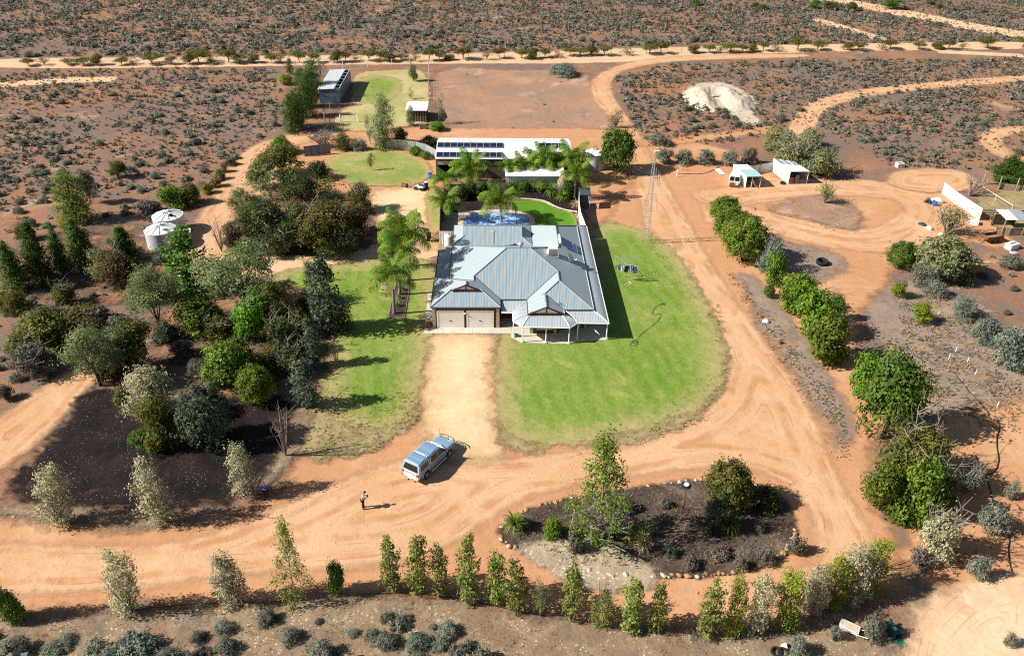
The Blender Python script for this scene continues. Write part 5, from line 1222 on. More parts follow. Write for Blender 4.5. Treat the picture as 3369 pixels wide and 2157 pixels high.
# ------------------------------------------------------------------ the utility truck with its canopy
def loft(mb, secs, closed=True):
    n = len(secs[0]); V = [p for s in secs for p in s]; F = []
    for i in range(len(secs) - 1):
        for j in range(n): F.append((i * n + j, i * n + (j + 1) % n, (i + 1) * n + (j + 1) % n, (i + 1) * n + j))
    F += [tuple(range(n))[::-1], tuple((len(secs) - 1) * n + j for j in range(n))]
    return mb.add(V, F)
def ute():
    pr, pf = G(1003.4, 1119.5), G(1051.5, 1073.5)
    d = (pf - pr).normalized(); side = Vector((-d.y, d.x, 0))
    c = (pr + pf) / 2 + side * .78
    o = top('utility_truck', 'silver blue dual cab utility truck with matching canopy parked on the drive', 'utility truck', c, math.atan2(d.y, d.x))
    def sec(x, hw, zb, zt, r=.12, tuck=.06):
        return [(x, -hw + tuck, zb), (x, -hw, zb + .15), (x, -hw, zt - r), (x, -hw + r * .6, zt - r * .2), (x, -hw + r * 1.6, zt), (x, hw - r * 1.6, zt), (x, hw - r * .6, zt - r * .2), (x, hw, zt - r), (x, hw, zb + .15), (x, hw - tuck, zb)]
    b = MB()
    loft(b, [sec(-2.48, .80, .50, 1.00), sec(-2.42, .86, .42, 1.06), sec(-1.0, .88, .40, 1.07), sec(.9, .88, .40, 1.06), sec(1.15, .87, .40, 1.06), sec(1.7, .86, .42, 1.03), sec(2.25, .82, .45, .96), sec(2.46, .70, .50, .84)])
    bm_ = b.build('body', M['paint'], o)
    bm_.data.polygons.foreach_set('use_smooth', [False] * len(bm_.data.polygons))
    # cab and canopy
    def hood(name, x0b, x0t, x1t, x1b, hwb, hwt, z0, z1, m, r=.10):
        def s(xb, xt, f):
            x = lambda z: xb + (xt - xb) * (z - z0) / (z1 - z0)
            h = lambda z: hwb + (hwt - hwb) * (z - z0) / (z1 - z0)
            zz = [z0, z1 - r, z1 - r * .3, z1]; hh = [h(z0), h(z1 - r), h(z1) - r * .25, h(z1) - r * .9]
            L = [(x(z), -w, z) for z, w in zip(zz, hh)]; return L + [(p[0], -p[1], p[2]) for p in L[::-1]]
        a, c_ = s(x0b, x0t, 0), s(x1b, x1t, 1)
        mid = [tuple((p[i] * .5 + q[i] * .5) + (.035 if i == 2 and k in (3, 4) else 0) for i in range(3)) for k, (p, q) in enumerate(zip(a, c_))]
        return loft(MB(), [a, mid, c_]).build(name, M[m], o)
    cab_ = hood('cab', -.98, -.92, .42, 1.22, .86, .70, 1.04, 1.74, 'paint')
    can = hood('canopy', -2.47, -2.22, -1.08, -1.04, .87, .73, 1.05, 1.80, 'paint')
    def pane(P, parent, name='window', off=.012, m='glass'):
        P = [Vector(p) for p in P]; nn = (P[1] - P[0]).cross(P[2] - P[0]).normalized()
        ctr = sum(P, Vector()) / len(P)
        out = ctr - Vector((ctr.x * .0 - .3 if False else ctr.x, 0, 1.2))
        if nn.dot(Vector((0, ctr.y, 0)) if abs(ctr.y) > .3 else Vector((1 if ctr.x > 0 else -1, 0, .2))) < 0: nn = -nn; P = P[::-1]
        P = [p + nn * off for p in P]; q = [p - nn * .02 for p in P]; n = len(P)
        MB().add(P + q, [tuple(range(n)), tuple(range(n, 2 * n))[::-1]] + [(i, n + i, n + (i + 1) % n, (i + 1) % n) for i in range(n)]).build(name, M[m], parent)
    for s in (-1, 1):
        hw = lambda z: s * (.86 + (.70 - .86) * (z - 1.04) / .70)
        pane([(-.82, hw(1.10), 1.10), (.02, hw(1.10), 1.10), (.02, hw(1.60), 1.60), (-.78, hw(1.60), 1.60)], cab_)
        pane([(.09, hw(1.10), 1.10), (1.02, hw(1.10), 1.10), (.50, hw(1.60), 1.60), (.09, hw(1.60), 1.60)], cab_)
        hc = lambda z: s * (.87 + (.73 - .87) * (z - 1.05) / .75)
        pane([(-2.22, hc(1.14), 1.14), (-1.18, hc(1.14), 1.14), (-1.20, hc(1.60), 1.60), (-2.08, hc(1.60), 1.60)], can)
        for x in (-1.52, 1.48):
            MB().tube([(x, s * .875, .40), (x, s * .892, .40)], .46, 22).build('wheel_arch', M['paintlight'], o)
            MB().tube([(x, s * .885, .40), (x, s * .899, .40)], .415, 22).build('wheel_well', M['dark'], o)
            w = MB().tube([(x, s * .68, .37), (x, s * .90, .37), (x, s * .925, .37)], [.37, .37, .33], 26).build('wheel', M['rubber'], o, False)
            rm = MB().lathe([(.235, 0), (.235, .02), (.20, .03), (.07, .015), (.06, .04), (.0, .045)], 20)
            rm.xf(Matrix.Translation((x, s * .924, .37)) @ Matrix.Rotation(R(-90 * s), 4, 'X')); rm.build('rim', M['chrome'], w)
        MB().tube([(-1.0, s * .96, .40), (1.0, s * .96, .40)], .06, 8).build('side_step', M['chrome'], o)
        mr = MB().hexa([(.86, s * .90, 1.08), (1.0, s * .90, 1.08), (1.0, s * 1.10, 1.08), (.86, s * 1.10, 1.08), (.88, s * .92, 1.26), (1.0, s * .92, 1.26), (1.0, s * 1.10, 1.26), (.88, s * 1.10, 1.26)]).build('mirror', M['chrome'], o)
        MB().box(-2.50, -2.44, s * .70 - .09, s * .70 + .09, .66, .98).build('tail_light', M['red'], o)
        MB().hexa([(2.30, s * .62 - .14, .70), (2.44, s * .60 - .12, .70), (2.44, s * .60 + .10, .70), (2.30, s * .62 + .14, .70), (2.22, s * .62 - .14, .92), (2.38, s * .60 - .10, .88), (2.38, s * .60 + .08, .88), (2.22, s * .62 + .14, .92)]).build('headlight', M['white'], o)
        MB().tube([(-.95, s * .885, .50), (-.95, s * .885, 1.04)], .008, 4).build('door_seam', M['dark'], o)
        MB().tube([(.05, s * .885, .50), (.05, s * .885, 1.04)], .008, 4).build('door_seam', M['dark'], o)
        MB().box(-.30, -.12, s * .89 - .015, s * .89 + .015, .90, .93).build('door_handle', M['chrome'], o)
    pane([(1.15, -.74, 1.11), (1.15, .74, 1.11), (.56, .60, 1.62), (.56, -.60, 1.62)], cab_, 'windscreen')
    pane([(-2.455, -.70, 1.14), (-2.455, .70, 1.14), (-2.29, .58, 1.62), (-2.29, -.58, 1.62)], can, 'rear_window')
    for k in range(6):
        y = -.5 + k * .2
        MB().box(-.85, .35, y - .022, y + .022, 1.745, 1.778).build('roof_rib', M['paint'], cab_)
        MB().box(-2.10, -1.15, y - .022, y + .022, 1.805, 1.838).build('roof_rib', M['paint'], can)
    MB().tube([(-1.03, -.62, 1.74), (-1.03, -.3, 1.80), (-1.03, .3, 1.80), (-1.03, .62, 1.74)], .06, 6).build('lip', M['paintlight'], can)
    MB().tube([(-2.24, -.66, 1.74), (-2.24, -.3, 1.785), (-2.24, .3, 1.785), (-2.24, .66, 1.74)], .05, 6).build('lip', M['paintlight'], can)
    MB().tube([(1.24, -.80, 1.06), (1.28, -.3, 1.09), (1.28, .3, 1.09), (1.24, .80, 1.06)], .035, 6).build('cowl', M['paintlight'], o)
    MB().tube([(.46, -.60, 1.74), (.50, -.3, 1.765), (.50, .3, 1.765), (.46, .60, 1.74)], .03, 6).build('visor', M['paintlight'], cab_)
    MB().box(-2.62, -2.46, -.84, .84, .44, .58).build('rear_bumper', M['chrome'], o)
    MB().box(-2.505, -2.44, -.60, .60, .66, 1.0).build('tailgate', M['paintlight'], o)
    MB().box(-2.64, -2.622, -.18, .18, .46, .57).build('number_plate', M['white'], o)
    MB().tube([(-2.6, .0, .40), (-2.78, .0, .40), (-2.78, 0, .50)], .035, 6).build('tow_ball', M['dark'], o)
    for z in (.58, .80, 1.02): MB().tube([(2.40, -.78, z), (2.62, -.55, z), (2.66, 0, z + .03), (2.62, .55, z), (2.40, .78, z)], .035, 8).build('bull_bar', M['chrome'], o)
    for y in (-.5, 0, .5): MB().tube([(2.62, y, .50), (2.64, y, 1.04)], .03, 6).build('bull_bar_post', M['chrome'], o)
    MB().box(2.44, 2.52, -.45, .45, .62, .84).build('grille', M['dark'], o)
    MB().tube([(1.1, -.92, 1.0), (1.05, -.90, 1.25), (.72, -.80, 1.72), (.66, -.80, 1.86)], .045, 6).build('snorkel', M['black'], o)
    MB().tube([(2.3, .6, .95), (2.25, .62, 1.9)], .008, 4).build('aerial', M['black'], o)
ute()

# ------------------------------------------------------------------ people
def skinmesh(name, verts, edges, radii, root=0, sub=1):
    me = bpy.data.meshes.new(name); me.from_pydata(verts, edges, [])
    o = bpy.data.objects.new(name, me); COL.objects.link(o)
    o.modifiers.new('skin', 'SKIN')
    sv = me.skin_vertices[0].data if me.skin_vertices else None
    if sv is None:
        bm = bmesh.new(); bm.from_mesh(me); bm.verts.layers.skin.verify(); bm.to_mesh(me); bm.free(); sv = me.skin_vertices[0].data
    for i, r in enumerate(radii): sv[i].radius = (r, r) if not isinstance(r, tuple) else r; sv[i].use_root = (i == root)
    s = o.modifiers.new('sub', 'SUBSURF'); s.levels = sub
    dg = bpy.context.evaluated_depsgraph_get()
    m2 = bpy.data.meshes.new_from_object(o.evaluated_get(dg))
    bpy.data.objects.remove(o); m2.name = name
    m2.polygons.foreach_set('use_smooth', [True] * len(m2.polygons))
    return m2
def person(label, loc, rz, J, shirt, sleeves=1.0, head_dir=(.25, 0, .97), seed=0):
    """J: joint positions in a frame facing +X"""
    o = top('person', label, 'person', loc, rz)
    V, E, Rr = [], [], []
    def a(p, r, par=None):
        V.append(tuple(p)); Rr.append(r)
        if par is not None: E.append((par, len(V) - 1))
        return len(V) - 1
    pel = a(J['pelvis'], .125); ab = a(Vector(J['pelvis']).lerp(J['chest'], .45), .118, pel); ch = a(J['chest'], .145, ab)
    nk = a(J['neck'], .058, ch); hd = Vector(head_dir).normalized()
    h0 = a(Vector(J['neck']) + hd * .07, .062, nk); h1 = a(Vector(J['neck']) + hd * .15, .088, h0); h2 = a(Vector(J['neck']) + hd * .23, .084, h1)
    fwd = Vector((1, 0, 0)); fwd = (fwd - hd * fwd.dot(hd)).normalized()
    for s in ('l', 'r'):
        sg = 1 if s == 'l' else -1
        sh = a(J['sh_' + s], .064, ch); el = a(J['el_' + s], .043, sh); wr = a(J['wr_' + s], .030, el)
        hand = (Vector(J['ha_' + s]) - Vector(J['wr_' + s])).normalized()
        pm = a(Vector(J['wr_' + s]) + hand * .05, .036, wr)
        acr = hand.cross(Vector((0, 0, 1))).normalized() if abs(hand.z) < .9 else Vector((0, 1, 0)); dn = hand.cross(acr).normalized()
        if dn.z > 0: dn = -dn
        for k in range(4):
            f0 = a(Vector(J['wr_' + s]) + hand * .09 + acr * (.027 - .018 * k), .010, pm)
            f1 = a(Vector(V[f0]) + hand * (.035 + .006 * (k in (1, 2))) + dn * .012, .009, f0)
            a(Vector(V[f1]) + hand * .016 + dn * .028, .008, f1)
        t0 = a(Vector(J['wr_' + s]) + hand * .04 + acr * .045 * sg, .011, pm); a(Vector(V[t0]) + hand * .035 + acr * .012 * sg + dn * .012, .009, t0)
        hp_ = a(J['hip_' + s], .092, pel); kn = a(J['kn_' + s], .062, hp_); an_ = a(J['an_' + s], .045, kn)
        a(Vector(J['an_' + s]) + Vector((.15, .02 * sg, -.045)), .040, an_)
    body = obj_of('body', skinmesh('body', V, E, Rr, pel), M['skin'], o)
    # face
    hc = Vector(J['neck']) + hd * .17
    sidev = hd.cross(fwd).normalized()
    MB().tube([tuple(hc + fwd * .07), tuple(hc + fwd * .108 - hd * .035)], [.012, .018], 6).build('nose', M['skin'], o)
    for s in (-1, 1):
        MB().lathe([(.0, -.012), (.012, 0), (.0, .012)], 8).xf(Matrix.Translation(hc + fwd * .082 + sidev * .033 * s + hd * .012)).build('eye', M['dark'], o)
        MB().lathe([(.0, -.03), (.018, -.01), (.02, .015), (.0, .03)], 8).xf(Matrix.Translation(hc + sidev * .088 * s)).build('ear', M['skin'], o)
    MB().tube([tuple(hc + fwd * .083 - hd * .058 - sidev * .022), tuple(hc + fwd * .083 - hd * .058 + sidev * .022)], .008, 5).build('mouth', M['red'], o)
    bm = bmesh.new(); bmesh.ops.create_icosphere(bm, subdivisions=3, radius=1)
    q = Matrix((fwd, sidev, hd)).transposed().to_4x4()
    for v in list(bm.verts):
        if v.co.z < -.15 and v.co.x > -.45 or (v.co.x > .62 and v.co.z < .55) or v.co.z < -.75: bm.verts.remove(v)
    for v in bm.verts: v.co = Vector((v.co.x * .100, v.co.y * .092, v.co.z * .105))
    me = bpy.data.meshes.new('hair'); bm.to_mesh(me); bm.free()
    h = obj_of('hair', me, M['hair'], o); h.matrix_local = Matrix.Translation(hc + hd * .022 - fwd * .006) @ q
    # shirt
    V, E, Rr = [], [], []
    pel = a(Vector(J['pelvis']) + Vector((0, 0, .01)), .136); ab = a(Vector(J['pelvis']).lerp(J['chest'], .45), .132, pel); ch = a(J['chest'], .158, ab); a(Vector(J['chest']).lerp(J['neck'], .75), .072, ch)
    for s in ('l', 'r'):
        sh = a(J['sh_' + s], .074, ch); e1 = Vector(J['sh_' + s]).lerp(J['el_' + s], min(1, sleeves)); el = a(e1, .056, sh)
        if sleeves > 1: a(Vector(J['el_' + s]).lerp(J['wr_' + s], sleeves - 1), .045, el)
    obj_of('shirt', skinmesh('shirt', V, E, Rr, ch), M[shirt], o)
    V, E, Rr = [], [], []
    pel = a(Vector(J['pelvis']) + Vector((0, 0, -.02)), .134)
    for s in ('l', 'r'):
        hp_ = a(J['hip_' + s], .104, pel); kn = a(J['kn_' + s], .076, hp_); a(Vector(J['an_' + s]) + Vector((0, 0, .02)), .064, kn)
    obj_of('trousers', skinmesh('trousers', V, E, Rr, pel), M['trousers'], o)
    for s in ('l', 'r'):
        sg = 1 if s == 'l' else -1
        p = Vector(J['an_' + s])
        MB().tube([(p.x - .07, p.y, .05), (p.x + .05, p.y, .055), (p.x + .20, p.y + .02 * sg, .04)], [.045, .052, .038], 8).build('shoe', M['black'], o, True)
    return o
def base_pose():
    return dict(pelvis=(0, 0, .93), chest=(.02, 0, 1.27), neck=(.04, 0, 1.47), sh_l=(.02, .19, 1.40), sh_r=(.02, -.19, 1.40),
                hip_l=(0, .10, .86), hip_r=(0, -.10, .86), kn_l=(.04, .12, .48), kn_r=(.04, -.12, .48), an_l=(0, .13, .085), an_r=(0, -.13, .085))
J = base_pose()
J.update(chest=(.05, 0, 1.26), neck=(.13, 0, 1.44), sh_l=(.07, .19, 1.38), sh_r=(.07, -.19, 1.38), el_l=(.12, .25, 1.10), el_r=(.12, -.25, 1.10), wr_l=(.34, .10, 1.13), wr_r=(.34, -.10, 1.13), ha_l=(.42, .06, 1.15), ha_r=(.42, -.06, 1.15))
p1 = G(853, 1194)
person('person in pale shirt and dark trousers bent over a hand controller on the track', p1, R(25), J, 'shirtpale', .62, (.62, 0, .78))
rc = MB().box(-.05, .05, -.10, .10, -.02, .025)
for y in (-.06, .06): rc.tube([(.02, y, .02), (.02, y, .06)], .008, 5)
rc = rc.build('hand_controller', M['dark'], None); rc.location = p1 + Vector((math.cos(R(25)) * .43, math.sin(R(25)) * .43, 1.15)); rc.rotation_euler.z = R(25)
tag(rc, 'small dark hand controller held by the person on the track', 'controller')
J = base_pose()
J.update(el_l=(.08, .25, 1.13), el_r=(.08, -.25, 1.13), wr_l=(.20, -.02, 1.17), wr_r=(.22, .02, 1.22), ha_l=(.20, -.12, 1.20), ha_r=(.22, .12, 1.22), kn_l=(.02, .12, .48), kn_r=(.02, -.12, .48))
person('person in blue shirt standing with folded arms beside dead branches', G(627, 1171), R(-95), J, 'shirtblue', 1.5, (.1, 0, .99))

# ------------------------------------------------------------------ plants
RNG = np.random.default_rng(11)
def unit(n):
    v = RNG.normal(size=(n, 3)); return v / np.linalg.norm(v, axis=1)[:, None]
def leaves(C, N, per, crad, L, asp, spread=.62, up=.25, out=.95):
    """leaf cards round clump centres C with outward directions N"""
    k = len(C)
    c = np.repeat(C, per, 0); n0 = np.repeat(N, per, 0)
    p = c + RNG.normal(size=c.shape) * crad * np.repeat(RNG.uniform(.55, 1.6, k), per)[:, None]
    nn = n0 * out + unit(len(c)) * spread + np.array([0, 0, up]); nn /= np.linalg.norm(nn, axis=1)[:, None]
    t = np.cross(nn, unit(len(c))); t /= np.maximum(np.linalg.norm(t, axis=1), 1e-6)[:, None]
    b = np.cross(nn, t)
    l = (L * RNG.uniform(.6, 1.25, len(c)))[:, None]; w = l * asp
    fold = nn * (l * .18)
    V = np.stack([p - t * l * .5, p + b * w * .5 + fold, p + t * l * .5, p - b * w * .5 + fold], 1).reshape(-1, 3)
    F = np.arange(len(V)).reshape(-1, 4)
    cv = np.repeat(RNG.uniform(0, 1, k), per) * .6 + RNG.uniform(0, 1, len(c)) * .4
    return V, F, cv
def shell(lobes, n, lo=.6, hi=1.02, under=.35, gap=0.0):
    lob = np.array(lobes); a = (lob[:, 3] * lob[:, 4]) ** .9; pick = RNG.choice(len(lob), n * 2, p=a / a.sum())
    d = unit(n * 2)
    keep = (d[:, 2] > -.25) | (RNG.random(n * 2) < under)
    pick, d = pick[keep][:n], d[keep][:n]
    r = RNG.uniform(lo ** 2, hi ** 2, len(d)) ** .5
    if gap: r = np.where(RNG.random(len(r)) < .10, RNG.uniform(1.05, 1.55, len(r)), r)
    S = np.column_stack([lob[pick, 3], lob[pick, 3], lob[pick, 4]])
    P = lob[pick, :3] + d * S * r[:, None]
    N = d / S; N /= np.linalg.norm(N, axis=1)[:, None]
    ok = P[:, 2] > .02
    if gap:
        q = 3.4 / max(lob[:, 3].max() * 2.2, .3); ok &= np.array([mnoise.noise((x * q, y * q, z * q)) for x, y, z in P]) > gap - .42
    return P[ok], N[ok]
def lobes_of(kind, w, h):
    r = RNG; L = []
    def ga(i): return i * 2.399963
    if kind == 'conifer':
        for i in range(26):
            z = .08 + .90 * i / 26; R_ = w / 2 * (1 - z) ** .72 * min(1, .5 + z / .25) * r.uniform(.75, 1.1)
            L.append((math.cos(ga(i)) * R_ * .55, math.sin(ga(i)) * R_ * .55, z * h, R_ * .74 + .12, h * .085))
    elif kind == 'casuarina':
        for i in range(22):
            z = .05 + .9 * i / 22; R_ = w / 2 * (.45 + .6 * math.sin(math.pi * min(1, z * 1.05 + .05)) ** .8) * r.uniform(.7, 1.15) * (1 - .35 * z)
            L.append((math.cos(ga(i)) * R_ * .6, math.sin(ga(i)) * R_ * .6, z * h, R_ * .55, h * .085))
    elif kind == 'poplar':
        for i in range(20):
            z = .05 + .91 * i / 20; R_ = w / 2 * (.25 + .8 * math.sin(math.pi * (z * .86 + .10)) ** 1.1) * r.uniform(.65, 1.15)
            L.append((math.cos(ga(i)) * R_ * .6, math.sin(ga(i)) * R_ * .6, z * h, R_ * .45 + .05, h * .06))
    elif kind == 'vase':
        for i in range(22):
            z = .06 + .88 * i / 22; R_ = w / 2 * (.35 + .75 * math.sin(math.pi * (z * .8 + .18)) ) * r.uniform(.4, 1)
            L.append((math.cos(ga(i)) * R_ * .75, math.sin(ga(i)) * R_ * .75, z * h, w * .18, h * .115))
    elif kind == 'euc':
        for i in range(17):
            z = r.uniform(.46, .90); R_ = w * .36 * math.sqrt(r.random()) * (1 if z < .75 else .7)
            if i < 7: R_ = w * .33; z = r.uniform(.45, .75)
            q = r.uniform(.13, .20); L.append((math.cos(ga(i)) * R_, math.sin(ga(i)) * R_, z * h, w * q, h * q * .75))
    elif kind == 'bushtree':
        for i in range(17):
            z = r.uniform(.22, .84); R_ = w * .34 * math.sqrt(r.random()) * math.sin(math.pi * (z * .85 + .14)); q = r.uniform(.14, .23)
            L.append((math.cos(ga(i)) * R_, math.sin(ga(i)) * R_, z * h, w * q, h * q * .85))
    elif kind == 'round':
        L.append((0, 0, h * .47, w * .44, h * .46))
        for i in range(26):
            z = 1 - 2 * (i + .5) / 26; 
            if z < -.7: continue
            s = math.sqrt(1 - z * z); L.append((math.cos(ga(i)) * s * w * .38, math.sin(ga(i)) * s * w * .38, h * (.5 + .40 * z), w * r.uniform(.09, .14), h * r.uniform(.09, .13)))
    elif kind == 'shrub':
        for i in range(16):
            z = r.uniform(.10, .74); R_ = w * .37 * math.sqrt(r.random()) * (1.05 - z * .7); q = r.uniform(.13, .21)
            L.append((math.cos(ga(i)) * R_, math.sin(ga(i)) * R_, z * h, w * q, h * q))
    elif kind == 'saltbush':
        for i in range(13):
            z = r.uniform(.12, .62); R_ = w * .38 * math.sqrt(r.random()) * (1.1 - z * .8); q = r.uniform(.12, .20)
            L.append((math.cos(ga(i)) * R_, math.sin(ga(i)) * R_, z * h, w * q, h * q * 1.25))
    elif kind == 'mallee':
        for i in range(9):
            z = r.uniform(.62, .86); R_ = w * .34 * math.sqrt(r.random()); q = r.uniform(.15, .22)
            L.append((math.cos(ga(i)) * R_, math.sin(ga(i)) * R_, z * h, w * q, h * q * .6))
    elif kind == 'airy':
        for i in range(34):
            z = .06 + .92 * i / 34; R_ = w / 2 * (1.0 * (1 - z) ** 1.25 * min(1, .6 + z * 2.5) + .07) * r.uniform(.5, 1.15)
            L.append((math.cos(ga(i)) * R_ * .95, math.sin(ga(i)) * R_ * .95, z * h, w * .09 * (1.2 - .6 * z), h * .05))
    return L
def branches(lobes, w, h, kind, r0):
    m = MB(); rng = RNG
    if kind in ('conifer', 'poplar', 'casuarina', 'airy'):
        m.tube([(0, 0, 0), (.02 * w, 0, h * .35), (0, .02 * w, h * .9)], [r0, r0 * .7, r0 * .2], 6)
        k = 10 if kind == 'airy' else 4
        for i in range(k):
            l = lobes[int(len(lobes) * (i + .5) / k)]
            m.tube([(0, 0, l[2] * .7), (l[0] * .6, l[1] * .6, l[2] * .9), l[:3]], [r0 * .35, r0 * .22, r0 * .08], 4)
    elif kind in ('vase', 'shrub', 'saltbush', 'round'):
        for l in lobes[::2][:8]:
            m.tube([(rng.uniform(-.04, .04) * w, rng.uniform(-.04, .04) * w, 0), (l[0] * .45, l[1] * .45, l[2] * .55), (l[0] * .95, l[1] * .95, l[2])], [r0 * .6, r0 * .4, r0 * .12], 5)
    else:
        zt = min(l[2] for l in lobes) * .72
        st = [(0, 0, 0)] if kind != 'mallee' else [(0, 0, 0), (.05 * w, .03 * w, 0)]
        top_ = Vector((.06 * w, -.03 * w, zt))
        m.tube([(0, 0, 0), (.05 * w, .01 * w, zt * .5), top_], [r0, r0 * .8, r0 * .65], 7)
        for i, l in enumerate(lobes[:11]):
            q = Vector(l[:3]); md = top_.lerp(q, .5) + Vector((rng.normal() * .03 * w, rng.normal() * .03 * w, .05 * h))
            s = top_ if i % 3 else Vector((.02 * w, 0, zt * .45))
            m.tube([s, md, q], [r0 * .5, r0 * .3, r0 * .08], 5)
    return m
SPEC = {  # kind: (lobe kind, nominal w, h, clumps, per, clump radius, leaf, aspect, trunk radius)
    'conifer': ('conifer', 2.8, 5.6, 1200, 8, .12, .19, .38, .11), 'casuarina': ('casuarina', 4.0, 7.0, 760, 7, .22, .36, .26, .14),
    'poplar': ('poplar', 1.5, 3.6, 330, 6, .09, .17, .62, .045), 'vase': ('vase', 2.2, 3.8, 620, 7, .10, .14, .62, .06),
    'euc': ('euc', 5.5, 6.0, 1000, 9, .19, .30, .28, .14), 'bushtree': ('bushtree', 4.5, 4.4, 1000, 9, .17, .24, .40, .12),
    'round': ('round', 3.2, 3.0, 900, 7, .10, .20, .45, .08), 'shrub': ('shrub', 3.2, 2.4, 700, 7, .13, .22, .42, .07),
    'saltbush': ('saltbush', 2.0, 1.1, 300, 6, .07, .15, .55, .05), 'mallee': ('mallee', 3.6, 3.4, 240, 7, .20, .34, .36, .09),
    'sparse': ('bushtree', 3.4, 3.4, 130, 6, .16, .24, .36, .07), 'airy': ('airy', 5.2, 9.0, 640, 7, .20, .20, .6, .10),
    'cloud': ('shrub', 3.4, 2.4, 560, 9, .10, .17, .5, .08), 'leafy': ('shrub', 3.2, 2.7, 900, 7, .13, .20, .6, .07),
    'broad': ('bushtree', 4.2, 3.8, 950, 7, .15, .23, .58, .12),
}
LIB = {}
GAP = {'round': .06, 'conifer': .06, 'saltbush': .08, 'cloud': .10, 'euc': .24, 'airy': .25, 'vase': .22, 'sparse': .2, 'bushtree': .18, 'broad': .18, 'shrub': .18, 'leafy': .15}
for kind, (lk, w, h, nc, per, cr, lf, asp, tr_) in SPEC.items():
    LIB[kind] = []
    for v in range(3):
        lob = lobes_of(lk, w, h)
        P, N = shell(lob, int(nc * 1.15), .5 if lk != 'round' else .8, 1.05, gap=.0 if lk == 'x' else GAP.get(kind, .12))
        if lk in ('poplar', 'conifer', 'casuarina', 'airy', 'vase'):
            N = N * .6 + np.array([0, 0, .5])
        V, F, cv = leaves(P, N, per, cr, lf, asp, up=.2)
        V[:, 2] = np.maximum(V[:, 2], .01)
        LIB[kind].append((w, h, np_mesh('crown_' + kind, V, F, {'v': cv}), branches(lob, w, h, lk, tr_).mesh('trunk_' + kind), ))
def bare(w, h, n=16):
    m = MB()
    for i in range(n):
        t = i * 2.4; s = RNG.uniform(.3, 1); e = Vector((math.cos(t) * w * .5 * s, math.sin(t) * w * .5 * s, h * RNG.uniform(.55, 1.0)))
        md = e * .5 + Vector((RNG.normal() * .06 * w, RNG.normal() * .06 * w, h * .08)); m.tube([(0, 0, 0), md, e], [.03, .022, .006], 4, False)
        for k in range(5):
            a = md.lerp(e, RNG.uniform(0, .9)); m.tube([a, a + Vector((RNG.normal() * .16 * w, RNG.normal() * .16 * w, RNG.uniform(.05, .25) * h))], [.012, .004], 3, False)
    return m.mesh('bare_twigs')
BARE = [bare(1.6, 2.0, 14) for _ in range(3)]
COUNT = [0]
def plant(kind, mat, bx, by, ty, wpx, name, label, cat, bark='bark', group=None, twigs=0.0, lean=None):
    COUNT[0] += 1
    w0, h0, cm, tm = LIB[kind][COUNT[0] % 3]
    p = G(bx, by); h = tall(bx, by, ty); w = wpx * mpp(bx, by)
    o = top(name, label, cat, p, COUNT[0] * 1.7, group)
    o.rotation_euler.x, o.rotation_euler.y = RNG.normal() * .035, RNG.normal() * .035
    if not twigs and cat == 'tree' and COUNT[0] % 3 == 0 and kind in ('bushtree', 'euc', 'broad'): twigs = 1.04
    if not twigs and cat == 'shrub' and kind in ('shrub', 'saltbush', 'cloud') and COUNT[0] % 4 == 0: twigs = 1.12
    if lean: o.rotation_euler = (lean[0], lean[1], o.rotation_euler.z)
    s = (w / w0, w / w0, h / h0)
    obj_of('trunk' if name.endswith('tree') or name.endswith('pine') else 'stem', tm, M[bark], o, None, 0, s)
    obj_of('crown' if name.endswith('tree') or name.endswith('pine') else 'foliage', cm, FM[mat], o, None, 0, s)
    if twigs: obj_of('bare_twigs', BARE[COUNT[0] % 3], M['twig'], o, None, 1.0, (w / 1.6, w / 1.6, h * twigs / 2.0))
    return o
def dead(bx, by, ty, wpx, label, cat='shrub', name='bare_shrub'):
    COUNT[0] += 1
    p = G(bx, by); h = tall(bx, by, ty); w = wpx * mpp(bx, by)
    o = top(name, label, cat, p, COUNT[0] * 1.3)
    obj_of('bare_twigs', BARE[COUNT[0] % 3], M['twig'], o, None, 0, (w / 1.6, w / 1.6, h / 2.0))
    return o

T_ = 'tree'
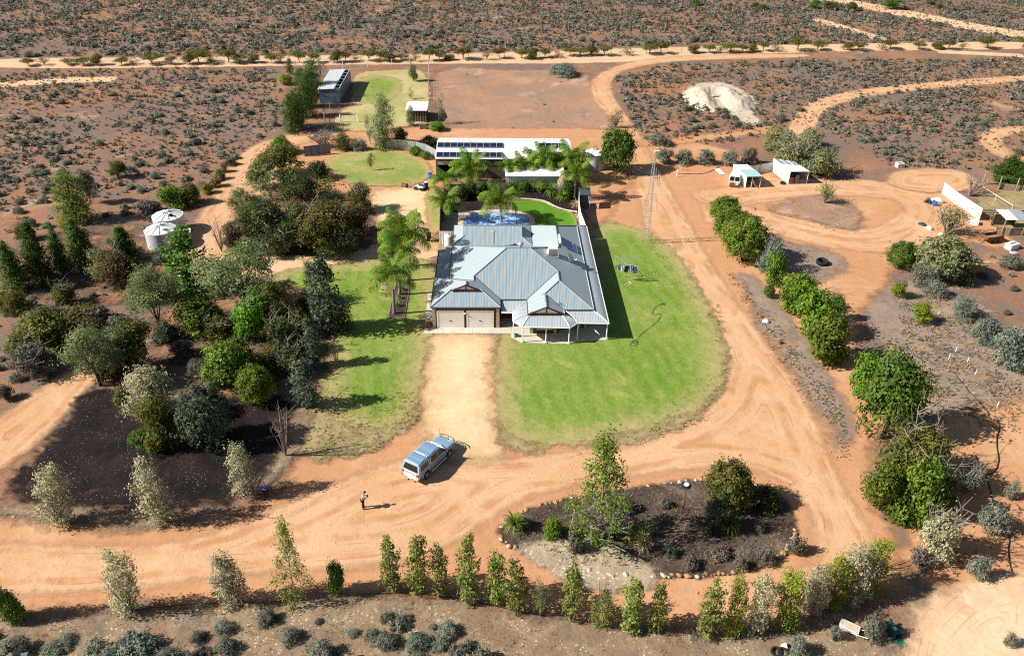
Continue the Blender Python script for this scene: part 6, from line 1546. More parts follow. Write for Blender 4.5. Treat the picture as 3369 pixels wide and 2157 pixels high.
# pines and trees west of the house: kind, leaf colour, base x, base y, top y, width, name, label, category, options
PL = [
 ('conifer', 'conifer', 44, 682, 565, 56, 'cypress_pine', 'dark cypress pine standing first in the row west of the tanks', T_),
 ('conifer', 'conifer', 103, 667, 524, 64, 'cypress_pine', 'broad dark cypress pine, second in the row west of the tanks', T_),
 ('conifer', 'conifer', 153, 649, 535, 44, 'cypress_pine', 'slim dark cypress pine, third in the row west of the tanks', T_),
 ('conifer', 'green', 206, 630, 510, 64, 'cypress_pine', 'feathery mid green cypress pine, fourth in the row, nearest the tanks', T_),
 ('conifer', 'conifer', 303, 612, 532, 64, 'cypress_pine', 'dark cypress pine right in front of the water tanks', T_),
 ('casuarina', 'hedge', 182, 518, 399, 78, 'tree', 'tall feathery bright green tree on the red plain above the pines', T_),
 ('bushtree', 'scrub', 214, 478, 404, 40, 'tree', 'thin grey tree close behind the tall feathery green tree', T_),
 ('sparse', 'lime', 155, 553, 493, 34, 'tree', 'small sparse yellow green tree behind the cypress row', T_),
 ('bushtree', 'olive', 278, 417, 373, 46, 'tree', 'lone round olive tree on the plain above the water tanks', T_),
 ('shrub', 'bright', 408, 486, 434, 70, 'shrub', 'broad bright olive shrub beside the dirt road above the tanks', 'shrub'),
 ('shrub', 'olive', 450, 478, 428, 56, 'shrub', 'darker green half of the shrub clump beside the dirt road', 'shrub'),
 ('shrub', 'olive', 61, 565, 521, 42, 'shrub', 'olive shrub behind the first two cypress pines', 'shrub'),
 ('saltbush', 'scrub', 348, 496, 468, 64, 'shrub', 'dark grey shrub just behind the upper water tank', 'shrub'),
 ('cloud', 'scrub', 388, 620, 580, 54, 'shrub', 'dark grey saltbush at the foot of the front water tank', 'shrub'),
 ('bushtree', 'willow', 262, 662, 580, 84, 'tree', 'pale grey green rounded tree beside the brown crowned tree', T_),
 ('bushtree', 'brown', 297, 703, 597, 86, 'tree', 'olive brown rounded tree with a pale bent trunk', T_, 'palebark'),
 ('euc', 'euc', 381, 774, 630, 108, 'eucalypt_tree', 'loose grey green eucalypt with several thin stems by the sandy gap', T_),
 ('poplar', 'green', 450, 692, 535, 84, 'tree', 'tall dark glossy tree spiring up beside the big eucalypt', T_),
 ('euc', 'euc', 571, 732, 577, 158, 'eucalypt_tree', 'biggest eucalypt, wide soft green crown on a dark trunk', T_),
 ('broad', 'hedge', 478, 782, 694, 112, 'tree', 'yellow green bushy tree in front of the tall glossy tree', T_),
 ('broad', 'bright', 602, 798, 690, 78, 'tree', 'vivid lime green tree in the dark grove', T_),
 ('bushtree', 'olive', 655, 792, 715, 74, 'tree', 'dark olive tree just east of the vivid green one', T_),
 ('shrub', 'olive', 110, 818, 731, 140, 'shrub', 'wide dull olive shrub mound west of the leaning eucalypt', 'shrub'),
 ('cloud', 'scrub', 84, 880, 812, 104, 'shrub', 'grey shrub mass beside the upper end of the sandy track', 'shrub'),
 ('euc', 'euc', 236, 905, 768, 122, 'eucalypt_tree', 'leaning eucalypt with a forked bare trunk at the end of the sandy track', T_, 'bark'),
 ('bushtree', 'olive', 320, 863, 759, 106, 'tree', 'dense olive tree beside the leaning eucalypt', T_),
 ('shrub', 'rust', 266, 888, 842, 84, 'shrub', 'low brown shrub between the sandy track and the olive tree', 'shrub'),
 ('bushtree', 'pale', 368, 985, 868, 104, 'wattle_tree', 'pale flowering wattle tree rising over the dark mulch', T_),
 ('shrub', 'olive', 392, 1050, 925, 86, 'shrub', 'tall dark olive shrub in front of the pale wattle', 'shrub'),
 ('shrub', 'green', 332, 1046, 1010, 56, 'shrub', 'low fresh green shrub at the foot of the olive shrub on the mulch', 'shrub'),
 ('round', 'bluegreen', 489, 1043, 911, 104, 'tree', 'rounded dark grey green tree standing on the black mulch', T_),
 ('broad', 'hedge', 552, 908, 799, 118, 'tree', 'spreading bright olive tree above the round mulch tree', T_),
 ('round', 'hedge', 612, 948, 861, 72, 'shrub', 'compact round green shrub at the edge of the dark grove', 'shrub'),
 ('saltbush', 'scrub', 17, 936, 898, 42, 'shrub', 'small dark grey bush beside the sandy track', 'shrub'),
 ('shrub', 'brown', 188, 760, 722, 100, 'shrub', 'brownish shrub between the pines and the olive mound', 'shrub'),
 ('shrub', 'olive', 156, 714, 662, 58, 'shrub', 'round olive shrub in front of the third cypress pine', 'shrub'),
 ('bushtree', 'olive', 52, 758, 688, 58, 'tree', 'small loose olive tree below the first cypress pine', T_),
 ('saltbush', 'scrub', 236, 752, 712, 66, 'shrub', 'grey brown scrub bush below the brown crowned tree', 'shrub'),
 ('poplar', 'bluegreen', 745, 768, 607, 26, 'poplar_tree', 'thinnest dark spire of the poplar pair beside the lawn', T_),
 ('poplar', 'bluegreen', 770, 786, 594, 62, 'poplar_tree', 'tall dark poplar towering over the lawn edge', T_),
 ('casuarina', 'dark', 797, 775, 690, 62, 'tree', 'dark conical tree in the shade beside the tall poplar', T_),
 ('poplar', 'bluegreen', 743, 861, 742, 40, 'poplar_tree', 'grey green column of leaves with bare twigs beside the lawn', T_, 'twig', None, .75),
 ('poplar', 'bluegreen', 722, 958, 843, 54, 'poplar_tree', 'grey leafy column standing at the lower lawn corner', T_, 'twig', None, .7),
 ('shrub', 'dark', 668, 832, 745, 80, 'shrub', 'dark shaded shrub behind the grey columns', 'shrub'),
 ('shrub', 'olive', 724, 741, 690, 58, 'shrub', 'olive shrub tucked behind the thin poplar spire', 'shrub'),
 ('sparse', 'bright', 722, 664, 598, 26, 'tree', 'small bright green tree on a thin stem beside the side road', T_),
 # dark thicket between dirt road and back yard
 ('bushtree', 'dark', 633, 582, 471, 116, 'tree', 'big dark olive tree at the roadside end of the thicket', T_),
 ('bushtree', 'olive', 715, 582, 471, 96, 'tree', 'dark olive tree in the middle of the thicket', T_),
 ('bushtree', 'brown', 779, 582, 478, 112, 'tree', 'brown tinted tree in the thicket near the back yard', T_),
 ('bushtree', 'brown', 836, 556, 480, 86, 'tree', 'brown olive tree at the sandy end of the thicket', T_),
 ('bushtree', 'olive', 849, 496, 428, 58, 'tree', 'small round olive tree on a stem at the sandy yard corner', T_),
 ('bushtree', 'dark', 706, 474, 414, 96, 'tree', 'feathery dark tree forking above the thicket', T_),
 ('sparse', 'olive', 774, 471, 406, 78, 'tree', 'sparse olive tree with pale limbs next to the back lawn', T_, 'palebark'),
 ('sparse', 'euc', 641, 469, 366, 92, 'eucalypt_tree', 'sparse eucalypt with a white forked trunk by the dirt road', T_, 'palebark'),
 ('bushtree', 'olive', 662, 412, 343, 112, 'tree', 'wide dark olive tree west of the back lawn', T_),
 ('broad', 'bright', 658, 360, 321, 58, 'tree', 'bright green tree behind the wide olive tree', T_),
 ('shrub', 'dark', 748, 420, 372, 60, 'shrub', 'dark shrub in the deep shade beside the back lawn', 'shrub'),
 ('sparse', 'grey', 760, 345, 303, 78, 'shrub', 'grey leafless bush behind the blue grey fence panels', 'shrub', 'twig', None, .95),
 ('casuarina', 'dark', 808, 351, 310, 44, 'shrub', 'dark green upright shrub beside the grey leafless bush', 'shrub'),
 ('cloud', 'silver', 843, 352, 325, 46, 'saltbush', 'pale saltbush between upright shrub and thin pale trees', 'shrub'),
 ('euc', 'euc', 572, 516, 447, 74, 'eucalypt_tree', 'small leaning eucalypt with bare lower limbs beside the road fork', T_, 'bark', None, 0, (0, -.28)),
 ('shrub', 'grey', 550, 577, 520, 46, 'shrub', 'brown twiggy shrub beside the road fork', 'shrub', 'twig', None, .9),
 ('shrub', 'lime', 487, 454, 428, 32, 'shrub', 'yellow leaved shrub, lowest of the roadside line', 'shrub'),
 ('shrub', 'straw', 505, 439, 412, 30, 'shrub', 'straw coloured shrub, second up the roadside line', 'shrub'),
 ('shrub', 'lime', 517, 421, 396, 26, 'shrub', 'yellow olive shrub, third up the roadside line', 'shrub'),
 ('shrub', 'straw', 526, 404, 378, 24, 'shrub', 'pale shrub at the upper end of the roadside line', 'shrub'),
 ('cloud', 'scrub', 543, 388, 368, 36, 'shrub', 'dark grey bush where the roadside line ends', 'shrub'),
 # far lawn and stable
 ('casuarina', 'conifer', 689, 310, 214, 62, 'casuarina_tree', 'dark casuarina at the near end of the row beside the stable', T_),
 ('casuarina', 'conifer', 720, 274, 190, 52, 'casuarina_tree', 'dark casuarina, second in the row beside the stable', T_),
 ('casuarina', 'green', 737, 228, 133, 52, 'casuarina_tree', 'tallest green casuarina behind the stable corner', T_),
 ('casuarina', 'conifer', 708, 200, 157, 42, 'casuarina_tree', 'casuarina on the road side of the row by the stable', T_),
 ('sparse', 'grey', 755, 180, 127, 32, 'tree', 'grey thin tree at the far corner of the stable', T_),
 ('casuarina', 'dark', 681, 175, 135, 20, 'tree', 'small dark upright tree beyond the casuarina row', T_),
 ('round', 'lime', 673, 198, 176, 32, 'shrub', 'round yellow green shrub alone west of the casuarinas', 'shrub'),
 ('casuarina', 'euc', 900, 349, 219, 62, 'tree', 'tall grey green tree standing between two lawns', T_),
 ('sparse', 'euc', 871, 338, 259, 30, 'tree', 'thin sparse tree leaning beside the tall lawn tree', T_, 'palebark'),
 ('shrub', 'rust', 940, 335, 296, 46, 'shrub', 'rust brown shrub behind the curved fence', 'shrub'),
 ('sparse', 'euc', 1036, 292, 223, 30, 'tree', 'slender grey tree beside the small timber shed', T_),
 ('leafy', 'bright', 1026, 306, 285, 46, 'shrub', 'low leafy green plant beside the pallet stack', 'shrub'),
 ('casuarina', 'euc', 965, 296, 246, 22, 'tree', 'narrow green tree in front of the small timber shed', T_),
 ('bushtree', 'willow', 971, 192, 148, 24, 'tree', 'small grey green tree at the top of the pale far lawn', T_),
 ('sparse', 'willow', 965, 234, 205, 20, 'tree', 'faint sparse sapling in the middle of the pale far lawn', T_),
 ('sparse', 'rust', 873, 401, 354, 24, 'tree', 'brown sparse sapling alone on the back lawn', T_, 'palebark'),
 ('round', 'bright', 975, 364, 344, 30, 'shrub', 'clipped round green shrub farther from the solar shed', 'shrub'),
 ('round', 'bright', 1000, 373, 356, 26, 'shrub', 'clipped round green shrub nearer the solar shed', 'shrub'),
 ('shrub', 'dark', 1008, 346, 320, 60, 'shrub', 'dark shrub behind the corner of the solar shed', 'shrub'),
 ('round', 'green', 1446, 404, 304, 80, 'tree', 'big round dense green tree beside the grey water tank', T_),
 # pool court shrubs
 ('leafy', 'dark', 1104, 458, 428, 46, 'shrub', 'dark glossy shrub under the palms at the pool court corner', 'shrub'),
 ('leafy', 'dark', 1130, 456, 425, 46, 'shrub', 'dark glossy shrub behind the poolside palm', 'shrub'),
 ('leafy', 'green', 1202, 447, 425, 44, 'shrub', 'broad leaved green shrub against the slatted fence', 'shrub'),
 ('leafy', 'green', 1228, 450, 425, 40, 'shrub', 'drooping green shrub along the shed wall behind the kerb', 'shrub'),
 ('leafy', 'palm', 1252, 448, 424, 38, 'shrub', 'strappy green shrub along the shed wall near the palms', 'shrub'),
 # hedge along the right track
 ('round', 'hedge', 1700, 520, 464, 72, 'hedge_bush', 'rounded bright hedge bush at the top of the hedge', 'hedge'),
 ('round', 'hedge', 1716, 566, 492, 92, 'hedge_bush', 'dense hedge bush second from the top of the hedge', 'hedge'),
 ('round', 'hedge', 1744, 612, 514, 104, 'hedge_bush', 'biggest dense hedge bush, just above the grey spiky plant', 'hedge'),
 ('cloud', 'silver', 1804, 640, 552, 66, 'shrub', 'silver grey spiky shrub leaning out of the hedge', 'shrub', 'twig', None, 1.1),
 ('leafy', 'bright', 1818, 672, 587, 58, 'shrub', 'fresh green shrub between spiky shrub and bare twigs', 'shrub'),
 ('round', 'green', 1804, 698, 671, 26, 'shrub', 'tiny dark green shrub on the track side of the hedge', 'shrub'),
 ('leafy', 'bright', 1866, 730, 643, 98, 'shrub', 'sprawling bright green shrub below the bare twigs', 'shrub'),
 ('leafy', 'bright', 1906, 790, 680, 112, 'shrub', 'big leafy green shrub in the middle of the track hedge', 'shrub'),
 ('leafy', 'green', 1958, 753, 692, 46, 'shrub', 'darker shrub on the yard side of the leafy hedge', 'shrub'),
 ('leafy', 'hedge', 1936, 848, 738, 108, 'shrub', 'leafy yellow green shrub at the lower end of the hedge', 'shrub'),
 ('leafy', 'bright', 2028, 930, 832, 88, 'shrub', 'light grassy green top of the big bush by the grey litter', 'shrub'),
 ('broad', 'green', 2072, 1030, 842, 168, 'tree', 'huge dark green leafy bush beside the track bend', T_),
 ('bushtree', 'olive', 2136, 1120, 990, 156, 'tree', 'olive tree joined behind the wide olive bush', T_),
 ('shrub', 'hedge', 2068, 1196, 1085, 120, 'shrub', 'olive green bush touching the track at the lower bend', 'shrub'),
 ('shrub', 'hedge', 2140, 1212, 1068, 130, 'shrub', 'tallest olive green bush in the clump at the lower bend', 'shrub'),
 ('shrub', 'olive', 2192, 1188, 1100, 110, 'shrub', 'dusky bush on the pipe side of the lower bend clump', 'shrub'),
 ('saltbush', 'scrub', 1230, 1236, 1212, 46, 'shrub', 'dry low bush near the pointed end of the roundabout', 'shrub'),
 ('saltbush', 'grey', 1620, 1334, 1306, 52, 'shrub', 'brown dry bush just inside the front stones', 'shrub'),
 ('saltbush', 'scrub', 1800, 1320, 1290, 48, 'shrub', 'grey bush inside the stones near the roundabout end', 'shrub'),
 ('saltbush', 'salt', 1780, 1248, 1226, 36, 'shrub', 'small silver bush behind the spiky cordyline', 'shrub'),
 ('saltbush', 'scrub', 1560, 1190, 1168, 40, 'shrub', 'low bush behind the lamp post on the roundabout', 'shrub'),
 ('saltbush', 'grey', 1690, 1310, 1284, 58, 'shrub', 'pale dry tussock in the middle of the roundabout front', 'shrub'),
 ('saltbush', 'scrub', 1480, 1200, 1172, 50, 'shrub', 'grey twiggy bush behind the airy poplar', 'shrub'),
 ('cloud', 'pale', 2184, 1298, 1183, 112, 'shrub', 'pale yellow green rounded shrub below the wide olive bush', 'shrub'),
 # right side trees
 ('round', 'willow', 2203, 650, 557, 120, 'tree', 'big rounded grey green tree below the sheep yard', T_),
 ('round', 'green', 2113, 629, 569, 66, 'tree', 'dark green bushy tree touching the rounded grey green one', T_),
 ('shrub', 'dark', 2252, 664, 598, 64, 'shrub', 'dark green shrub at the foot of the rounded grey green tree', 'shrub'),
 ('broad', 'lime', 2109, 698, 659, 38, 'citrus_tree', 'small yellow green citrus tree farther from the sandy corner', T_),
 ('broad', 'lime', 2161, 757, 713, 52, 'citrus_tree', 'larger yellow green citrus tree on the grey litter', T_),
 ('sparse', 'willow', 2222, 550, 470, 94, 'tree', 'sparse pale olive tree in front of the white sheet wall', T_, 'bark', None, .8),
 ('conifer', 'conifer', 2362, 428, 365, 76, 'cypress_pine', 'dark cypress pine beside the tall timber posts', T_),
 ('conifer', 'conifer', 2402, 440, 366, 60, 'cypress_pine', 'second dark cypress pine beyond the timber posts', T_),
 ('sparse', 'hedge', 1936, 478, 424, 50, 'tree', 'small bare limbed tree on the dry garden island', T_, 'bark', None, .95),
 ('cloud', 'willow', 1826, 350, 297, 96, 'shrub', 'pale willowy bush at the back of the big clump behind the hen houses', 'shrub'),
 ('cloud', 'willow', 1900, 346, 298, 84, 'shrub', 'soft olive bush on the far side of the clump behind the hen houses', 'shrub'),
 ('cloud', 'willow', 1862, 392, 322, 112, 'shrub', 'broad soft bush directly behind the larger hen house', 'shrub'),
 ('cloud', 'willow', 1926, 412, 342, 104, 'shrub', 'wide shading bush at the east end of the hen house clump', 'shrub'),
 ('cloud', 'scrub', 1760, 384, 345, 50, 'shrub', 'small pale bush west of the hen house clump', 'shrub'),
 ('cloud', 'salt', 1712, 386, 350, 56, 'saltbush', 'round grey saltbush beside the looping pipe', 'shrub'),
 ('cloud', 'salt', 1560, 384, 346, 52, 'saltbush', 'saltbush at the track end of the hedge row near the mast top', 'shrub'),
 ('cloud', 'salt', 1606, 384, 348, 54, 'saltbush', 'middle saltbush of the three lined along the yard edge', 'shrub'),
 ('cloud', 'salt', 1656, 384, 346, 54, 'saltbush', 'east saltbush of the three lined along the yard edge', 'shrub'),
 ('cloud', 'salt', 1548, 340, 312, 62, 'saltbush', 'big saltbush in the fork of the narrow track', 'shrub'),
 ('sparse', 'rust', 1446, 300, 254, 40, 'tree', 'half dead leaning bush beside the far bend of the road', T_, 'twig', None, .9),
 ('cloud', 'silver', 1325, 176, 150, 86, 'saltbush', 'isolated silver saltbush mound on the bare paddock', 'shrub'),
 ('cloud', 'silver', 2362, 858, 768, 112, 'saltbush', 'long silver saltbush hedge along the sandy rut', 'shrub'),
 ('cloud', 'silver', 2312, 800, 742, 84, 'saltbush', 'silver saltbush joined above the long silver hedge', 'shrub'),
 ('cloud', 'silver', 2262, 742, 700, 72, 'saltbush', 'silver saltbush between citrus tree and silver hedge', 'shrub'),
 ('cloud', 'salt', 2165, 668, 622, 72, 'saltbush', 'grey saltbush at the foot of the dark green bushy tree', 'shrub'),
 ('cloud', 'salt', 2192, 692, 655, 66, 'saltbush', 'grey saltbush just below the one under the bushy tree', 'shrub'),
 ('cloud', 'salt', 2370, 628, 596, 62, 'saltbush', 'wide grey saltbush below the white chest', 'shrub'),
 ('cloud', 'salt', 2274, 1153, 1086, 66, 'saltbush', 'silver grey saltbush in the shade beside the wide olive bush', 'shrub'),
 ('cloud', 'salt', 2371, 1168, 1128, 40, 'saltbush', 'small saltbush east of the looping black pipe', 'shrub'),
 ('cloud', 'salt', 2318, 1240, 1180, 90, 'saltbush', 'wide saltbush crossed by the black pipe', 'shrub'),
 ('cloud', 'salt', 2292, 1356, 1302, 62, 'saltbush', 'grey saltbush at the edge of the sandy clearing', 'shrub'),
 ('saltbush', 'grey', 2160, 1328, 1290, 70, 'saltbush', 'brown grey dying saltbush under the pale rounded shrub', 'shrub'),
 ('cloud', 'salt', 2046, 1502, 1440, 60, 'saltbush', 'saltbush between the wheelbarrow and the toppled bin', 'shrub'),
 ('cloud', 'salt', 1960, 1502, 1470, 36, 'saltbush', 'small saltbush at the nose of the wheelbarrow', 'shrub'),
 ('cloud', 'salt', 1872, 1536, 1494, 58, 'saltbush', 'saltbush beside the white bucket at the verge', 'shrub'),
 ('cloud', 'salt', 2368, 1516, 1484, 34, 'saltbush', 'lone small saltbush beside the sandy clearing', 'shrub'),
 # roundabout planting
 ('airy', 'hedge', 1410, 1266, 984, 176, 'poplar_tree', 'very tall airy young poplar on the roundabout', T_, 'palebark', None, .35),
 ('round', 'olive', 1703, 1190, 1090, 106, 'tree', 'dense dome shaped olive tree on the roundabout', T_),
 ('shrub', 'dark', 1790, 1188, 1142, 90, 'shrub', 'dark spreading shrub beside the dome shaped tree', 'shrub'),
 ('leafy', 'bluegreen', 1668, 1243, 1168, 64, 'shrub', 'glossy blue green shrub near the lamp post', 'shrub'),
 ('leafy', 'bright', 1297, 1262, 1216, 56, 'shrub', 'bright green low shrub at the poplar end of the roundabout', 'shrub'),
 ('saltbush', 'scrub', 1352, 1292, 1240, 58, 'shrub', 'grey green low shrub on the pale gravel bank', 'shrub'),
 ('saltbush', 'bluegreen', 1576, 1305, 1280, 40, 'shrub', 'small dark green shrub at the front of the roundabout', 'shrub'),
 ('saltbush', 'scrub', 1738, 1336, 1305, 44, 'shrub', 'low grey shrub beside the front stones of the roundabout', 'shrub'),
 ('saltbush', 'grey', 1866, 1296, 1256, 52, 'shrub', 'dry grey shrub outside the stones at the roundabout end', 'shrub'),
 ('shrub', 'green', 795, 1392, 1312, 50, 'shrub', 'short bushy green shrub between sapling and big leafy poplar', 'shrub'),
 ('leafy', 'hedge', 42, 1458, 1388, 54, 'shrub', 'grassy green shrub in front of the pale sapling', 'shrub'),
 # understorey filling the western grove
 ('shrub', 'olive', 520, 800, 742, 70, 'shrub', 'dull olive shrub under the biggest eucalypt', 'shrub'),
 ('shrub', 'dark', 560, 850, 790, 80, 'shrub', 'dark shaded shrub above the spreading bright olive tree', 'shrub'),
 ('bushtree', 'olive', 640, 760, 668, 84, 'tree', 'dusky olive tree between biggest eucalypt and poplar pair', T_),
 ('shrub', 'olive', 700, 790, 730, 84, 'shrub', 'olive shrub in the shade west of the tall dark poplar', 'shrub'),
 ('shrub', 'dark', 690, 880, 812, 78, 'shrub', 'dark shrub mass behind the lower grey column', 'shrub'),
 ('shrub', 'olive', 640, 880, 815, 70, 'shrub', 'dull shrub above the compact round green one', 'shrub'),
 ('shrub', 'scrub', 430, 840, 800, 70, 'shrub', 'grey shrub on the litter below the yellow green bushy tree', 'shrub'),
 ('shrub', 'scrub', 470, 880, 842, 60, 'shrub', 'low grey shrub in the middle of the grove clearing', 'shrub'),
 ('shrub', 'willow', 505, 905, 858, 56, 'shrub', 'pale olive shrub beside the spreading bright olive tree', 'shrub'),
 ('shrub', 'bluegreen', 395, 800, 752, 66, 'shrub', 'blue green shrub at the foot of the loose eucalypt', 'shrub'),
 ('shrub', 'olive', 505, 770, 712, 56, 'shrub', 'olive shrub between glossy tree and biggest eucalypt', 'shrub'),
 ('shrub', 'olive', 340, 905, 850, 62, 'shrub', 'olive shrub in front of the dense olive tree', 'shrub'),
 ('shrub', 'olive', 300, 960, 905, 56, 'shrub', 'dark low shrub beside the pale wattle', 'shrub'),
 ('shrub', 'brown', 210, 800, 745, 92, 'shrub', 'brown olive shrub joining the wide olive mound', 'shrub'),
 ('saltbush', 'scrub', 290, 775, 738, 70, 'shrub', 'low dead looking grey bush beside the loose eucalypt', 'shrub'),
 ('shrub', 'olive', 60, 830, 780, 80, 'shrub', 'dull shrub west of the wide olive mound', 'shrub'),
 ('shrub', 'scrub', 130, 755, 715, 66, 'shrub', 'grey olive shrub south of the third cypress pine', 'shrub'),
 ('shrub', 'olive', 20, 730, 678, 60, 'shrub', 'olive shrub at the foot of the first cypress pine', 'shrub'),
 ('bushtree', 'dark', 600, 560, 490, 84, 'tree', 'dark tree at the west end of the thicket', T_),
 ('bushtree', 'dark', 670, 596, 505, 96, 'tree', 'dark tree in front of the middle of the thicket', T_),
 ('bushtree', 'olive', 750, 600, 510, 96, 'tree', 'olive tree along the side road in front of the thicket', T_),
 ('bushtree', 'dark', 806, 596, 520, 84, 'tree', 'dark tree along the side road near the sandy yard', T_),
 ('shrub', 'bright', 815, 590, 548, 54, 'shrub', 'fresh green shrub in the shade of the thicket', 'shrub'),
 ('shrub', 'olive', 680, 440, 390, 70, 'shrub', 'olive shrub under the wide olive tree by the back lawn', 'shrub'),
 ('bushtree', 'olive', 620, 440, 372, 66, 'tree', 'olive tree behind the sparse white trunked eucalypt', T_),
 ('leafy', 'dark', 1080, 470, 436, 50, 'shrub', 'dark shrub behind the pool court corner palm', 'shrub'),
 ('leafy', 'dark', 1150, 452, 424, 44, 'shrub', 'dark leafy shrub behind the poolside palm crown', 'shrub'),
 ('leafy', 'palm', 1276, 452, 424, 44, 'shrub', 'green shrub against the shed wall at the kerb curve', 'shrub'),
 ('leafy', 'green', 1335, 462, 430, 50, 'shrub', 'green shrub beside the skirted palm', 'shrub'),
 ('leafy', 'dark', 1175, 448, 424, 40, 'shrub', 'dark shrub in front of the slatted fence', 'shrub'),
 ('casuarina', 'conifer', 700, 300, 205, 52, 'casuarina_tree', 'dense casuarina filling the row in front of the stable corner', T_),
 ('casuarina', 'conifer', 728, 250, 160, 50, 'casuarina_tree', 'casuarina third along the row by the stable wall', T_),
]
for t in PL:
    kind, mat, bx, by, ty, w, name, label, cat = t[:9]
    o = t[9:]
    if bx < 900 and by > 420: w *= 1.14
    plant(kind, mat, bx, by, ty, w, name, label, cat, *o)
DEAD = [(521, 592, 514, 44, 'leafless grey shrub standing by the dirt road'), (672, 1072, 952, 62, 'bare twiggy shrub at the corner of the black mulch'), (1893, 692, 632, 66, 'bundle of bare grey branches in the hedge'),
        (2276, 460, 404, 70, 'brown bare bush behind the white sheet wall'), (600, 1168, 1100, 76, 'dead branches lying beside the person in blue'), (1452, 1256, 1198, 84, 'tangle of dead branches under the tall airy poplar'),
        (700, 268, 226, 26, 'bare sticks in the shade of the casuarina row'), (790, 862, 800, 34, 'bare twigs beside the grey leafy column'), (2030, 1340, 1262, 52, 'bare twiggy sapling top at the end of the sapling row'), (770, 330, 302, 40, 'thin dead branches behind the blue grey panels')]
for d in DEAD: dead(*d)

# the planted row of young poplars below the track, each with its own shape
ORD = ['first', 'second', 'third', 'fourth', 'fifth', 'sixth', 'seventh', 'eighth', 'ninth', 'tenth', 'eleventh', 'twelfth', 'thirteenth', 'fourteenth', 'fifteenth', 'sixteenth', 'seventeenth', 'eighteenth', 'nineteenth', 'twentieth', 'twenty first', 'twenty second', 'twenty third', 'twenty fourth', 'twenty fifth']
ORD += ['twenty ' + q for q in ORD[5:9]] + ['thirtieth'] + ['thirty ' + q for q in ORD[:9]] + ['fortieth']
SHORT = {}
def ordn(i): return ORD[i]
ROW = [('airy', 697, 1414, 1224, 108, 0), ('poplar', 923, 1387, 1262, 50, 0), ('poplar', 980, 1395, 1252, 54, 0), ('poplar', 1036, 1398, 1264, 44, 0), ('poplar', 1100, 1417, 1262, 56, 0), ('poplar', 1168, 1423, 1298, 48, 0), ('poplar', 1216, 1439, 1308, 48, 0),
       ('sparse', 1269, 1448, 1352, 40, .9), ('poplar', 1341, 1458, 1322, 48, 0), ('vase', 1412, 1470, 1398, 56, 1.2), ('poplar', 1480, 1480, 1352, 56, 0), ('poplar', 1534, 1486, 1366, 42, 0), ('poplar', 1656, 1493, 1366, 58, 0), ('vase', 1720, 1490, 1358, 56, 0),
       ('vase', 1776, 1483, 1350, 66, .5), ('vase', 1838, 1473, 1340, 70, .5), ('vase', 1905, 1440, 1326, 62, .8), ('vase', 1948, 1420, 1314, 66, .8), ('vase', 1995, 1405, 1290, 84, .8), ('vase', 2034, 1384, 1268, 70, .8)]
DESC = {'airy': 'big loose leafy poplar', 'poplar': 'slim leafy young poplar', 'vase': 'bushy forked young poplar', 'sparse': 'thin half bare young poplar'}
for i, (k, x, y, ty, w, tw) in enumerate(ROW):
    plant(k, 'poplar' if i < 13 else ('lime' if i % 2 else 'pale'), x, y, ty, w, 'poplar_tree', f'{"yellowing " if i > 12 else ""}{DESC[k]}, {ordn(i)} along the row between roundabout and verge', T_, 'palebark', 'young poplars planted in a row below the track', tw)
for i, (x, y, ty, w, what) in enumerate([(17, 1453, 1338, 52, 'pale sapling half hidden by the grassy green shrub'), (308, 1438, 1303, 78, 'pale dry leaved sapling, widest beside the lower track'), (552, 1416, 1295, 74, 'pale neat sapling standing next before the big loose poplar'),
        (144, 1231, 1098, 78, 'pale green sapling at the west end of the mulch edge'), (390, 1228, 1086, 78, 'grey green sapling in the middle of the mulch edge'), (573, 1163, 1044, 62, 'green sapling beside the dead branches and the person in blue')]):
    plant('vase', 'pale', x, y, ty, w, 'sapling_tree', what, T_, 'palebark', 'pale saplings along the track', .75)

# far row of mallees
MX = [67, 104, 161, 198, 231, 285, 312, 359, 402, 446, 469, 497, 536, 563, 597, 637, 657, 704, 738, 792, 812, 836, 867, 891, 915, 944, 976, 1007, 1034, 1055, 1087, 1143, 1174, 1225, 1252, 1280, 1310, 1338, 1362, 1389, 1420, 1471, 1525, 1553,
      1629, 1663, 1691, 1718, 1742, 1766, 1793, 1824, 1871, 1919, 1991, 2015, 2069, 2090, 2158, 2202, 2226, 2260, 2318, 2400]
random.seed(3)
base = lambda x: np.interp(x, [0, 400, 720, 1100, 1500, 1900, 2400], [156, 150, 147, 141, 128, 119, 113])
for i, x in enumerate(MX):
    big = x in (359, 469, 657, 1087, 1525, 1718, 1871, 536)
    h = random.uniform(14, 27) + (7 if big else 0); w = random.uniform(28, 42) + (14 if big else 0)
    where = 'beside the straight far road' if x < 1000 else ('behind the bare paddock' if x < 1420 else 'above the sweeping road bend')
    k = len([q for q in MX[:i] if (q < 1000) == (x < 1000) and (q < 1420) == (x < 1420)])
    ml = plant(('mallee', 'mallee', 'sparse', 'bushtree', 'mallee')[i * 7 % 5], 'olive' if i % 4 else 'brown', x, base(x) + random.uniform(-1.5, 1.5), base(x) - h, w, 'mallee_tree', f'{"large" if big else "small"} olive mallee, {ordn(k)} along the row {where}', T_, 'bark', 'mallee trees in a row along the far road')
    SHORT[ml.name] = f'{ordn(k)} mallee of the row {where}'
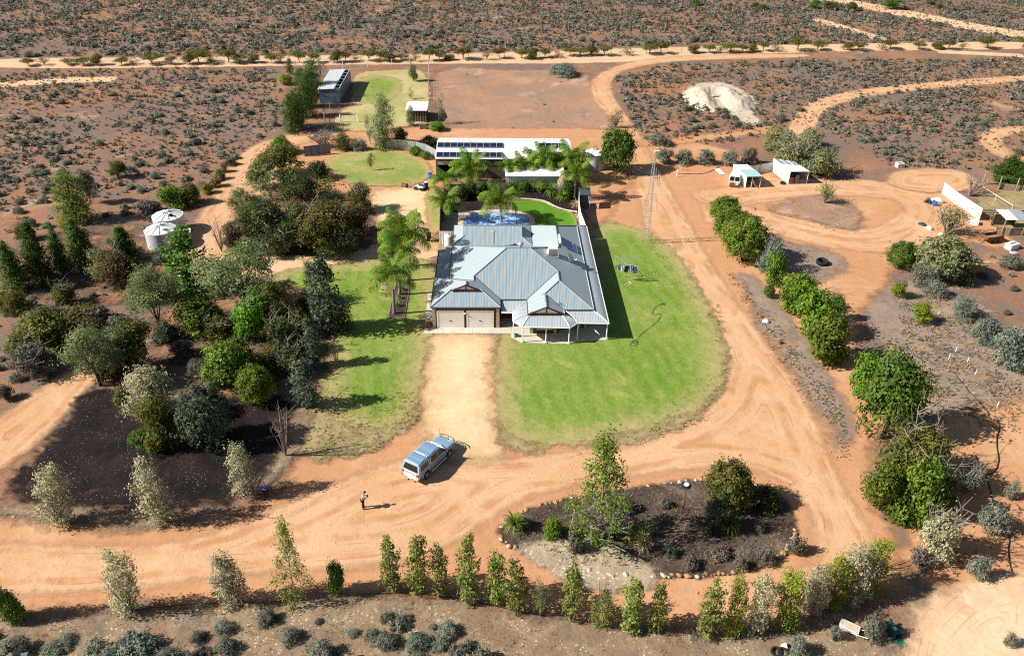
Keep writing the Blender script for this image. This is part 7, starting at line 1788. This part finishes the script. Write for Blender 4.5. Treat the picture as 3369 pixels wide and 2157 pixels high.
for i, (x, y, h, w, lab) in enumerate([(1632, 12, 16, 30, 'green mallee bush at the top edge west of the far diagonal track'), (1772, 20, 16, 22, 'taller of two bushes near the start of the thin pale track'), (1790, 24, 14, 26, 'lower of two bushes near the start of the thin pale track'), (1912, 20, 18, 30, 'round mallee just below the far diagonal track, first of three'),
        (1947, 22, 20, 38, 'widest of three mallees below the far diagonal track'), (2000, 26, 20, 26, 'greyish mallee beside the far diagonal track, last of three'), (2097, 22, 26, 48, 'large lone mallee above the far diagonal track'), (2183, 12, 14, 22, 'small dark mallee in the far corner'), (2205, 20, 10, 24, 'low bright bush near the small dark mallee in the far corner')]):
    plant('bushtree', 'olive' if i % 3 else 'green', x, y, y - h, w, 'mallee_tree', lab, T_)

# ------------------------------------------------------------------ palms: trunk and every frond a part
def frond_mesh(L, droop, seed):
    rng = np.random.default_rng(seed); n = 26; V = []; F = []; cv = []
    pts = []
    for i in range(n + 1):
        s = i / n; a = R(62) - droop * s ** 1.15
        pts.append((pts[-1][0] + math.cos(a) * L / n, pts[-1][1] + math.sin(a) * L / n) if pts else (0.0, 0.0))
    for i in range(1, n):
        s = i / n; x, z = pts[i]; dx, dz = pts[i + 1][0] - x, pts[i + 1][1] - z; d = math.hypot(dx, dz); dx, dz = dx / d, dz / d
        ll = L * .34 * math.sin(math.pi * min(1, .12 + s * .84)) ** .7
        for sd in (-1, 1):
            for q in range(4):
                o = rng.uniform(-.3, .3) * L / n; fw = rng.uniform(.3, .6); dr = rng.uniform(.35, .95)
                a = np.array([x + dx * o, 0, z + dz * o]); tip = a + np.array([dx * fw * ll, sd * ll * .72, dz * fw * ll - dr * ll * .75]); md = (a + tip) / 2 + np.array([0, 0, .16 * ll]); w = .0125 * L / 2.2
                wv = np.array([dx, 0, dz]) * w; b = len(V)
                V += [a - wv, a + wv, md + wv * 1.2, md - wv * 1.2, tip + wv * .2, tip - wv * .2]; F += [(b, b + 1, b + 2, b + 3), (b + 3, b + 2, b + 4, b + 5)]; c = rng.random(); cv += [c, c]
    for i in range(n):
        b = len(V); w = .035 * (1 - .8 * i / n)
        V += [np.array([pts[i][0], -w, pts[i][1]]), np.array([pts[i][0], w, pts[i][1]]), np.array([pts[i + 1][0], w * .9, pts[i + 1][1]]), np.array([pts[i + 1][0], -w * .9, pts[i + 1][1]])]; F.append((b, b + 1, b + 2, b + 3)); cv.append(1.0)
    return np_mesh('frond', np.array(V), np.array(F), {'v': np.array(cv)})
FR = [frond_mesh(2.3, R(d), i) for i, d in enumerate((84, 106, 126, 58))]
def palm(bx, by, cx, cy, wpx, label, nf=15, dead_skirt=False):
    COUNT[0] += 1
    rng = np.random.default_rng(COUNT[0])
    b = G(bx, by); h = tall(bx, by, cy); wm = wpx * mpp(bx, by) * (1.15 if by > 433 and by < 530 else (1.5 if by <= 433 else 1.0)); s = wm / 3.9
    tp = G(cx, cy, h); tip = Vector((tp.x - b.x, 0, h * .93))
    o = top('palm_tree', label, 'palm', b, 0)
    MB().tube([(0, 0, 0), (tip.x * .2, 0, h * .1), (tip.x * .5, .05, h * .5), tip], [.24, .17, .135, .12], 9).build('trunk', M['palmbark'], o, True)
    MB().tube([tip, tip + Vector((0, 0, .35 * s))], [.13, .07], 8).build('crownshaft', M['palmbark'], o)
    for k in range(nf):
        t = k * 2.39996 + rng.uniform(-.2, .2); u = k / nf
        f = obj_of('frond', FR[3 if u < .2 else (0 if u < .5 else (1 if u < .8 else 2))], FM['palm'], o, tuple(tip + Vector((0, 0, .12 * s))), t)
        sc = s * rng.uniform(.85, 1.1); f.scale = (sc, sc, sc); f.rotation_euler = (rng.uniform(-.12, .12), (.35 if u > .6 else 0) - (.35 if u < .2 else 0), t)
        if dead_skirt and k >= nf - 2: f.material_slots[0].link = 'OBJECT'; f.material_slots[0].material = FM['straw']
    return o
for a in [(926.5, 739, 921, 650, 122, 'closest palm with golden flower stalks beside the garage lawn', 17, True), (938.3, 694, 938, 598, 112, 'second palm of the garden bed, just behind the front one', 15), (946.7, 661, 946, 560, 128, 'third palm of the garden bed, with a wide high crown', 17), (952.2, 627, 941, 538, 118, 'last palm of the garden bed by the side road', 15),
          (1178.8, 524, 1174, 476, 96, 'palm standing right beside the blue pool', 15), (1044, 521, 1044, 476, 76, 'palm by the pool court corner fence', 14), (1047, 449, 1042, 424, 66, 'palm between the junk and the pool court', 13), (1110, 436, 1106, 402, 94, 'large palm in front of the shed roller doors', 16), (1198, 434, 1196, 394, 58, 'slim palm at the white corner of the shed', 12),
          (1232, 429, 1230, 392, 56, 'slim palm second along the skillion roof', 12), (1262, 427, 1260, 394, 52, 'short palm in the middle of the skillion roof', 12), (1278, 424, 1277, 374, 62, 'tallest palm in front of the skillion roof', 13), (1307, 426, 1307, 388, 54, 'palm fourth along the skillion roof', 12), (1347, 425, 1341, 382, 72, 'leafy palm at the tank end of the shed', 14), (1349.7, 468, 1352, 414, 80, 'palm with a dead brown skirt by the white fence', 14, True)]:
    palm(*a)
def strappy(n, L, seed, droop=1.0):
    rng = np.random.default_rng(seed); V = []; F = []; cv = []
    for i in range(n):
        t = i * 2.39996; e = rng.uniform(.2, 1.35); l = L * rng.uniform(.7, 1.1); w = .05
        d = np.array([math.cos(t), math.sin(t), 0]); sd = np.array([-d[1], d[0], 0]) * w; P = []
        p = np.array([0., 0, .25 * L]); 
        for k in range(4): P.append(p.copy()); a = e - droop * k * .45; p = p + (d * math.cos(a) + np.array([0, 0, math.sin(a)])) * l / 3
        b = len(V); c = rng.random()
        for k in range(4): ww = sd * (1 - .3 * k if k < 3 else .1); V += [P[k] - ww, P[k] + ww]
        for k in range(3): F.append((b + 2 * k, b + 2 * k + 1, b + 2 * k + 3, b + 2 * k + 2)); cv.append(c)
    V = np.array(V); V[:, 2] = np.maximum(V[:, 2], .02)
    return np_mesh('strappy_leaves', V, np.array(F), {'v': np.array(cv)})
STR = [strappy(90, 1.0, 1), strappy(80, 1.0, 2, 1.3)]
for i, (x, y, ty, w, mat, lab) in enumerate([(1713, 1250, 1196, 66, 'hedge', 'spiky green cordyline near the dome shaped tree'), (1510, 1264, 1218, 58, 'hedge', 'tall spiky plant in the shade of the roundabout poplar'), (1508, 1294, 1250, 56, 'straw', 'spiky plant with dry brown skirt at the front of the roundabout'), (1208, 1250, 1190, 72, 'palm', 'small feathery palm at the pointed end of the roundabout'),
        (1294, 462, 420, 44, 'palm', 'bright spiky clump against the shed end of the lawn kerb'), (1322, 470, 442, 48, 'palm', 'spiky clump in the middle of the curved kerb bed'), (1300, 440, 412, 40, 'hedge', 'tall spiky clump behind the kerb bed'), (1352, 488, 466, 34, 'straw', 'low dry spiky clump beside the white fence'),
        (935, 722, 706, 22, 'green', 'low leafy plant at the front of the palm bed'), (941, 704, 690, 22, 'green', 'low leafy plant in the middle of the palm bed'), (948, 684, 670, 20, 'green', 'low leafy plant at the back of the palm bed'), (606, 420, 396, 28, 'pale', 'pale spiky agave beside the dirt road')]):
    b = G(x, y); h = tall(x, y, ty); wm = w * mpp(x, y); o = top('cordyline', lab, 'plant', b, i * .9)
    obj_of('leaves', STR[i % 2], FM[mat], o, None, 0, (wm / 1.9, wm / 1.9, h / 1.05))
    MB().tube([(0, 0, 0), (0, 0, h * .3)], .07, 6).build('stem', M['bark'], o)
# bed under the garden palms with its timber edging
bedP = [(912, 748), (922, 700), (934, 655), (944, 640), (962, 640), (960, 690), (950, 748)]
sheet('palm_bed', bedP, 'bed', .3, .5, 0)
be = tag(bpy.data.objects.new('bed_edging', None), kind='structure'); COL.objects.link(be)
for a, b in zip(bedP, bedP[1:] + bedP[:1]):
    a, b = G(*a), G(*b); MB().tube([a + Vector((0, 0, .1)), b + Vector((0, 0, .1))], .09, 4).build('edging_board', M['timber'], be)

# ------------------------------------------------------------------ stones round the roundabout bed
def stone_me(seed):
    bm = bmesh.new(); bmesh.ops.create_icosphere(bm, subdivisions=1, radius=1)
    for v in bm.verts: v.co = v.co * (1 + .35 * mnoise.noise(v.co * 1.3 + Vector((seed * 7.1, 0, 0)))); v.co.z *= .7
    me = bpy.data.meshes.new('stone'); bm.to_mesh(me); bm.free(); me.materials.append(M['stonew']); return me
SM = [stone_me(i) for i in range(5)]
ringst = tag(bpy.data.objects.new('stone_edging', None), kind='structure'); COL.objects.link(ringst)
random.seed(9)
RG = chaikin([(G(*p).x, G(*p).y) for p in [(1168, 1252), (1200, 1212), (1290, 1182), (1400, 1162), (1560, 1137), (1700, 1124), (1798, 1144), (1846, 1180), (1864, 1230), (1864, 1273), (1838, 1308), (1780, 1333), (1700, 1348), (1620, 1356), (1520, 1355), (1420, 1350), (1330, 1330), (1240, 1302), (1187, 1281)]], 2)
acc = 0.0
for a, b in zip(RG, np.roll(RG, -1, 0)):
    L = math.hypot(*(b - a)); t = -acc
    while t < L:
        p_ = a + (b - a) * max(0, t) / L
        if t >= 0 and random.random() < .9 and mnoise.noise((p_[0] * .22, p_[1] * .22, 3.3)) > -.12:
            p = a + (b - a) * t / L; s = random.uniform(.09, .23)
            o = obj_of('stone', SM[random.randrange(5)], None, ringst, (p[0] + random.gauss(0, .07), p[1] + random.gauss(0, .07), .02 + s * .5), random.uniform(0, 6), (s * random.uniform(.9, 1.5), s, s))
            if random.random() < .68: o.material_slots[0].link = 'OBJECT'; o.material_slots[0].material = M['stoneo']
        t += .40

# ------------------------------------------------------------------ saltbush country
def poly_w(P): return np.array([(G(*p).x, G(*p).y) for p in P])
ZON = [ # outline, bushes per square metre, width range, leaf colour, phrase
 ([(-160, -45), (2560, -45), (2560, 97), (1500, 108), (1100, 124), (400, 131), (-160, 136)], .85, (.7, 2.1), 'upper', 'on the far plain beyond the mallee row'),
 ([(-160, 168), (640, 160), (660, 215), (655, 300), (600, 335), (545, 385), (520, 440), (470, 440), (350, 470), (120, 480), (-160, 500)], .75, (.5, 1.8), 'west', 'on the red plain west of the stable'),
 ([(1440, 185), (1560, 152), (1900, 142), (2560, 138), (2560, 400), (2260, 398), (2090, 390), (2000, 330), (1900, 290), (1760, 330), (1520, 350), (1470, 262)], .85, (.6, 1.8), 'east', 'in the grey scrub inside the road bend'),
 ([(-160, 480), (180, 480), (480, 470), (470, 560), (330, 560), (330, 700), (250, 740), (-160, 700)], .20, (.7, 1.8), 'tanks', 'among the pines west of the tanks'),
 ([(-160, 700), (250, 720), (250, 830), (60, 930), (-160, 1010)], .16, (.9, 2.0), 'grove', 'beside the sandy track in the western scrub'),
 ([(2090, 590), (2300, 600), (2560, 590), (2560, 900), (2380, 870), (2260, 770), (2190, 690)], .16, (.8, 2.0), 'yard', 'below the sheep yard'),
 ([(2190, 1010), (2560, 930), (2560, 1345), (2260, 1340), (2190, 1280), (2240, 1150)], .11, (.8, 1.9), 'pipe', 'around the black pipe on the pale earth'),
 ([(-160, 1500), (400, 1480), (620, 1445), (900, 1440), (1180, 1480), (1200, 1620), (-160, 1620)], .60, (1.1, 2.5), 'verge', 'in the lower verge below the track'),
 ([(1180, 1505), (1700, 1525), (2080, 1520), (2100, 1620), (1180, 1620)], .06, (.6, 1.3), 'gravel', 'on the gravel verge below the poplar row'),
 ([(1045, 170), (1375, 172), (1440, 290), (1250, 305), (1050, 300)], .012, (.4, 1.0), 'paddock', 'on the bare paddock'),
 ([(40, 1010), (120, 930), (180, 880), (90, 900), (-100, 990)], .03, (.6, 1.2), 'track', 'beside the sandy track'),
 ([(2040, 720), (2180, 760), (2330, 900), (2330, 1000), (2180, 960), (2060, 830)], .03, (.35, .9), 'litter', 'on the grey litter by the citrus trees'),
]
EXC = [POLY[k] for k in POLY if k in ('bare_earth', 'dirt_road', 'far_road', 'far_track', 'narrow_track', 'side_road', 'sand_track', 'driveway', 'lawn', 'back_lawn', 'far_lawn', 'mulch_bed', 'garden_bed', 'sand_clearing', 'sheep_yard', 'spoil_apron', 'gravel_bank')]
EXC = [p for L in EXC for p in L]
EXC.append(np.array([(10, 113.5), (16, 113.5), (16, 119), (9, 119)]))
PTS = []
for zi, (P, dn, (w0, w1), key, phr) in enumerate(ZON):
    W = poly_w(P); lo, hi = W.min(0), W.max(0); n = int((hi - lo).prod() * dn)
    q = RNG.uniform(lo, hi, (n, 2)); ok = inside(W, q)
    q = q[ok]
    cl = np.array([mnoise.noise((x * .09, y * .09, zi)) for x, y in q])      # bushes gather in patches
    q = q[RNG.random(len(q)) < np.clip(.75 + cl * 1.3, .1, 1)]
    for E in EXC:
        m = (q[:, 0] > E[:, 0].min() - 1) & (q[:, 0] < E[:, 0].max() + 1)
        if m.any():
            d = np.full(len(q), -9.0); d[m] = edist(E, q[m]) if len(E) < 400 else np.where(inside(E, q[m]), 9, -9)
            q = q[d < .3]
    w = RNG.uniform(w0, w1, len(q)) * (.6 + .6 * RNG.random(len(q)) ** 2)
    for (x, y), ww in zip(q, w): PTS.append((x, y, ww, zi))
def sz(p):
    u, v, d = proj((p[0], p[1], 0))
    return p[2] / d if -20 < u < 2425 and -10 < v < 1560 else 0
PTS.sort(key=sz, reverse=True)
NIND = 262
NEAR, REST = PTS[:NIND], PTS[NIND:]
LM = [(o, o['label']) for o in bpy.data.objects if o.parent is None and o.get('category') and o.name.split('.')[0] in ('mallee_tree', 'water_tank', 'hen_house', 'stable_shed', 'lattice_mast', 'citrus_tree', 'cypress_pine', 'eucalypt_tree', 'wheelbarrow', 'box_trailer', 'casuarina_tree', 'poplar_tree', 'sapling_tree', 'wattle_tree', 'tyre')]
def short(lab):
    t = lab.split(' with ')[0].split()
    return ' '.join(t[:9])
SLAB, SEEN = [], {}
LXY = np.array([[o.location.x, o.location.y] for o, _ in LM])
ORDER = {}
for i, (x, y, w, zi) in enumerate(NEAR):
    d = np.hypot(LXY[:, 0] - x, LXY[:, 1] - y); j = int(d.argmin()); dx, dy = x - LXY[j, 0], y - LXY[j, 1]
    side = ('beyond' if dy > 0 else 'in front of') if abs(dy) > abs(dx) else ('east of' if dx > 0 else 'west of')
    ORDER.setdefault((j, side), []).append((d[j], i))
SLAB = [None] * len(NEAR)
for (j, side), L in ORDER.items():
    for k, (_, i) in enumerate(sorted(L)):
        SLAB[i] = f"{'silvery' if i % 5 == 0 else 'grey green'} saltbush {('nearest' if k == 0 else ORD[min(k, 39)] + ' nearest')} {side} the {SHORT.get(LM[j][0].name) or short(LM[j][1])}".split(' and ')[0]
        SLAB[i] = ' '.join(SLAB[i].replace(',', '').split()[:16])
        while SLAB[i].split()[-1] in ('the', 'of', 'a', 'in', 'on', 'by', 'from', 'above', 'along', 'beside', 'behind', 'to', 'at', 'far', 'straight', 'bare', 'sweeping', 'its', 'black'): SLAB[i] = ' '.join(SLAB[i].split()[:-1])
for i, (x, y, w, zi) in enumerate(NEAR):
    kind = 'cloud' if i % 3 else 'saltbush'
    w0, h0, cm, tm = LIB[kind][i % 3]
    o = top('saltbush', SLAB[i], 'shrub', (x, y, 0), RNG.uniform(0, 6), 'saltbushes scattered through the scrub')
    h = w * RNG.uniform(.40, .62)
    obj_of('foliage', cm, FM['silver' if i % 5 == 0 else ('salt' if i % 4 else 'scrub')], o, None, 0, (w / w0, w / w0, h / h0))
def mass(name, pts, m, label_kind, seed):
    rng = np.random.default_rng(seed); TV, TF, TC = [], [], []
    for v in range(6):                                  # six coarse bush shapes
        lob = lobes_of('saltbush', 1.0, .55); P, N = shell(lob, 24, .7, 1.0, .1)
        V, F, c = leaves(P, N, 1, .01, .30, .75, .5, .5)
        V[:, 2] = np.maximum(V[:, 2], 0); TV.append(V); TF.append(F); TC.append(c)
    Vs, Fs, Cs, b = [], [], [], 0
    for i, (x, y, w, zi) in enumerate(pts):
        k = i % 6; t = rng.uniform(0, 6.28); c, s = math.cos(t), math.sin(t); V = TV[k] * np.array([w, w, w * rng.uniform(.75, 1.2)])
        V = np.column_stack([V[:, 0] * c - V[:, 1] * s + x, V[:, 0] * s + V[:, 1] * c + y, V[:, 2]])
        Vs.append(V); Fs.append(TF[k] + b); Cs.append(np.clip(TC[k] * .75 + rng.uniform(-.2, .4), 0, 1)); b += len(V)
    o = obj_of(name, np_mesh(name, np.vstack(Vs), np.vstack(Fs), {'v': np.concatenate(Cs)}), m); tag(o, kind='stuff')
mass('saltbush_scrub', [p for i, p in enumerate(REST) if i % 4], FM['salt'], 0, 1)
mass('dry_scrub', [p for i, p in enumerate(REST) if not i % 4], FM['scrub'], 0, 2)

# ------------------------------------------------------------------ tufts, chips and clods that nobody would count
def tufts(name, polys, n, m, hr, seed, wid=.03, blades=4, world_xy=False, keep=None):
    rng = np.random.default_rng(seed); Q = []
    A = [poly_w(P) if not world_xy else np.array(P) for P in polys]; ar = np.array([(P.max(0) - P.min(0)).prod() for P in A]); 
    for P, k in zip(A, (n * ar / ar.sum() * 1.6).astype(int)):
        q = rng.uniform(P.min(0), P.max(0), (k, 2)); Q.append(q[inside(P, q)])
    Q = np.vstack(Q); cl = np.array([mnoise.noise((x * .5, y * .5, seed)) for x, y in Q]); Q = Q[rng.random(len(Q)) < np.clip(.5 + cl * 1.8, .03, 1)]
    k = len(Q); c = np.repeat(Q, blades, 0) + rng.normal(size=(k * blades, 2)) * .06; h = np.repeat(rng.uniform(*hr, k), blades) * rng.uniform(.6, 1.1, k * blades)
    t = rng.uniform(0, 6.28, k * blades); d = np.column_stack([np.cos(t), np.sin(t)]); l = h[:, None] * rng.uniform(.3, 1.0, (k * blades, 1)); w = wid * rng.uniform(.7, 1.6, (k * blades, 1))
    s = np.column_stack([-d[:, 1], d[:, 0]])
    V = np.stack([np.column_stack([c - s * w, np.zeros(len(c)) + .05]), np.column_stack([c + s * w, np.zeros(len(c)) + .05]), np.column_stack([c + d * l, h + .05])], 1).reshape(-1, 3)
    o = obj_of(name, np_mesh(name, V, np.arange(len(V)).reshape(-1, 3), {'v': np.repeat(rng.random(k), blades)}), m); tag(o, kind='stuff')
tufts('dry_grass', [[(705, 960), (770, 900), (985, 930), (990, 985), (930, 1030), (880, 1062), (770, 1085), (690, 1072)], [(1165, 975), (1215, 1015), (1300, 1062), (1180, 1050)], [(1640, 700), (1690, 720), (1722, 860), (1660, 990), (1500, 1045), (1350, 1066), (1480, 1018), (1650, 950), (1700, 860)],
      [(1720, 640), (1850, 820), (1960, 930), (2000, 1080), (1960, 1080), (1860, 900), (1700, 640)], [(1163, 1250), (1290, 1180), (1560, 1135), (1800, 1142), (1868, 1230), (1840, 1310), (1620, 1358), (1330, 1330)], [(1790, 490), (1960, 458), (2030, 520), (1960, 545)],
      [(-20, 1455), (900, 1400), (1300, 1470), (2050, 1450), (2090, 1560), (-20, 1560)], [(2090, 680), (2290, 720), (2400, 860), (2400, 1020), (2200, 990)]], 15000, FM['straw'], (.08, .28), 3, .035)
tufts('low_scrub', [[(-100, -30), (2500, -30), (2500, 96), (1500, 106), (1100, 122), (400, 130), (-100, 134)], [(-100, 170), (640, 165), (655, 300), (560, 370), (470, 440), (-100, 495)], [(1445, 185), (1560, 152), (2500, 140), (2500, 400), (2090, 390), (1900, 290), (1760, 326), (1520, 345)]], 30000, FM['scrub'], (.14, .36), 12, .13)
tufts('bed_stubble', [[(1175, 1250), (1290, 1188), (1560, 1142), (1800, 1150), (1860, 1230), (1840, 1300), (1620, 1350), (1330, 1322)]], 2600, FM['grey'], (.10, .30), 6, .05)
tufts('green_tufts', [[(760, 1000), (985, 930), (990, 985), (900, 1050), (770, 1075)], [(1480, 1000), (1700, 860), (1715, 890), (1600, 1000), (1400, 1060)], [(1540, 560), (1640, 700), (1620, 720), (1500, 540)]], 3500, FM['hedge'], (.06, .16), 4, .03)
tufts('grey_stubble', [[(1740, 660), (1960, 920), (2010, 1060), (1900, 900), (1790, 760)], [(2100, 700), (2290, 760), (2400, 900), (2380, 1010), (2150, 940)], [(2180, 1290), (2400, 1180), (2400, 1340), (2260, 1370)], [(560, 470), (860, 470), (860, 590), (570, 590)], [(400, 690), (740, 690), (740, 920), (420, 940)]], 9000, FM['grey'], (.08, .24), 5, .04)
def chips(name, polys, n, m, sr, seed, hz=.5):
    rng = np.random.default_rng(seed); Q = []
    A = [poly_w(P) for P in polys]; ar = np.array([(P.max(0) - P.min(0)).prod() for P in A])
    for P, k in zip(A, (n * ar / ar.sum() * 1.5).astype(int)):
        q = rng.uniform(P.min(0), P.max(0), (k, 2)); Q.append(q[inside(P, q)])
    Q = np.vstack(Q); k = len(Q); s = rng.uniform(*sr, k) * rng.uniform(.5, 1.4, k)
    O = np.array([(1, 0, 0), (0, 1, 0), (-1, 0, 0), (0, -1, 0), (0, 0, 1)], float); F0 = np.array([(0, 1, 4), (1, 2, 4), (2, 3, 4), (3, 0, 4)])
    t = rng.uniform(0, 6.28, k); c, sn = np.cos(t), np.sin(t); P = O[None] * np.stack([s, s * rng.uniform(.4, .9, k), s * hz], 1)[:, None]
    V = np.stack([P[..., 0] * c[:, None] - P[..., 1] * sn[:, None] + Q[:, :1], P[..., 0] * sn[:, None] + P[..., 1] * c[:, None] + Q[:, 1:], P[..., 2] + .06 + LAYER[0] * .0], -1).reshape(-1, 3)
    F = (F0[None] + (np.arange(k) * 5)[:, None, None]).reshape(-1, 3)
    o = obj_of(name, np_mesh(name, V, F, {'v': np.repeat(rng.random(k), 4)}), m); tag(o, kind='stuff')
MUL = [(205, 905), (300, 925), (420, 950), (560, 935), (690, 940), (655, 1085), (520, 1185), (200, 1195), (22, 1155), (130, 1030)]
chips('bark_chips', [MUL], 5200, M['stoneg'], (.018, .045), 6, .4)
chips('gravel_stones', [[(-20, 1452), (450, 1432), (900, 1398), (1100, 1428), (1300, 1465), (1600, 1504), (1960, 1442), (2080, 1490), (2090, 1560), (-20, 1560)], [(1290, 1280), (1440, 1292), (1530, 1340), (1430, 1380)], [(0, 1198), (430, 1208), (430, 1232), (0, 1214)], [(640, 1080), (735, 950), (690, 1080), (610, 1160)]], 5200, M['stonew'], (.04, .10), 7, .5)
chips('track_pebbles', [[(0, 1290), (480, 1270), (760, 1150), (1000, 1070), (1240, 1080), (1700, 960), (1760, 1000), (1240, 1170), (1080, 1270), (640, 1330), (0, 1390)], [(1700, 640), (1850, 850), (1980, 1150), (2060, 1300), (1960, 1360), (1900, 1150), (1730, 850)]], 2600, M['limestone'], (.02, .05), 9, .6)
chips('earth_clods', [[(1010, 300), (1480, 310), (1500, 420), (1400, 520)], [(1720, 640), (1960, 900), (2000, 1090), (1850, 880)], [(1840, 560), (2100, 610), (2060, 720), (1960, 760)], [(2190, 1010), (2400, 950), (2400, 1300), (2250, 1280)]], 1500, M['timber'], (.03, .08), 8, .6)
